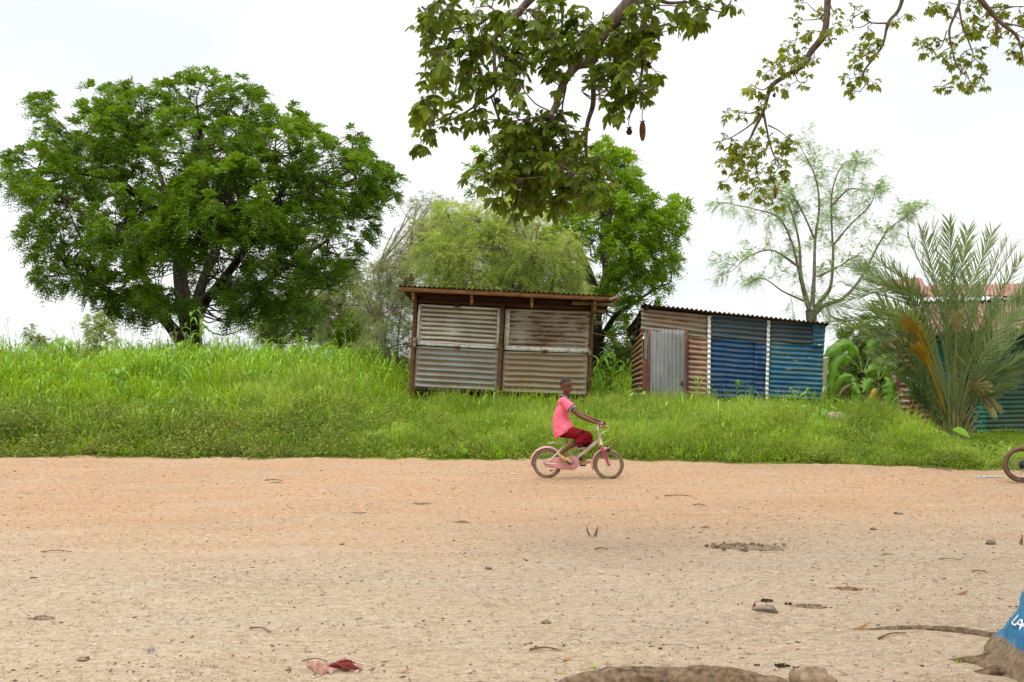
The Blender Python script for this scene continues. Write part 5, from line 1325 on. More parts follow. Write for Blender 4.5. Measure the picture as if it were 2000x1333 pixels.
    top = TC+[.05, 0, 4.3]
    br('limb', [top, [3.4, 5.9, 5.4], [2.2, 6.6, 5.9], [1.4, 7.3, 5.2], P(1250, -20, 7.5)], [.5, .3, .2, .13, .075])
    br('limb', [top, [3.0, 5.7, 5.8], [1.4, 6.4, 6.4], [.6, 7.2, 5.6], P(1055, -18, 7.8)], [.4, .22, .13, .08, .04])
    br('limb', [top, [4.6, 7.0, 7.0], [4.9, 10., 8.4], [4.5, 12.2, 7.9], P(1618, -20, 13.0)], [.5, .36, .22, .13, .10])
    br('limb', [top, [4.9, 7.2, 7.4], [5.9, 10, 8.9], [5.8, 12.4, 8.2], P(1766, -15, 13.0)], [.45, .3, .17, .09, .05])
    br('limb', [top, [5.2, 7.0, 7.4], [7.0, 10, 8.8], [6.9, 12.2, 7.9], P(1905, -12, 12.6)], [.45, .3, .17, .10, .065])
    br('limb', [top, [4.4, 4.2, 6.0], [4.6, 2.0, 7.0]], [.5, .3, .12])
    # ---- middle hanging branch
    d = 7.5
    def W_(l, dd): return [P(x, y, dd+z) for x, y, z in l]
    N = []
    N.append(br('branch', W_([(1250, -20, 0), (1222, 15, 0), (1190, 50, 0), (1165, 85, 0), (1155, 118, 0), (1125, 130, -.1), (1100, 165, -.15), (1088, 200, -.2), (1075, 228, -.3)], d), [.060, .054, .050, .046, .045, .034, .028, .024, .02]))
    N.append(br('branch', W_([(1176, 58, .05), (1150, 85, .1), (1130, 110, .2), (1100, 120, .2), (1070, 150, .3)], d), [.036, .030, .022, .015, .008]))
    N.append(br('branch', W_([(1155, 118, 0), (1158, 160, 0), (1158, 205, .05), (1147, 245, .1), (1145, 300, .1), (1158, 345, .1), (1150, 378, .1)], d), [.024, .020, .019, .016, .011, .011, .006]))
    N.append(br('branch', W_([(1055, -18, 0), (1030, 5, 0), (1000, 40, 0), (960, 80, 0), (930, 115, 0), (900, 150, .1)], d+.3), [.034, .031, .028, .022, .016, .008]))
    N.append(br('branch', W_([(1000, 45, 0), (965, 30, 0), (930, 50, 0), (880, 60, 0), (850, 95, 0)], d+.3), [.02, .016, .012, .009, .005]))
    N.append(br('branch', W_([(965, 90, 0), (966, 140, -.1), (968, 180, -.1), (940, 200, -.2), (880, 235, -.2), (850, 230, -.2)], d+.2), [.014, .012, .010, .009, .007, .005]))
    N.append(br('branch', W_([(900, -15, 0), (880, 30, .1), (868, 110, .1), (866, 160, .1)], d), [.012, .010, .007, .004]))
    N.append(br('branch', W_([(1268, -15, 0), (1258, 30, .1), (1250, 80, .1), (1255, 130, .1), (1240, 200, 0), (1225, 235, 0)], d+.2), [.020, .017, .014, .011, .008, .004]))
    N.append(br('branch', W_([(1105, 170, -.1), (1098, 215, -.2), (1105, 240, -.3), (1115, 300, -.3), (1080, 340, -.4), (1020, 350, -.4)], d), [.009, .006, .006, .005, .004, .003]))
    N.append(br('branch', W_([(1100, -12, 0), (1098, 40, .2), (1095, 80, .2), (1060, 110, .2)], d+.1), [.012, .010, .008, .004]))
    N.append(br('branch', W_([(1250, -20, 0), (1300, 5, .2), (1345, 5, .2), (1390, 20, .1)], d+.1), [.02, .014, .009, .005]))
    nodes = np.concatenate(N)
    circ = [(825, 15, 22), (850, 45, 30), (835, 80, 26), (880, 20, 30), (905, 60, 36), (870, 100, 28), (920, 110, 34), (950, 50, 36), (960, 15, 30), (1000, 60, 40), (990, 110, 34), (1030, 20, 34), (1050, 70, 38), (1090, 40, 32), (1110, 80, 34), (1050, 120, 32), (1010, 140, 26), (1085, 105, 30),
            (1140, 30, 26), (1150, 60, 28), (1125, 120, 26), (1075, 155, 20), (1180, 100, 32), (1205, 70, 30), (1230, 35, 32), (1265, 50, 32), (1240, 95, 34), (1290, 70, 22), (1200, 140, 34), (1240, 140, 30), (1265, 165, 18), (1180, 180, 30), (1215, 190, 28), (1155, 190, 20), (1250, 190, 22), (1280, 20, 30), (1320, 12, 22), (1350, 8, 20), (1385, 18, 28), (1425, 8, 18), (1272, 130, 18),
            (950, 150, 26), (985, 165, 18), (900, 150, 22), (860, 165, 18), (845, 195, 26), (815, 215, 18), (880, 205, 26), (840, 245, 22), (895, 245, 22), (925, 205, 20), (830, 268, 12), (940, 225, 16), (1015, 165, 16),
            (1000, 250, 30), (1045, 255, 32), (1085, 265, 30), (1020, 300, 34), (1065, 305, 34), (1105, 295, 28), (985, 330, 28), (1030, 340, 34), (1075, 345, 30), (1120, 335, 26), (1050, 385, 22), (1000, 370, 24), (1090, 390, 16), (1140, 365, 18), (1165, 365, 16),
            (985, 240, 22), (1020, 235, 26), (1060, 235, 26), (1095, 245, 26), (1000, 275, 30), (1040, 280, 34), (1080, 285, 32), (1115, 270, 22), (970, 300, 28), (1010, 320, 36), (1060, 325, 36), (1100, 320, 32), (1135, 310, 24), (955, 345, 24), (990, 355, 30), (1035, 360, 32), (1085, 360, 30), (1125, 350, 26), (1160, 350, 22), (1170, 380, 16), (1015, 388, 20), (1140, 380, 20), (965, 370, 18)]
    g = Geo(); tg = Geo()
    leaf_masses(g, tg, circ, d, .45, 8.5, .102, .037, nodes, pet=.09, tw=.006)
    o = g.build('foliage', PALMATE); hold(o, k); o['label'] = 'dark dense leaves of the nearest hanging branch'
    hold(tg.build('twigs', BRANCHM, smooth=True), k)
    # ---- right hand branches, farther off
    d = 13.0; N = []
    N.append(br('branch', W_([(1618, -20, 0), (1616, 10, 0), (1613, 50, 0), (1605, 75, 0), (1585, 100, 0), (1565, 130, 0), (1540, 145, 0), (1510, 165, 0), (1502, 180, 0), (1492, 215, 0), (1475, 250, 0), (1455, 290, .1), (1430, 325, .1)], d), [.048, .044, .042, .046, .040, .036, .030, .030, .024, .022, .018, .012, .005]))
    N.append(br('branch', W_([(1491, 220, 0), (1498, 255, 0), (1508, 295, 0), (1522, 320, .1), (1540, 325, .1)], d), [.018, .014, .010, .007, .004]))
    N.append(br('branch', W_([(1488, 222, 0), (1465, 245, .1), (1430, 268, .1), (1410, 275, .1)], d), [.012, .010, .007, .004]))
    N.append(br('branch', W_([(1500, 245, 0), (1520, 255, 0), (1540, 270, 0)], d), [.010, .007, .004]))
    N.append(br('branch', W_([(1450, 290, 0), (1452, 325, 0), (1475, 365, 0), (1495, 385, 0)], d), [.010, .008, .006, .004]))
    N.append(br('branch', W_([(1603, 28, 0), (1590, 20, 0), (1575, 5, 0)], d), [.008, .006, .004]))
    N.append(br('branch', W_([(1610, 28, 0), (1595, 38, 0), (1560, 40, 0)], d), [.012, .008, .004]))
    N.append(br('branch', W_([(1490, 213, 0), (1460, 222, 0), (1425, 215, 0)], d), [.010, .007, .004]))
    N.append(br('branch', W_([(1504, 168, 0), (1488, 176, 0), (1465, 165, 0)], d), [.010, .007, .004]))
    N.append(br('branch', W_([(1552, 143, 0), (1560, 160, 0), (1575, 160, 0)], d), [.008, .006, .004]))
    N.append(br('branch', W_([(1560, 130, 0), (1530, 120, 0), (1500, 140, 0)], d), [.008, .006, .004]))
    N.append(br('branch', W_([(1766, -15, 0), (1755, 20, 0), (1735, 45, 0), (1725, 85, 0), (1710, 110, 0), (1686, 142, 0), (1690, 165, 0), (1680, 178, 0)], d), [.028, .024, .020, .016, .014, .011, .008, .004]))
    N.append(br('branch', W_([(1731, 46, 0), (1700, 44, 0), (1690, 28, 0), (1675, 20, 0)], d), [.012, .009, .006, .003]))
    N.append(br('branch', W_([(1700, 44, 0), (1680, 54, 0), (1665, 52, 0)], d), [.008, .006, .003]))
    N.append(br('branch', W_([(1712, 105, 0), (1695, 105, 0), (1672, 122, 0)], d), [.009, .007, .004]))
    N.append(br('branch', W_([(1692, 165, 0), (1705, 172, 0), (1715, 168, 0)], d), [.006, .005, .003]))
    N.append(br('branch', W_([(1875, -12, 0), (1872, 15, 0), (1855, 55, 0), (1858, 90, 0), (1870, 130, 0), (1892, 155, 0)], d-.3), [.020, .018, .015, .012, .009, .004]))
    N.append(br('branch', W_([(1872, 10, 0), (1880, 50, 0), (1895, 90, 0), (1900, 110, 0), (1885, 140, 0), (1845, 168, 0)], d-.3), [.014, .011, .009, .007, .006, .004]))
    N.append(br('branch', W_([(1900, 110, 0), (1915, 125, 0), (1928, 130, 0)], d-.3), [.006, .005, .003]))
    N.append(br('branch', W_([(1905, -12, 0), (1930, 18, 0), (1955, 45, 0), (1985, 70, 0), (1995, 100, 0), (2000, 125, 0)], d-.4), [.038, .032, .024, .018, .009, .004]))
    N.append(br('branch', W_([(1930, 15, 0), (1965, 14, 0), (2005, 13, 0)], d-.4), [.010, .008, .006]))
    N.append(br('branch', W_([(1955, 45, 0), (1985, 50, 0), (2015, 58, 0)], d-.4), [.012, .010, .008]))
    N.append(br('branch', W_([(1850, 60, 0), (1835, 95, 0), (1805, 92, 0)], d-.3), [.008, .006, .003]))
    nodes = np.concatenate(N)
    circ = [(1568, 5, 12), (1556, 38, 12), (1595, 35, 10), (1628, 22, 10), (1620, 64, 12), (1590, 60, 16), (1555, 78, 20), (1575, 95, 16), (1540, 98, 20), (1530, 120, 22), (1510, 140, 18), (1555, 115, 16), (1612, 80, 14), (1500, 150, 16), (1545, 165, 12), (1576, 158, 12), (1590, 108, 10),
            (1466, 168, 14), (1475, 180, 10), (1422, 212, 14), (1458, 218, 16), (1480, 212, 8), (1485, 200, 6), (1415, 270, 18), (1440, 280, 22), (1465, 270, 18), (1420, 300, 22), (1450, 310, 26), (1480, 300, 22), (1430, 335, 24), (1460, 345, 26), (1490, 335, 22), (1515, 320, 20), (1535, 330, 16), (1520, 280, 16), (1540, 268, 16), (1548, 280, 10), (1475, 368, 20), (1500, 365, 16), (1410, 325, 14), (1490, 385, 12), (1510, 395, 10), (1445, 368, 16), (1530, 305, 14), (1500, 270, 8),
            (1675, 20, 10), (1665, 45, 14), (1695, 52, 12), (1757, 38, 14), (1680, 98, 18), (1672, 115, 14), (1695, 110, 12), (1668, 145, 12), (1660, 155, 8), (1685, 150, 12), (1680, 180, 14), (1713, 165, 9), (1700, 90, 8),
            (1812, 15, 18), (1840, 10, 18), (1870, 35, 14), (1890, 15, 22), (1900, 45, 22), (1885, 65, 16), (1815, 88, 16), (1800, 92, 10), (1840, 80, 16), (1860, 75, 14), (1855, 105, 18), (1830, 112, 14), (1875, 110, 14), (1905, 100, 12), (1872, 135, 14), (1860, 150, 14), (1840, 170, 14), (1880, 170, 16), (1895, 172, 12), (1915, 148, 9), (1918, 168, 9), (1925, 128, 9), (1935, 35, 18), (1960, 20, 14), (1950, 60, 18), (1945, 75, 12), (1985, 65, 14), (1995, 45, 12), (1990, 20, 12), (1980, 118, 9), (1985, 90, 8), (2010, 80, 16), (2010, 30, 14), (1920, 60, 14)]
    g = Geo(); tg = Geo()
    leaf_masses(g, tg, circ, d, .35, 15, .088, .031, nodes, pet=.07, tw=.006)
    o = g.build('foliage', PALMATE2); hold(o, k); o['label'] = 'olive leaves of the more distant thin branches'
    hold(tg.build('twigs', BRANCHM, smooth=True), k)
    for a in ((1255, 238, 7.4, .145, FRUITM, 'brown seed pod hanging lowest', .10), (1229, 250, 7.4, .055, WITHER, 'small withered pod', .08), (1050, 38, 7.3, .15, FRUITG, 'green seed pod', .10), (1262, 62, 7.4, .13, FRUITM, None, .06), (1514, 363, 12.8, .17, FRUITM, 'small brown pod on far branch', .08), (1947, 45, 12.4, .16, FRUITM, None, .06), (843, 62, 7.4, .05, FRUITG, None, .12)):
        pod(k, a[0], a[1], a[2], a[3], a[4], a[5], a[6])
    for (x, y, dd) in ((858, 132, 7.4), (974, 200, 7.4), (1512, 186, 13), (864, 158, 7.4), (1266, 130, 7.5), (1979, 103, 12.6)):
        g = Geo(); c = P(x, y, dd)
        for s in range(5): ball(g, c+rng.normal(0, .012, 3), .014, 7, 5, rough=.4, seed=s)
        tube1(g, [c+[0, 0, .14], c+[.006, 0, .07], c], .003, n=6, sides=4)
        hold(g.build('withered_flower', WITHER), k)
baobab()
# ================================================================== BICYCLES
PINK_L = mat_mix('scuffed_pale_pink_paint', (0.62, 0.27, 0.30), (0.50, 0.24, 0.24), 14, .45, bump=.1)
PINK_G = mat_mix('scratched_pink_plastic', (0.60, 0.24, 0.24), (0.33, 0.29, 0.26), 15, .5, (1, 1, 1), bump=.15, lo=.46, hi=.66)
PINK_F = mat_mix('magenta_fork_paint', (0.50, 0.035, 0.14), (0.38, 0.04, 0.10), 14, .4, bump=.1)
CREAM = mat_mix('dusty_cream_frame_paint', (0.60, 0.55, 0.42), (0.42, 0.35, 0.24), 9, .45, bump=.1, lo=.45, hi=.8)
TYREM = mat_mix('dusty_brown_tyre', (0.13, 0.085, 0.045), (0.24, 0.17, 0.10), 12, .95, bump=.3)
RIMM = mat_mix('dull_steel_rim', (0.52, 0.48, 0.40), (0.34, 0.30, 0.24), 12, .45, metallic=.3)
STEEL = mat_mix('scratched_steel', (0.45, 0.44, 0.42), (0.24, 0.22, 0.2), 12, .4, metallic=.5)
BLACKP = mat_mix('black_plastic', (0.012, 0.012, 0.012), (0.04, 0.035, 0.03), 9, .6)
YELLOWC = mat_mix('yellowed_cable_sleeve', (0.42, 0.40, 0.10), (0.5, 0.48, 0.2), 9, .5)
REDR = mat_mix('red_reflector', (0.35, 0.01, 0.01), (0.45, 0.03, 0.02), 5, .2)

def torus(g, c, R_, r, n=48, m=10, a0=0, a1=2*math.pi, sx=1.0, flat=None, lat=1.0, closed=True):
    """ring in the x-z plane"""
    n_ = n if closed else n+1
    a = a0+(a1-a0)*np.arange(n_)/n
    b = np.arange(m)*2*math.pi/m
    A, B = np.meshgrid(a, b, indexing='ij')
    x = (R_+r*np.cos(B))*np.cos(A); z = (R_+r*np.cos(B))*np.sin(A); y = r*np.sin(B)*lat
    if flat is not None: z = np.maximum(z, -flat)
    V = np.stack([x, y, z], -1).reshape(-1, 3)+np.asarray(c)
    i = np.arange(n_ if closed else n_-1)[:, None]; j = np.arange(m)[None]
    i2 = (i+1) % n_; j2 = (j+1) % m
    Fc = np.stack([i*m+j, i2*m+j, i2*m+j2, i*m+j2], -1).reshape(-1, 4)
    g.add(V, Fc)

def add(k, name, mat, fn, smooth=True, lab=None, parent=None):
    g = Geo(); fn(g); o = g.build(name, mat, smooth=smooth); o.parent = parent or k
    if lab: o['label'] = lab
    return o

def wheel(k, c, R_, tr, rimm, tyrem, flat, spokes=28, hubw=.04, name='wheel', lab=None):
    w = bpy.data.objects.new(name, None); col.objects.link(w); w.parent = k; w.location = c
    if lab: w['label'] = lab
    add(k, 'tyre', tyrem, lambda g: torus(g, (0, 0, 0), R_-tr, tr, 64, 10, flat=flat), parent=w)
    add(k, 'rim', rimm, lambda g: torus(g, (0, 0, 0), R_-tr*2.05, .0075, 64, 8, lat=1.5), parent=w)
    def sp(g):
        a = np.arange(spokes)*2*math.pi/spokes
        for i, t in enumerate(a):
            s = 1 if i % 2 else -1; t2 = t+s*.35*(1 if (i//2) % 2 else -1)
            r = R_-tr*2.1
            tubes(g, np.array([[[.018*math.cos(t2), s*hubw*.5, .018*math.sin(t2)], [r*math.cos(t), 0, r*math.sin(t)]]]), .0011, 4)
    add(k, 'spokes', STEEL, sp, parent=w)
    add(k, 'hub', STEEL, lambda g: lathe(g, [(.004, -.06), (.006, -.045), (.022, -hubw*.5), (.013, -hubw*.45), (.013, hubw*.45), (.022, hubw*.5), (.006, .045), (.004, .06)], (0, 0, 0), 14, 1), parent=w)
    return w

YAW = R(-10)
rear_pt = G(1068.8, 933.9)
S_U, S_Z = 146.0, 149.5
def U(px, py, lat=0.0):
    gy = 933.9+(px-1068.8)*.039
    return np.array([(px-1068.8)/S_U, -lat, (gy-py)/S_Z])

bike = empty('child_bicycle', rear_pt, 'small pink and cream child bicycle with chain guard, ridden by the boy', 'bicycle', rz=YAW)
def build_bike():
    k = bike; Rw = .198
    rc = np.array([0, 0, Rw-.004]); fc = U(1187, 908.7); fc[2] = Rw-.004
    wheel(k, rc, Rw, .0235, RIMM, TYREM, Rw-.005, 24, lab='rear wheel with slightly flat tyre'); wheel(k, fc, Rw, .0235, RIMM, TYREM, Rw-.005, 24, lab='front wheel')
    bb = U(1122, 902); bb[1] = 0
    hb, ht = U(1172.5, 871), U(1167.3, 851)
    st = U(1107, 866)
    def frame(g):
        tube1(g, [hb, ht], .021, n=3, sides=14)
        tube1(g, [U(1168.5, 862.5), U(1128, 893)], .026, .024, n=4, sides=14)
        tube1(g, [U(1128, 893), bb], .022, n=3, sides=12)
        tube1(g, [bb, U(1112, 882), st], .016, n=8, sides=12)
        tube1(g, [U(1111, 874), U(1128, 876.5), U(1146, 878)], .015, n=8, sides=12)
        for s in (-1, 1):
            tube1(g, [st, U(1092, 882)+[0, s*.035, 0], U(1078, 896)+[0, s*.05, 0], rc+[0, s*.052, 0]], .010, n=12, sides=8)
            tube1(g, [bb+[0, s*.02, 0], rc+[.15, s*.045, 0], rc+[0, s*.055, 0]], .010, n=8, sides=8)
        lathe(g, [(.012, -.04), (.024, -.038), (.024, .038), (.012, .04)], bb, 14, 1)
    add(k, 'frame', CREAM, frame)
    def fork(g):
        cr = U(1172.8, 872.5)
        tube1(g, [hb+[0, 0, -.003], cr], .019, n=3, sides=12)
        for s in (-1, 1):
            tube1(g, [cr+[0, s*.012, 0], U(1175.5, 881)+[0, s*.045, 0], U(1182, 898)+[0, s*.048, 0], fc+[0, s*.05, 0]], [.017, .017, .013, .011], n=12, sides=10)
            lathe(g, [(.006, -.008), (.016, -.006), (.016, .006), (.006, .008)], fc+[0, s*.054, 0], 12, 1)
    add(k, 'fork', PINK_F, fork)
    def bars(g):
        tube1(g, [ht-[0, 0, .01], U(1167, 843.5)], .012, .013, n=3, sides=10)
        for s in (-1, 1):
            tube1(g, [U(1166.8, 843)+[0, 0, 0], U(1164.5, 840)+[0, s*.05, 0], U(1166, 833)+[0, s*.085, 0], U(1170, 830.5)+[0, s*.14, 0], U(1175, 831.2)+[0, s*.23, 0]], [.012, .012, .011, .011, .011], n=20, sides=10)
    add(k, 'handlebar', CREAM, bars)
    for s in (-1, 1):
        add(k, 'grip', PINK_L, lambda g: tube1(g, [U(1173, 830.8)+[0, s*.175, 0], U(1176.5, 831.5)+[0, s*.275, 0]], .0155, n=6, sides=12))
    add(k, 'stem_clamp', STEEL, lambda g: lathe(g, [(.014, -.012), (.019, -.010), (.019, .010), (.014, .012)], ht+[-.002, 0, .006], 12, 2))
    add(k, 'brake_lever', BLACKP, lambda g: (tube1(g, [U(1175, 834, .17), U(1181, 834.5, .20), U(1185, 834, .25)], .006, .004, n=8, sides=6), ball(g, U(1174, 833, .165), .014, 8, 6)))
    add(k, 'basket_bracket', CREAM, lambda g: tube1(g, [U(1170, 851), U(1177, 846.5), U(1188, 842)], .006, n=8, sides=6))
    add(k, 'brake_cable', YELLOWC, lambda g: tube1(g, [U(1181, 832, .17), U(1191, 836, .12), U(1195.5, 848, .06), U(1190, 861, .04), U(1176, 868.5, .03), U(1181, 882, .03)], .0042, n=40, sides=6))
    def fender(g, c, a0, a1, R_=.212, ext=None):
        n = 40; a = np.linspace(a0, a1, n); w = np.linspace(-1, 1, 7)*1.5
        rr = R_+.026*np.cos(w)-.010; yy = .031*np.sin(w)
        V = []
        for t in a:
            for off in (0, -.002): V += [[(r+off)*math.cos(t), y, (r+off)*math.sin(t)] for r, y in zip(rr, yy)]
        V = np.array(V)+c; Fc = []
        for i in range(n-1):
            for j in range(6):
                o = i*14+j; Fc.append([o, o+14, o+15, o+1]); Fc.append([o+7, o+8, o+22, o+21])
            Fc.append([i*14, i*14+7, i*14+21, i*14+14]); Fc.append([i*14+6, i*14+20, i*14+27, i*14+13])
        Fc.append([0, 1, 8, 7])
        g.add(V, Fc)
    add(k, 'rear_mudguard', PINK_L, lambda g: fender(g, rc, R(38), R(192)))
    def ff(g):
        fender(g, fc, R(88), R(200))
        beam(g, fc+[0, 0, .219], fc+[.035, 0, .236], .045, .006); 
    add(k, 'front_mudguard', PINK_L, ff)
    def guard(g):
        px = [(315, 850), (328, 800), (400, 775), (480, 762), (690, 738), (880, 716), (960, 722), (1015, 762), (1042, 830), (1035, 900), (1000, 965), (940, 1008), (870, 1012), (700, 1000), (480, 958), (355, 915)]
        pts = np.array([U(1030+x/10.25, 820+y/10.25) for x, y in px]); n = len(px)
        c = pts.mean(0)
        rings = []
        for y, s in ((-.030, 1.0), (-.046, .985), (-.054, .94), (-.056, .80), (-.054, .0)):
            q = c+(pts-c)*s; q[:, 1] = y; rings.append(q)
        V = np.concatenate(rings); Fc = []
        for r in range(4):
            for i in range(n): Fc.append([r*n+i, r*n+(i+1) % n, (r+1)*n+(i+1) % n, (r+1)*n+i])
        Fc.append(None); Fc = [f for f in Fc if f]
        g.add(V, Fc)
        g.F.append(np.array([[i for i in range(n)]]))
    add(k, 'chain_guard', PINK_G, guard, lab='scratched pink chain guard')
    def crank(g):
        na = bb+[-.062, -.075, -.028]+[0, 0, .025]; fa = bb+[.085, .075, -.055]
        tube1(g, [bb+[0, -.06, 0], na], .008, n=3, sides=8); tube1(g, [bb+[0, .06, 0], fa], .008, n=3, sides=8)
        tube1(g, [bb+[0, -.065, 0], bb+[0, .065, 0]], .008, n=3, sides=8)
    add(k, 'crank', STEEL, crank)
    add(k, 'pedal', BLACKP, lambda g: box(g, bb+[-.066, -.115, -.008], (.075, .07, .018), roty(R(38))))
    add(k, 'pedal', BLACKP, lambda g: box(g, bb+[.095, .115, -.064], (.08, .07, .018)))
    add(k, 'seat_post', STEEL, lambda g: tube1(g, [st, U(1103.5, 848)], .0115, n=3, sides=10))
    def saddle(g):
        c = U(1101, 846.5)
        pr = np.array([[-.10, .062, .0], [-.07, .075, .012], [-.02, .060, .010], [.04, .030, .004], [.10, .020, .0], [.13, .010, -.008]])
        n = len(pr); V = []
        a = np.arange(10)*2*math.pi/10
        for x, w, z in pr:
            for t in a: V.append([x, w*math.cos(t), z+.018*math.sin(t)])
        V = np.array(V)+c; Fc = [[i*10+j, i*10+(j+1) % 10, (i+1)*10+(j+1) % 10, (i+1)*10+j] for i in range(n-1) for j in range(10)]
        g.add(V, Fc); g.F.append(np.array([[j for j in range(10)][::-1]])+g.n-60); g.F.append(np.array([[50+j for j in range(10)]])+g.n-60)
    add(k, 'saddle', BLACKP, saddle)
    add(k, 'rack_wire', RIMM, lambda g: [tube1(g, [U(1104, 868)+[0, s*.02, 0], U(1094, 868)+[0, s*.045, 0], U(1082, 864.5)+[0, s*.05, 0], U(1070, 866.5)+[0, s*.045, 0]], .0042, n=16, sides=6) for s in (-1, 1)])
    add(k, 'mudguard_stay', STEEL, lambda g: tube1(g, [rc+[0, -.06, 0], rc+[-.10, -.05, .004], rc+[-.215, -.035, .003]], .003, n=6, sides=5))
    add(k, 'spoke_reflector', REDR, lambda g: (box(g, rc+[.055, -.015, -.095], (.036, .012, .018), roty(R(-12))), tube1(g, [rc+[.07, -.012, -.095], rc+[.12, -.01, -.09]], .003, n=3, sides=5)))
    add(k, 'brake_caliper', BLACKP, lambda g: (tube1(g, [fc+[-.02, -.03, .17], fc+[-.005, -.032, .20], fc+[-.02, 0, .235]], .008, n=8, sides=6), tube1(g, [fc+[.02, .0, .235], fc+[.012, -.03, .20], fc+[.005, -.032, .165]], .008, n=8, sides=6)))
build_bike()

# ---------------- second bicycle leaving the frame on the right
def bike2():
    rp = G(1996, 942.5); z0 = 0
    k = empty('dark_bicycle', rp, 'dark bicycle with brown dusty tyre cut off by the right edge', 'bicycle', rz=R(-10))
    Rw = .232
    rc = np.array([0, 0, Rw-.004]); fc = rc+[.86, 0, 0]
    BK = mat_mix('black_bicycle_paint', (0.015, 0.015, 0.018), (0.05, 0.045, 0.04), 9, .4)
    TY2 = mat_mix('brown_dusty_knobbly_tyre', (0.10, 0.055, 0.03), (0.19, 0.12, 0.075), 14, .95, bump=.5)
    BLUE = mat_mix('dark_blue_saddle', (0.01, 0.02, 0.10), (0.02, 0.03, 0.16), 8, .5)
    wheel(k, rc, Rw, .028, BLACKP, TY2, Rw-.005, 28, .06); wheel(k, fc, Rw, .028, BLACKP, TY2, Rw-.005, 28, .06)
    bb = rc+[.34, 0, .0]; st = rc+[.22, 0, .32]; hd = rc+[.68, 0, .36]; hb2 = rc+[.72, 0, .25]
    def fr(g):
        tube1(g, [bb, st], .016, n=3, sides=10); tube1(g, [st, hd], .016, n=3, sides=10); tube1(g, [hb2, bb], .019, n=3, sides=10); tube1(g, [hd+[-.01, 0, .02], hb2], .02, n=3, sides=10)
        for s in (-1, 1):
            tube1(g, [st, rc+[.08, s*.05, .10], rc+[0, s*.055, 0]], .009, n=6, sides=8); tube1(g, [bb, rc+[0, s*.055, 0]], .010, n=4, sides=8)
    add(k, 'frame', BK, fr)
    add(k, 'fork', BK, lambda g: [tube1(g, [hb2, hb2+[.02, s*.05, -.05], fc+[0, s*.055, 0]], .014, .010, n=8, sides=8) for s in (-1, 1)])
    add(k, 'derailleur', STEEL, lambda g: (box(g, rc+[.01, -.08, -.05], (.03, .02, .05), roty(.3)), lathe(g, [(.02, -.006), (.02, .006)], rc+[.0, -.08, -.075], 12, 1), lathe(g, [(.02, -.006), (.02, .006)], rc+[.03, -.08, -.04], 12, 1)))
    add(k, 'sprocket', BLACKP, lambda g: [lathe(g, [(.03+i*.008, -.003), (.03+i*.008, .003)], rc+[0, -.045-.006*(4-i), 0], 18, 1) for i in range(4)])
    def ch(g):
        lathe(g, [(.07, -.003), (.075, 0), (.07, .003)], bb+[0, -.05, 0], 24, 1)
        tube1(g, [rc+[0, -.055, .045], bb+[0, -.055, .07]], .005, n=3, sides=5); tube1(g, [rc+[.0, -.08, -.09], bb+[0, -.055, -.07]], .005, n=3, sides=5)
        tube1(g, [bb+[0, -.06, 0], bb+[.09, -.07, -.11]], .009, n=3, sides=7); tube1(g, [bb+[0, .06, 0], bb+[-.09, .07, .11]], .009, n=3, sides=7)
    add(k, 'chain_set', STEEL, ch)
    add(k, 'pedal', BLACKP, lambda g: box(g, bb+[.09, -.115, -.11], (.08, .08, .018)))
    add(k, 'pedal', BLACKP, lambda g: box(g, bb+[-.09, .115, .11], (.08, .08, .018)))
    add(k, 'seat_post', STEEL, lambda g: tube1(g, [st, st+[-.05, 0, .15]], .012, n=3, sides=8))
    add(k, 'saddle', BLUE, lambda g: (ball(g, st+[-.06, 0, .17], .10, 14, 8, squash=(1.25, .7, .28)), ball(g, st+[.06, 0, .172], .07, 12, 8, squash=(1.5, .35, .3))))
    add(k, 'handlebar', BK, lambda g: (tube1(g, [hd, hd+[-.03, 0, .12]], .012, n=3, sides=8), tube1(g, [hd+[.0, -.28, .14], hd+[-.02, -.1, .13], hd+[-.03, 0, .12], hd+[-.02, .1, .13], hd+[0, .28, .14]], .011, n=20, sides=8)))
bike2()

# ================================================================== THE BOY
SKIN = mat_mix('dark_brown_skin', (0.095, 0.032, 0.013), (0.155, 0.056, 0.022), 6, .55, bump=.05, spec=.35)
HAIR = mat_mix('short_black_hair', (0.020, 0.012, 0.010), (0.040, 0.024, 0.018), 120, .9, bump=.5, bdist=.003)
def shirt_mat():
    m = NT('salmon_pink_cotton')
    n = m.noise(m.obj, 11, 4); w = m.noise(m.obj, 400, 2)
    c = m.mix(n, (0.70, 0.12, 0.185), (0.80, 0.175, 0.245))
    return m.end(m.bsdf(c, .9, m.bump(m.math('ADD', m.math('MULTIPLY', n, 1.0), m.math('MULTIPLY', w, .03)), .45, .03), 0, .15))
SHIRT = shirt_mat()
def shorts_mat():
    m = NT('red_and_black_patterned_cloth')
    n = m.noise(m.mapping(m.obj, (1, 1, 2.2), (3, 1, 2)), 13, 3, .5)
    f = m.ramp(n, [(.54, 0.), (.62, 1.)])
    c = m.mix(f, (0.19, 0.005, 0.010), (0.022, 0.005, 0.005))
    return m.end(m.bsdf(c, .9, m.bump(m.noise(m.obj, 25, 4), .4, .01), 0, .15))
SHORTS = shorts_mat()
NAVY = mat_mix('navy_knit_band', (0.008, 0.010, 0.035), (0.015, 0.018, 0.05), 40, .9)
WHITEB = mat_mix('white_knit_band', (0.42, 0.46, 0.58), (0.52, 0.55, 0.64), 40, .9)
LINING = mat_mix('black_cuff_cloth', (0.012, 0.014, 0.015), (0.03, 0.032, 0.033), 30, .9)
SHOE = mat_mix('dusty_tan_plastic_shoe', (0.42, 0.25, 0.085), (0.55, 0.36, 0.15), 12, .6)
EYEW = mat_mix('eye_white', (0.26, 0.21, 0.18), (0.32, 0.26, 0.22), 9, .3)
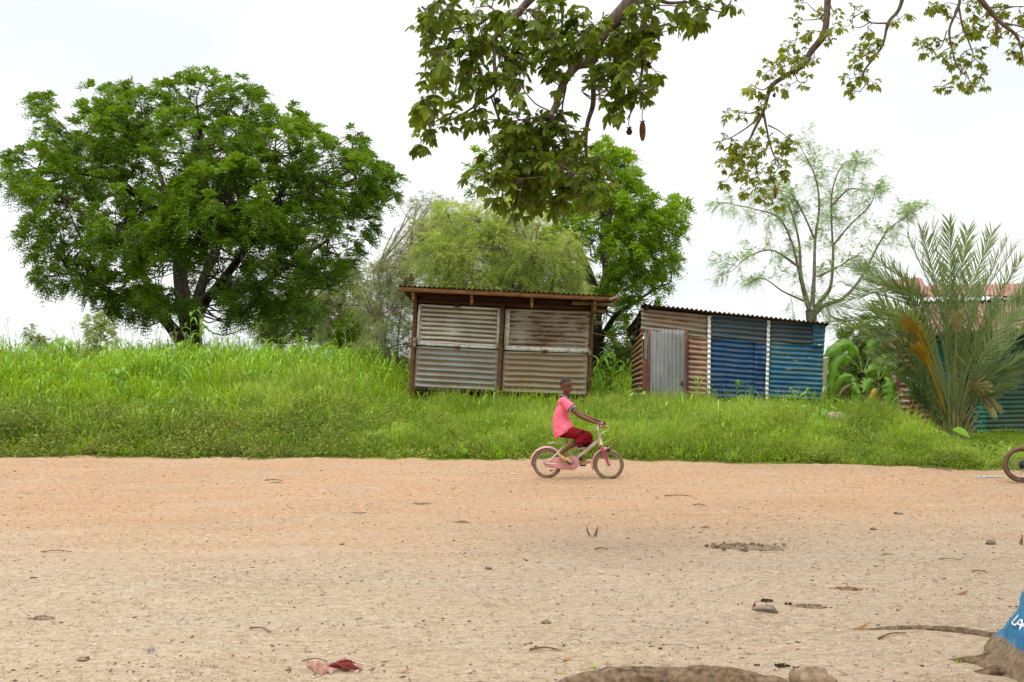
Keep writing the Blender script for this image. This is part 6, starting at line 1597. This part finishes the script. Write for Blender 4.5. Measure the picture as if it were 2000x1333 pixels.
EYED = mat_mix('dark_iris', (0.006, 0.004, 0.003), (0.012, 0.008, 0.006), 9, .15)

def loft(g, pts, ra, rb, ref=(0, 1, 0), n=None, sides=20, round_ends=True):
    """closed tapered limb: ra along ref, rb across"""
    c = np.asarray(pts, float); n = n or 6*(len(c)-1)+2
    s = np.linspace(0, 1, n); cc = spline(c, n)
    A = np.interp(s, np.linspace(0, 1, len(ra)), ra); B = np.interp(s, np.linspace(0, 1, len(rb)), rb)
    if round_ends:
        T0 = nrm(cc[1]-cc[0]); T1 = nrm(cc[-1]-cc[-2]); e = np.array([.92, .70, .38])
        p0 = [cc[0]-T0*B[0]*q for q in (.35, .65, .88)][::-1]; p1 = [cc[-1]+T1*B[-1]*q for q in (.35, .65, .88)]
        cc = np.vstack([p0, cc, p1]); A = np.concatenate([A[0]*e[::-1], A, A[-1]*e]); B = np.concatenate([B[0]*e[::-1], B, B[-1]*e])
    T = nrm(np.gradient(cc, axis=0)); r = np.asarray(ref, float)
    X = nrm(r-T*(T@r)[:, None]); Y = np.cross(T, X)
    a = np.arange(sides)*2*math.pi/sides
    V = cc[:, None]+X[:, None]*(A[:, None]*np.cos(a))[..., None]+Y[:, None]*(B[:, None]*np.sin(a))[..., None]
    m = len(cc); Fc = [[i*sides+j, i*sides+(j+1) % sides, (i+1)*sides+(j+1) % sides, (i+1)*sides+j] for i in range(m-1) for j in range(sides)]
    n0 = g.n
    g.add(V.reshape(-1, 3), Fc); g.F.append(np.array([[n0+j for j in range(sides)][::-1]])); g.F.append(np.array([[n0+(m-1)*sides+j for j in range(sides)]]))

def fuse(g, name, mat, parent, voxel=.006, smooth_it=6):
    """merge overlapping closed shapes into one continuous skin"""
    o = g.build(name, mat, smooth=True)
    r = o.modifiers.new('r', 'REMESH'); r.mode = 'VOXEL'; r.voxel_size = voxel; r.use_smooth_shade = True
    s = o.modifiers.new('s', 'SMOOTH'); s.iterations = smooth_it; s.factor = .5
    dg = bpy.context.evaluated_depsgraph_get(); dg.update()
    me = bpy.data.meshes.new_from_object(o.evaluated_get(dg))
    o.modifiers.clear(); o.data = me; me.name = name
    if not me.materials: me.materials.append(mat)
    o.parent = parent
    return o

def person():
    # the root stands at the boy's feet and shares the bicycle's plane
    k = empty('person', rear_pt, 'boy in pink polo shirt and dark red shorts riding the small pink bicycle', 'person', rz=YAW)
    def L3(px, py, lat): return U(px, py, lat)
    hipc = U(1098, 842); 
    hip = lambda s: hipc+[0, -s*.062, 0]                  # s=+1 near side
    kn, kf = U(1145.5, 850.5, .085), U(1147, 853, -.085)
    an, af = U(1099.5, 882, .095), U(1131, 896, -.10)
    neck0 = U(1102, 776); chest = U(1097.5, 797); belly = U(1098, 825)
    sh = lambda s: U(1103, 783, 0)+[0, -s*.105, 0]
    shN, shF = sh(1), sh(-1)+[-.035, 0, -.012]
    grN, grF = U(1175, 831, .222), U(1175, 831.3, -.222)
    elN = U(1134, 812, .185); elF = U(1128, 811, -.17)
    wrN = grN+[-.062, .008, .030]; wrF = grF+[-.062, -.008, .030]
    g = Geo()
    # torso, neck
    loft(g, [hipc+[0, 0, -.01], belly, chest, U(1101, 781)], [.095, .098, .115, .075], [.085, .075, .08, .055])
    loft(g, [U(1102, 783), U(1103.5, 774), U(1105, 765)], [.042, .037, .036], [.042, .036, .037])
    # arms
    for s, e, w in ((shN, elN, wrN), (shF, elF, wrF)):
        loft(g, [s, (s+e)/2, e], [.042, .037, .029], [.042, .037, .029])
        loft(g, [e, (e*2+w)/3, w], [.029, .030, .0195], [.029, .029, .0185])
        loft(g, [s+[0, -np.sign(s[1])*-.0, 0], chest], [.04, .05], [.045, .05])
    # hands closed round the grips
    for s, gr, w in ((1, grN, wrN), (-1, grF, wrF)):
        pc = gr+[-.022, 0, .020]
        loft(g, [w, pc+[-.012, 0, .004], gr+[-.004, 0, .024]], [.020, .030, .032], [.016, .013, .010])
        for i, (off, rr, ln) in enumerate(((-.027, .0074, 1.0), (-.009, .0078, 1.1), (.009, .0076, 1.03), (.026, .0066, .85))):
            y = off*s*-1
            arc = np.linspace(R(105), R(105)-R(215)*ln, 9)
            Rg = .0235
            pts = [gr+[math.cos(t)*Rg, y, math.sin(t)*Rg] for t in arc]
            loft(g, [gr+[-.016, y, .023]]+pts, [rr*1.08, rr, rr*.85], [rr*1.08, rr, rr*.85], n=22, sides=10)
        arc = np.linspace(R(125), R(285), 6)
        pts = [gr+[math.cos(t)*.024, s*.040*-1*-1-0.0, math.sin(t)*.024] for t in arc]
        loft(g, [w+[.015, s*.012, 0]]+pts, [.011, .0095, .0085], [.011, .0095, .0085], n=18, sides=10)
    # legs
    for h, kk, a in ((hip(1), kn, an), (hip(-1), kf, af)):
        loft(g, [h, (h+kk)/2, kk], [.068, .060, .043], [.072, .060, .045])
        loft(g, [kk, kk*.62+a*.38+[-.008, 0, -.006], kk*.25+a*.75, a], [.042, .042, .027, .024], [.044, .045, .029, .026])
    # feet: near one toes down, far one level
    toeN = U(1117, 903, .10); heelN = U(1096.5, 886.5, .095)
    loft(g, [an, (an+heelN)/2, heelN+[.02, 0, -.004]], [.024, .026, .028], [.026, .028, .026])
    loft(g, [heelN, (heelN+toeN)/2+[0, 0, .008], toeN+[-.015, 0, .008]], [.026, .033, .028], [.025, .021, .013])
    toeF = U(1150, 905.5, -.105); heelF = U(1131.5, 903, -.10)
    loft(g, [af, (af+heelF)/2, heelF], [.024, .026, .028], [.026, .028, .026])
    loft(g, [heelF, (heelF+toeF)/2+[0, 0, .006], toeF], [.026, .033, .028], [.026, .022, .013])
    # head: skull, jaw, nose, lips, ears, brow; face turned towards the camera
    HC = U(1106, 754); fa = R(-50)      # heading of the face in the bike's axes
    Rz = rotz(fa)@roty(R(4))
    H = lambda x, y, z: HC+Rz@np.array([x, y, z])
    ball(g, H(-.012, 0, .020), .1, 20, 14, squash=(.97, .765, .85), rot=Rz)
    ball(g, H(.022, 0, -.028), .1, 18, 12, squash=(.64, .60, .70), rot=Rz)
    ball(g, H(.050, 0, -.073), .03, 12, 8, squash=(.95, 1.0, .75), rot=Rz)
    for s in (-1, 1):
        ball(g, H(.046, s*.033, -.020), .024, 10, 8, squash=(.9, 1, .9), rot=Rz)
        ball(g, H(-.004, s*.074, -.012), .02, 10, 8, squash=(.65, .45, 1.1), rot=Rz)
        ball(g, H(.080, s*.009, -.024), .0085, 8, 6, rot=Rz)
    ball(g, H(.062, 0, .016), .03, 12, 8, squash=(.75, 1.35, .5), rot=Rz)
    loft(g, [H(.074, 0, .006), H(.080, 0, -.010), H(.087, 0, -.021)], [.0075, .009, .011], [.008, .009, .009], n=8, sides=10)
    loft(g, [H(.074, -.020, -.046), H(.083, 0, -.043), H(.074, .020, -.046)], [.005, .008, .005], [.005, .0075, .005], ref=(0, 0, 1), n=10, sides=10)
    loft(g, [H(.072, -.017, -.055), H(.081, 0, -.055), H(.072, .017, -.055)], [.005, .0085, .005], [.005, .008, .005], ref=(0, 0, 1), n=10, sides=10)
    body = fuse(g, 'body', SKIN, k, .0042, 3)
    # eyes
    for s in (-1, 1):
        e = Geo(); ball(e, H(.0755, s*.026, -.001), .0115, 12, 8, squash=(.50, 1.05, .34), rot=Rz); o = e.build('eye', EYEW, smooth=True); o.parent = k
        e = Geo(); ball(e, H(.0808, s*.0255, -.001), .0062, 10, 6, squash=(.5, 1, 1), rot=Rz); i = e.build('iris', EYED, smooth=True); i.parent = o
    # hair: close cropped cap over the skull
    g = Geo()
    th = 18
    V = []; Fc = []
    seg, rg = 26, 12
    for r_ in range(rg+1):
        for j in range(seg):
            a = 2*math.pi*j/seg
            lim = R(92)+R(30)*max(0, -math.cos(a))-R(36)*max(0, math.cos(a))**1.2
            t = lim*r_/rg
            for_ = .1*1.022
            V.append(H(-.012, 0, .020)+Rz@(np.array([math.sin(t)*math.cos(a)*.97, math.sin(t)*math.sin(a)*.765, math.cos(t)*.85])*(for_ if r_ < rg else .0975)))
    Fc = [[i*seg+j, (i+1)*seg+j, (i+1)*seg+(j+1) % seg, i*seg+(j+1) % seg] for i in range(rg) for j in range(seg)]
    g.add(V, Fc); o = g.build('hair', HAIR, smooth=True); o.parent = k
    # eyebrows
    g = Geo()
    for s in (-1, 1): loft(g, [H(.0815, s*.013, .016), H(.0805, s*.026, .020), H(.070, s*.041, .015)], [.0022]*3, [.0026]*3, n=8, sides=6)
    o = g.build('eyebrows', HAIR); o.parent = k
    # polo shirt: torso with drooping back hem, loose sleeves
    g = Geo()
    hemb, hemf = U(1085, 856), U(1117, 838)
    rings = [  # centre px,py ; half depth (px) ; half width (m)
        (1102, 776.5, 6.0, .055), (1103, 781, 9.8, .088), (1102, 787, 12.3, .120), (1099.5, 797, 14.0, .128), (1096.5, 810, 14.8, .126), (1096, 821, 16.6, .124), (1098.5, 830, 19.6, .138), (1100.5, 837, 19.6, .154), (1101.5, 847, 17.3, .160)]
    sides = 40; a = np.arange(sides)*2*math.pi/sides; V = []
    for i, (x, y, hd, hw) in enumerate(rings):
        c = U(x, y); f = hd/S_U
        w = np.sin(a*7+i*.7)*.004*sstep(3, 7, i)
        dz = 0*a
        if i >= 6: dz = .072*np.cos(a)*((i-5)/3.0)**1.3   # back hem hangs lower than the front
        V.append(np.stack([c[0]+(f+w)*np.cos(a), c[1]+(hw+w)*np.sin(a), c[2]+dz], 1))
    V = np.concatenate(V); m = len(rings)
    Fc = [[i*sides+j, i*sides+(j+1) % sides, (i+1)*sides+(j+1) % sides, (i+1)*sides+j] for i in range(m-1) for j in range(sides)]
    g.add(V, Fc); g.F.append(np.array([[j for j in range(sides)]])); g.F.append(np.array([[(m-1)*sides+j for j in range(sides)][::-1]]))
    # pointed back tail
    cuffs = []
    for s, e in ((shN, elN), (shF, elF)):
        d = nrm(e-s); q = s+d*.148
        loft(g, [s-d*.01+[0, 0, .004], s+d*.07, q], [.052, .056, .058], [.056, .064, .068], sides=24, round_ends=False)
        loft(g, [s, U(1100, 790)], [.06, .09], [.06, .08], sides=20)
        cuffs.append((q, d))
    sh_ = fuse(g, 'shirt', SHIRT, k, .0055, 7)
    me = sh_.data; nv = len(me.vertices); co = np.empty(nv*3, np.float32); no = np.empty(nv*3, np.float32)
    me.vertices.foreach_get('co', co); me.vertices.foreach_get('normal', no); co = co.reshape(-1, 3); no = no.reshape(-1, 3)
    fold = (vn(co[:, 0]*16+co[:, 2]*20, co[:, 2]*5-co[:, 0]*9+co[:, 1]*12, 3)-.5)*.016+(vn(co[:, 0]*40-co[:, 2]*18, co[:, 2]*22+co[:, 1]*20, 5)-.5)*.006
    co = co+no*(fold*np.clip((.98-co[:, 2])*5, .3, 1))[:, None]; me.vertices.foreach_set('co', co.astype(np.float32).ravel()); me.update()
    for q, d in cuffs:
        g = Geo(); loft(g, [q-d*.012, q+d*.005], [.0600, .0600], [.0696, .0696], sides=26, round_ends=False); o = g.build('sleeve_band', NAVY, smooth=True); o.parent = sh_
        g = Geo(); loft(g, [q+d*.0045, q+d*.008], [.0588, .0585], [.0682, .0680], sides=26, round_ends=False); o = g.build('sleeve_stripe', WHITEB, smooth=True); o.parent = sh_
    def collar(r0, r1, z0, z1, mat, name):
        g = Geo(); n = 28; V = []
        c0 = U(1102.5, 776); 
        for r_, z in ((r0, z0), (r1, z1), (r1-.004, z1), (r0-.006, z0)):
            for j in range(n):
                t = 2*math.pi*j/n
                V.append(c0+[r_*math.cos(t)*1.02, r_*math.sin(t)*1.05, z-.016*math.cos(t)])
        V = np.array(V); Fc = [[i*n+j, i*n+(j+1) % n, ((i+1) % 4)*n+(j+1) % n, ((i+1) % 4)*n+j] for i in range(4) for j in range(n)]
        g.add(V, Fc); o = g.build(name, mat, smooth=True); o.parent = sh_
    collar(.062, .053, -.002, .017, NAVY, 'collar'); collar(.0535, .050, .017, .022, WHITEB, 'collar_stripe')
    # shorts
    g = Geo()
    loft(g, [hipc+[-.015, 0, .02], hipc+[.02, 0, 0]], [.105, .105], [.075, .078], sides=26)
    for s, h, kk, a in ((1, hip(1), kn, an), (-1, hip(-1), kf, af)):
        hem = kk*.56+a*.44+[.018, 0, -.014]
        loft(g, [h, (h+kk)/2+[0, 0, -.003], kk+[-.012, 0, -.002]], [.078, .072, .060], [.083, .074, .062], sides=26)
        loft(g, [kk+[-.012, 0, -.002], (kk+hem)/2+[.004, 0, -.003], hem], [.064, .062, .058], [.066, .075, .070], sides=26, round_ends=False)
    so = fuse(g, 'shorts', SHORTS, k, .0055, 5)
    for kk, a in ((kn, an), (kf, af)):
        hem = kk*.56+a*.44+[.018, 0, -.014]; d = nrm(hem-((kk+hem)/2+[.004, 0, -.003]))
        g = Geo(); loft(g, [hem-d*.006, hem+d*.016], [.0595, .055], [.0715, .062], sides=24, round_ends=False); o = g.build('shorts_cuff', LINING, smooth=True); o.parent = so
    # clog shaped plastic shoes
    for h, t, lat in ((heelN, toeN, 1), (heelF, toeF, -1)):
        g = Geo(); d = nrm(t-h); up = np.array([-d[2], 0, d[0]])
        loft(g, [h-up*.010-d*.012, (h+t)/2-up*.004, t-up*.004-d*.006], [.031, .040, .032], [.022, .024, .015], sides=20)
        loft(g, [(h+t)/2+up*.006+d*.01, t-d*.02+up*.003], [.036, .031], [.024, .017], sides=18)
        loft(g, [h-up*.024-d*.02, (h+t)/2-up*.026, t-up*.014], [.030, .038, .030], [.010, .009, .008], sides=18)
        fuse(g, 'shoe', SHOE, k, .0045, 3)
person()
# ================================================================== SMALL THINGS ON THE GROUND
STONEM = mat_mix('brown_stone', (0.13, 0.085, 0.055), (0.27, 0.195, 0.135), 14, .9, bump=.6, bdist=.01)
STONEP = mat_mix('pale_stone', (0.36, 0.27, 0.20), (0.50, 0.40, 0.31), 7, .9, bump=.5, bdist=.02)
DUNG = mat_mix('dark_brown_dung', (0.018, 0.010, 0.007), (0.06, 0.032, 0.018), 20, .95, bump=.8, bdist=.01)
STICKM = mat_mix('dry_brown_stick', (0.09, 0.045, 0.022), (0.20, 0.11, 0.06), 20, .9)
STRAW = mat_mix('pale_straw', (0.42, 0.38, 0.30), (0.52, 0.48, 0.40), 20, .8)
DRYLEAF = mat_leaf('dry_fallen_leaf', (0.13, 0.055, 0.02), (0.34, 0.17, 0.06), trans=.15, rough=.8)
CLOTH = mat_mix('faded_red_cloth', (0.26, 0.10, 0.08), (0.42, 0.28, 0.22), 10, .95, bump=.5)
CLOTHD = mat_mix('dark_red_cloth', (0.07, 0.008, 0.009), (0.17, 0.025, 0.02), 16, .95, bump=.5)
HOLEM = mat_mix('crumbled_dark_soil', (0.13, 0.09, 0.055), (0.30, 0.215, 0.145), 40, .98, bump=1., bdist=.01)
def gz(x, y): return float(ground_z(np.array(x), np.array(y)))

def stone(px, py, w, lab, mat=STONEM, name='stone', cat='stone', h=.6, seed=1, dep=.8, sink=.25, group=None, rough=.35):
    c = G(px, py); c[2] = gz(c[0], c[1]); s = w/F*c[1]/2
    g = Geo(); ball(g, (0, 0, 0), s, 16, 11, squash=(1, dep, h), rough=rough, seed=seed)
    o = g.build(name, mat, smooth=True, loc=c+[0, 0, s*h*(1-sink*2)*.9]); tag(o, lab, cat, group)
def stick(px0, py0, px1, py1, lab, r=.004, mat=STICKM, name='twig', bend=.02):
    a, b = G(px0, py0), G(px1, py1)
    for q in (a, b): q[2] = gz(q[0], q[1])+r+.004
    m = (a+b)/2+[0, bend, .008]
    g = Geo(); tube1(g, [a-a, m-a, b-a], r, r*.6, n=12, sides=6); tag(g.build(name, mat, smooth=True, loc=a), lab, 'twig')
def clump(px, py, w, lab, mat, name, cat, n=9, h=.35, seed=0):
    c = G(px, py); c[2] = gz(c[0], c[1]); W = w/F*c[1]/2
    r2 = np.random.default_rng(seed+100); g = Geo()
    for i in range(n):
        q = np.array([r2.uniform(-1, 1)*W*.8, r2.uniform(-.5, .5)*W*.8, 0]); s = W*r2.uniform(.18, .42)
        ball(g, q+[0, 0, s*h*.9], s, 9, 7, squash=(1.2, 1, h*2), rough=.5, seed=seed+i)
    tag(g.build(name, mat, smooth=True, loc=c), lab, cat)
def leaf(px, py, L, az, lab, mat=DRYLEAF, curl=-.5, W=None, tint=.5, name='fallen_leaf'):
    c = G(px, py); c[2] = gz(c[0], c[1])+.006
    l = L/F*c[1]; g = Geo(); d = [math.cos(az), math.sin(az), .12]
    blades(g, [[0, 0, 0]], [d], [[-math.sin(az), math.cos(az), .3]], l, (W or .35)*l, [(0, .1), (.15, .6), (.4, 1), (.7, .75), (1, .05)], curl*.4, tint, fold=.25)
    tube1(g, [[0, 0, 0], [-d[0]*l*.25, -d[1]*l*.25, .002]], .0012, n=3, sides=4)
    tag(g.build(name, mat, smooth=True, loc=c), lab, 'leaf')
def pile(px, py, w, lab, mat=HOLEM, h=.12, name='soil_mound', seed=3, dep=.45):
    c = G(px, py); c[2] = gz(c[0], c[1]); W = w/F*c[1]/2
    n, m = 26, 10; V = [[0, 0, W*h]]; Fc = []
    for i in range(1, m+1):
        for j in range(n):
            a = 2*math.pi*j/n; r = i/m*(1+.28*(vn(math.cos(a)*1.6+seed, math.sin(a)*1.6+5, seed)-.5)*2)
            z = W*h*(1-(i/m)**2)*(1+.9*(vn(math.cos(a)*r*5+seed, math.sin(a)*r*5, seed)-.5))-(.012 if i == m else 0)
            V.append([r*W*math.cos(a), r*W*dep*math.sin(a), z])
    Fc3 = [[0, 1+j, 1+(j+1) % n] for j in range(n)]
    Fc = [[1+(i-1)*n+j, 1+i*n+j, 1+i*n+(j+1) % n, 1+(i-1)*n+(j+1) % n] for i in range(1, m) for j in range(n)]
    g = Geo(); g.add(V, Fc3); g.F.append(np.array(Fc))
    r2 = np.random.default_rng(seed)
    for i in range(46):
        a = r2.uniform(0, 6.28); q = r2.random()**.6*1.25; s_ = W*r2.uniform(.02, .07)
        ball(g, [q*W*math.cos(a), q*W*dep*math.sin(a), W*h*max(0, 1-q*q)+s_*.3], s_, 6, 4, squash=(1.3, 1, .7), rough=.5, seed=i)
    tag(g.build(name, mat, smooth=True, loc=c), lab, 'soil')

# rocks
stone(1632, 822, 56, 'flat pale stone lying in the grass beside the banana plants', STONEP, 'boulder', 'rock', .34, 5, .8, .1, rough=.12)
bpy.data.objects['boulder'].location = tuple(P(1635, 818, 18.3))
stone(1586, 1356, 88, 'rounded brown boulder at the bottom edge right of the long root', mat_mix('lichened_brown_rock', (0.12, 0.085, 0.05), (0.32, 0.22, 0.14), 16, .95, bump=.9, bdist=.01), 'boulder', 'rock', .68, 8, .9, .1, rough=.2)
stone(1935, 1064, 19, 'brown stone near the right edge below the second bicycle', seed=2)
stone(1706, 1036, 12, 'small brown stone, largest of those in the middle right', seed=3)
stone(1379, 1031, 10, 'small round brown stone right of the brown butterfly shaped leaf', seed=4)
stone(1754, 1004, 17, 'flat brown stone just beyond the smaller middle right stones', seed=5, h=.35)
stone(163, 1290, 24, 'flattish stone at the lower left', seed=6, h=.35)
stone(1067, 1216, 17, 'greyish stone at the end of a thin dirt ridge near the bottom centre', seed=7)
stone(668, 1064, 9, 'tiny dark stone in the middle left of the sand', seed=9)
stone(954, 1113, 13, 'small tan stone left of centre with a straw beside it', seed=10)
stone(1496, 1202, 46, 'half buried grey stump knob with a pale ring', mat_mix('grey_weathered_wood', (0.14, 0.11, 0.08), (0.30, 0.24, 0.18), 40, .95, (3, 1, 1), bump=.8), 'stump', 'stump', .42, 11, .7, .3)
# brick in the grass, red plastic piece
g = Geo(); box(g, (0, 0, 0), (.15, .08, .07), rotz(.3)@rotx(.2)); box(g, (.09, .02, -.01), (.07, .07, .06), rotz(-.4)@roty(.3)); q = P(1820, 873, 15.6)
tag(g.build('broken_brick', mat_mix('red_brick', (0.34, 0.085, 0.035), (0.26, 0.07, 0.035), 12, .9), loc=q), 'broken orange red brick lying in the grass below the date palm', 'brick')
# dung and clods
clump(1497, 1178, 24, 'black dung clump, left one of the pair above the grey stump knob', DUNG, 'dung', 'dung', 10, .4, 1)
clump(1539, 1182, 14, 'single dark dung ball at the end of the low dirt ridge', DUNG, 'dung', 'dung', 4, .6, 2)
clump(1530, 1304, 30, 'dark clod pile just behind the brown boulder', DUNG, 'dung', 'dung', 10, .4, 3)
clump(1556, 1306, 17, 'dark clod right next to the pile behind the boulder', DUNG, 'dung', 'dung', 6, .35, 4)
clump(1478, 1301, 13, 'small dark clod behind the right end of the long root', DUNG, 'dung', 'dung', 4, .5, 5)
clump(65, 1131, 15, 'dark red brown clod at the left of the picture', DUNG, 'dung', 'dung', 5, .4, 6)
clump(1608, 1218, 6, 'tiny dark clod alone on the right foreground gravel', DUNG, 'dung', 'dung', 3, .5, 7)
# mounds of crumbled soil
pile(84, 1210, 52, 'dark crumbly anthill mound with pale pebbles at the lower left', seed=2, h=.22)
pile(1580, 1187, 80, 'low brown dirt ridge behind the grey stump knob', seed=3, h=.14, dep=.25)
pile(902, 1022, 30, 'small brown soil mound in the middle of the sand', seed=4, h=.22)
pile(830, 986, 40, 'flat dark soil patch left of the boy on the sand', seed=5, h=.10)
pile(1650, 1152, 70, 'reddish brown exposed soil ridge right of the centre', mat_mix('red_brown_soil', (.16, .08, .045), (.30, .17, .10), 30, .98, bump=1.), h=.12, seed=6, dep=.3)
pile(1733, 1083, 26, 'small flat soil mound on the right side of the sand', seed=7, h=.14)
pile(1460, 1073, 130, 'wide dark rough patch of broken soil in the middle right', seed=8, h=.035, dep=.5)
pile(540, 944, 26, 'thin dark soil smear near the road edge on the left', seed=9, h=.12)
pile(700, 1004, 30, 'faint flat soil mound left of the centre', seed=10, h=.10)
# twigs
stick(488, 1231, 529, 1238, 'brown twig lying alone in the lower left middle', .006)
stick(590, 1293, 640, 1295, 'straight brown twig just behind the red cloth', .004)
stick(1034, 1269, 1096, 1271, 'brown twig behind the left end of the long root', .006)
stick(1296, 1260, 1358, 1271, 'thin pale straw right of the bottom centre', .0035, STRAW, 'straw')
stick(1715, 1253, 1770, 1243, 'dark twig at the tip of the root reaching left from the painted tree', .005)
stick(1298, 971, 1352, 972, 'long thin brown twig on the sand right of the bicycle', .007)
stick(1354, 989, 1379, 990, 'short twig just before the long thin one', .006)
stick(1162, 1073, 1188, 1074, 'short dark twig before the butterfly shaped leaf', .006)
stick(1795, 916, 1858, 922, 'curved brown stick along the grass edge near the right', .010, bend=.05, name='stick')
stick(80, 1080, 140, 1081, 'long thin twig on the left part of the sand', .005)
stick(1834, 1094, 1880, 1096, 'thin twig at the right before the brown stone', .004)
stick(1898, 1117, 1930, 1120, 'dark twig near the right edge', .005)
stick(518, 940, 552, 941, 'thin reddish twig close to the far edge on the left', .008)
# leaves
leaf(1155, 1047, 15, 2.2, 'upright brown leaf like a butterfly, left half, below the bicycle', tint=.2, curl=-3, W=.5)
leaf(1160, 1047, 15, .9, 'upright brown leaf like a butterfly, right half, below the bicycle', tint=.25, curl=-3, W=.5)
leaf(1665, 1233, 38, .12, 'large curled orange brown leaf lying on pale gravel', tint=.8, W=.28)
leaf(1473, 1202, 12, 1.2, 'small rust red leaf at the left of the stump knob', mat=CLOTHD, W=.7, curl=-2)
leaf(1470, 1279, 20, 3.0, 'dark flat leaf behind the right half of the long root', tint=.0, W=.3)
leaf(1100, 1289, 20, .2, 'yellow brown leaf beside the small grass tuft at the root', tint=1, W=.35)
leaf(600, 1212, 8, .1, 'small orange leaf speck left of the centre', tint=1)
leaf(1870, 1162, 22, .1, 'olive brown curled leaf above the root of the painted tree', tint=.4, W=.4)
leaf(1660, 1324, 30, 3.0, 'brown leaf right of the boulder', tint=.5, W=.25)
leaf(722, 1311, 12, .6, 'dark brown curled leaf right of the red cloth', tint=.0, W=.6)
leaf(780, 1316, 26, .1, 'thin curled brown leaf well right of the red cloth', tint=.5, W=.2)
leaf(1993, 1067, 12, .8, 'dark upright leaf at the extreme right edge', tint=0, W=.6, curl=-3)
leaf(1803, 1228, 14, 2.6, 'rust brown leaf resting on the far root of the painted tree', tint=.6, W=.6)
# blue plastic scraps
def strip(px, py, w, lab, mat, wd=.04):
    c = G(px, py); c[2] = gz(c[0], c[1])+.008; l = w/F*c[1]
    g = Geo(); n = 12; t = np.linspace(-.5, .5, n)
    up = np.stack([t*l, .02*np.sin(t*9), .006*np.abs(np.sin(t*14))], 1)
    V = np.concatenate([up-[0, wd/2, 0], up+[0, wd/2, 0], up-[0, wd/2, .003], up+[0, wd/2, -.003]])
    Fc = [[i, i+1, n+i+1, n+i] for i in range(n-1)]+[[2*n+i, 3*n+i, 3*n+i+1, 2*n+i+1] for i in range(n-1)]+[[i, 2*n+i, 2*n+i+1, i+1] for i in range(n-1)]
    g.add(V, Fc); tag(g.build('plastic_strip', mat, smooth=True, loc=c), lab, 'litter')
strip(1930, 931, 52, 'pale blue plastic strip at the road edge left of the second bicycle', mat_mix('pale_blue_plastic', (0.30, 0.44, 0.50), (0.42, 0.50, 0.52), 9, .5), .07)
strip(295, 1277, 14, 'tiny dark blue scrap at the lower left', mat_mix('dark_blue_plastic', (0.03, 0.05, 0.22), (0.05, 0.07, 0.3), 9, .5), .012)
strip(1002, 926, 12, 'small white scrap on the sand behind the rear wheel', mat_mix('white_plastic', (0.55, 0.58, 0.58), (0.65, 0.65, 0.65), 9, .5), .05)
# crumpled red cloth
def cloth():
    c = G(652, 1308); c[2] = gz(c[0], c[1]); s = c[1]/F
    k = empty('crumpled_cloth', c, 'crumpled faded red cloth lying on the gravel at the bottom', 'cloth')
    g = Geo(); n, m = 46, 18; V = []
    for j in range(m):
        for i in range(n):
            u, v = i/(n-1)*2-1, j/(m-1)*2-1
            w = math.sqrt(max(0, 1-u*u*.92)); x = u*(50+7*vn(v*3, 1, 8))*s; y = v*w*(.035+.065*vn(u*6, v*2, 3))+.03*math.sin(u*5)+.02*(vn(u*12, v*4, 4)-.5)
            z = .004+.035*vn(u*16, v*5, 5)*(1-abs(v)**3)+.02*math.exp(-((u-.35)/.3)**2)*(1-abs(v))
            V.append([x, y, z])
    nv = n*m; V = np.array(V); V2 = V-[0, 0, .003]
    Fc = [[j*n+i, j*n+i+1, (j+1)*n+i+1, (j+1)*n+i] for j in range(m-1) for i in range(n-1)]
    g.add(np.concatenate([V, V2]), Fc+[[a+nv, d+nv, c_+nv, b+nv] for a, b, c_, d in Fc]); o = g.build('cloth_sheet', CLOTH, smooth=True); o.parent = k
    g = Geo()
    r2 = np.random.default_rng(4)
    for i in range(7): ball(g, [(18+r2.uniform(-14, 12))*s, r2.uniform(-.02, .02), .018+r2.uniform(0, .012)], .022*r2.uniform(.6, 1), 14, 10, squash=(1.4, 1, .8), rough=.6, seed=i)
    for i in range(4):
        x = r2.uniform(-20, 40)*s; tube1(g, [[x, -.02, .02], [x+.04, -.03, .035], [x+.09, -.05, .015]], .010, .005, n=10, sides=7)
    o = g.build('cloth_fold', CLOTHD, smooth=True); o.parent = k
cloth()
# small grass tufts growing on bare ground
def tuft(px, py, h, lab, n=16):
    c = G(px, py); c[2] = gz(c[0], c[1]); l = h/F*c[1]; g = Geo()
    az = rng.uniform(0, 6.28, n); d = np.stack([np.cos(az)*.8, np.sin(az)*.5, np.ones(n)*rng.uniform(.4, 1.2, n)], 1)
    blades(g, rng.normal(0, .012, (n, 3))*[1, 1, 0], d, np.stack([-np.sin(az), np.cos(az), 0*az], 1), l*rng.uniform(.6, 1.1, n), .006, [(0, .8), (.5, 1), (1, .1)], .4, rng.random(n))
    tag(g.build('grass_tuft', GR, loc=c), lab, 'grass tuft')
tuft(1158, 1306, 16, 'small green grass tuft behind the long root at the bottom', 12)
tuft(1092, 1318, 10, 'tiny grass tuft left of the long root at the bottom', 8)
tuft(1873, 1296, 14, 'small green tuft on the root at the foot of the painted tree', 16)
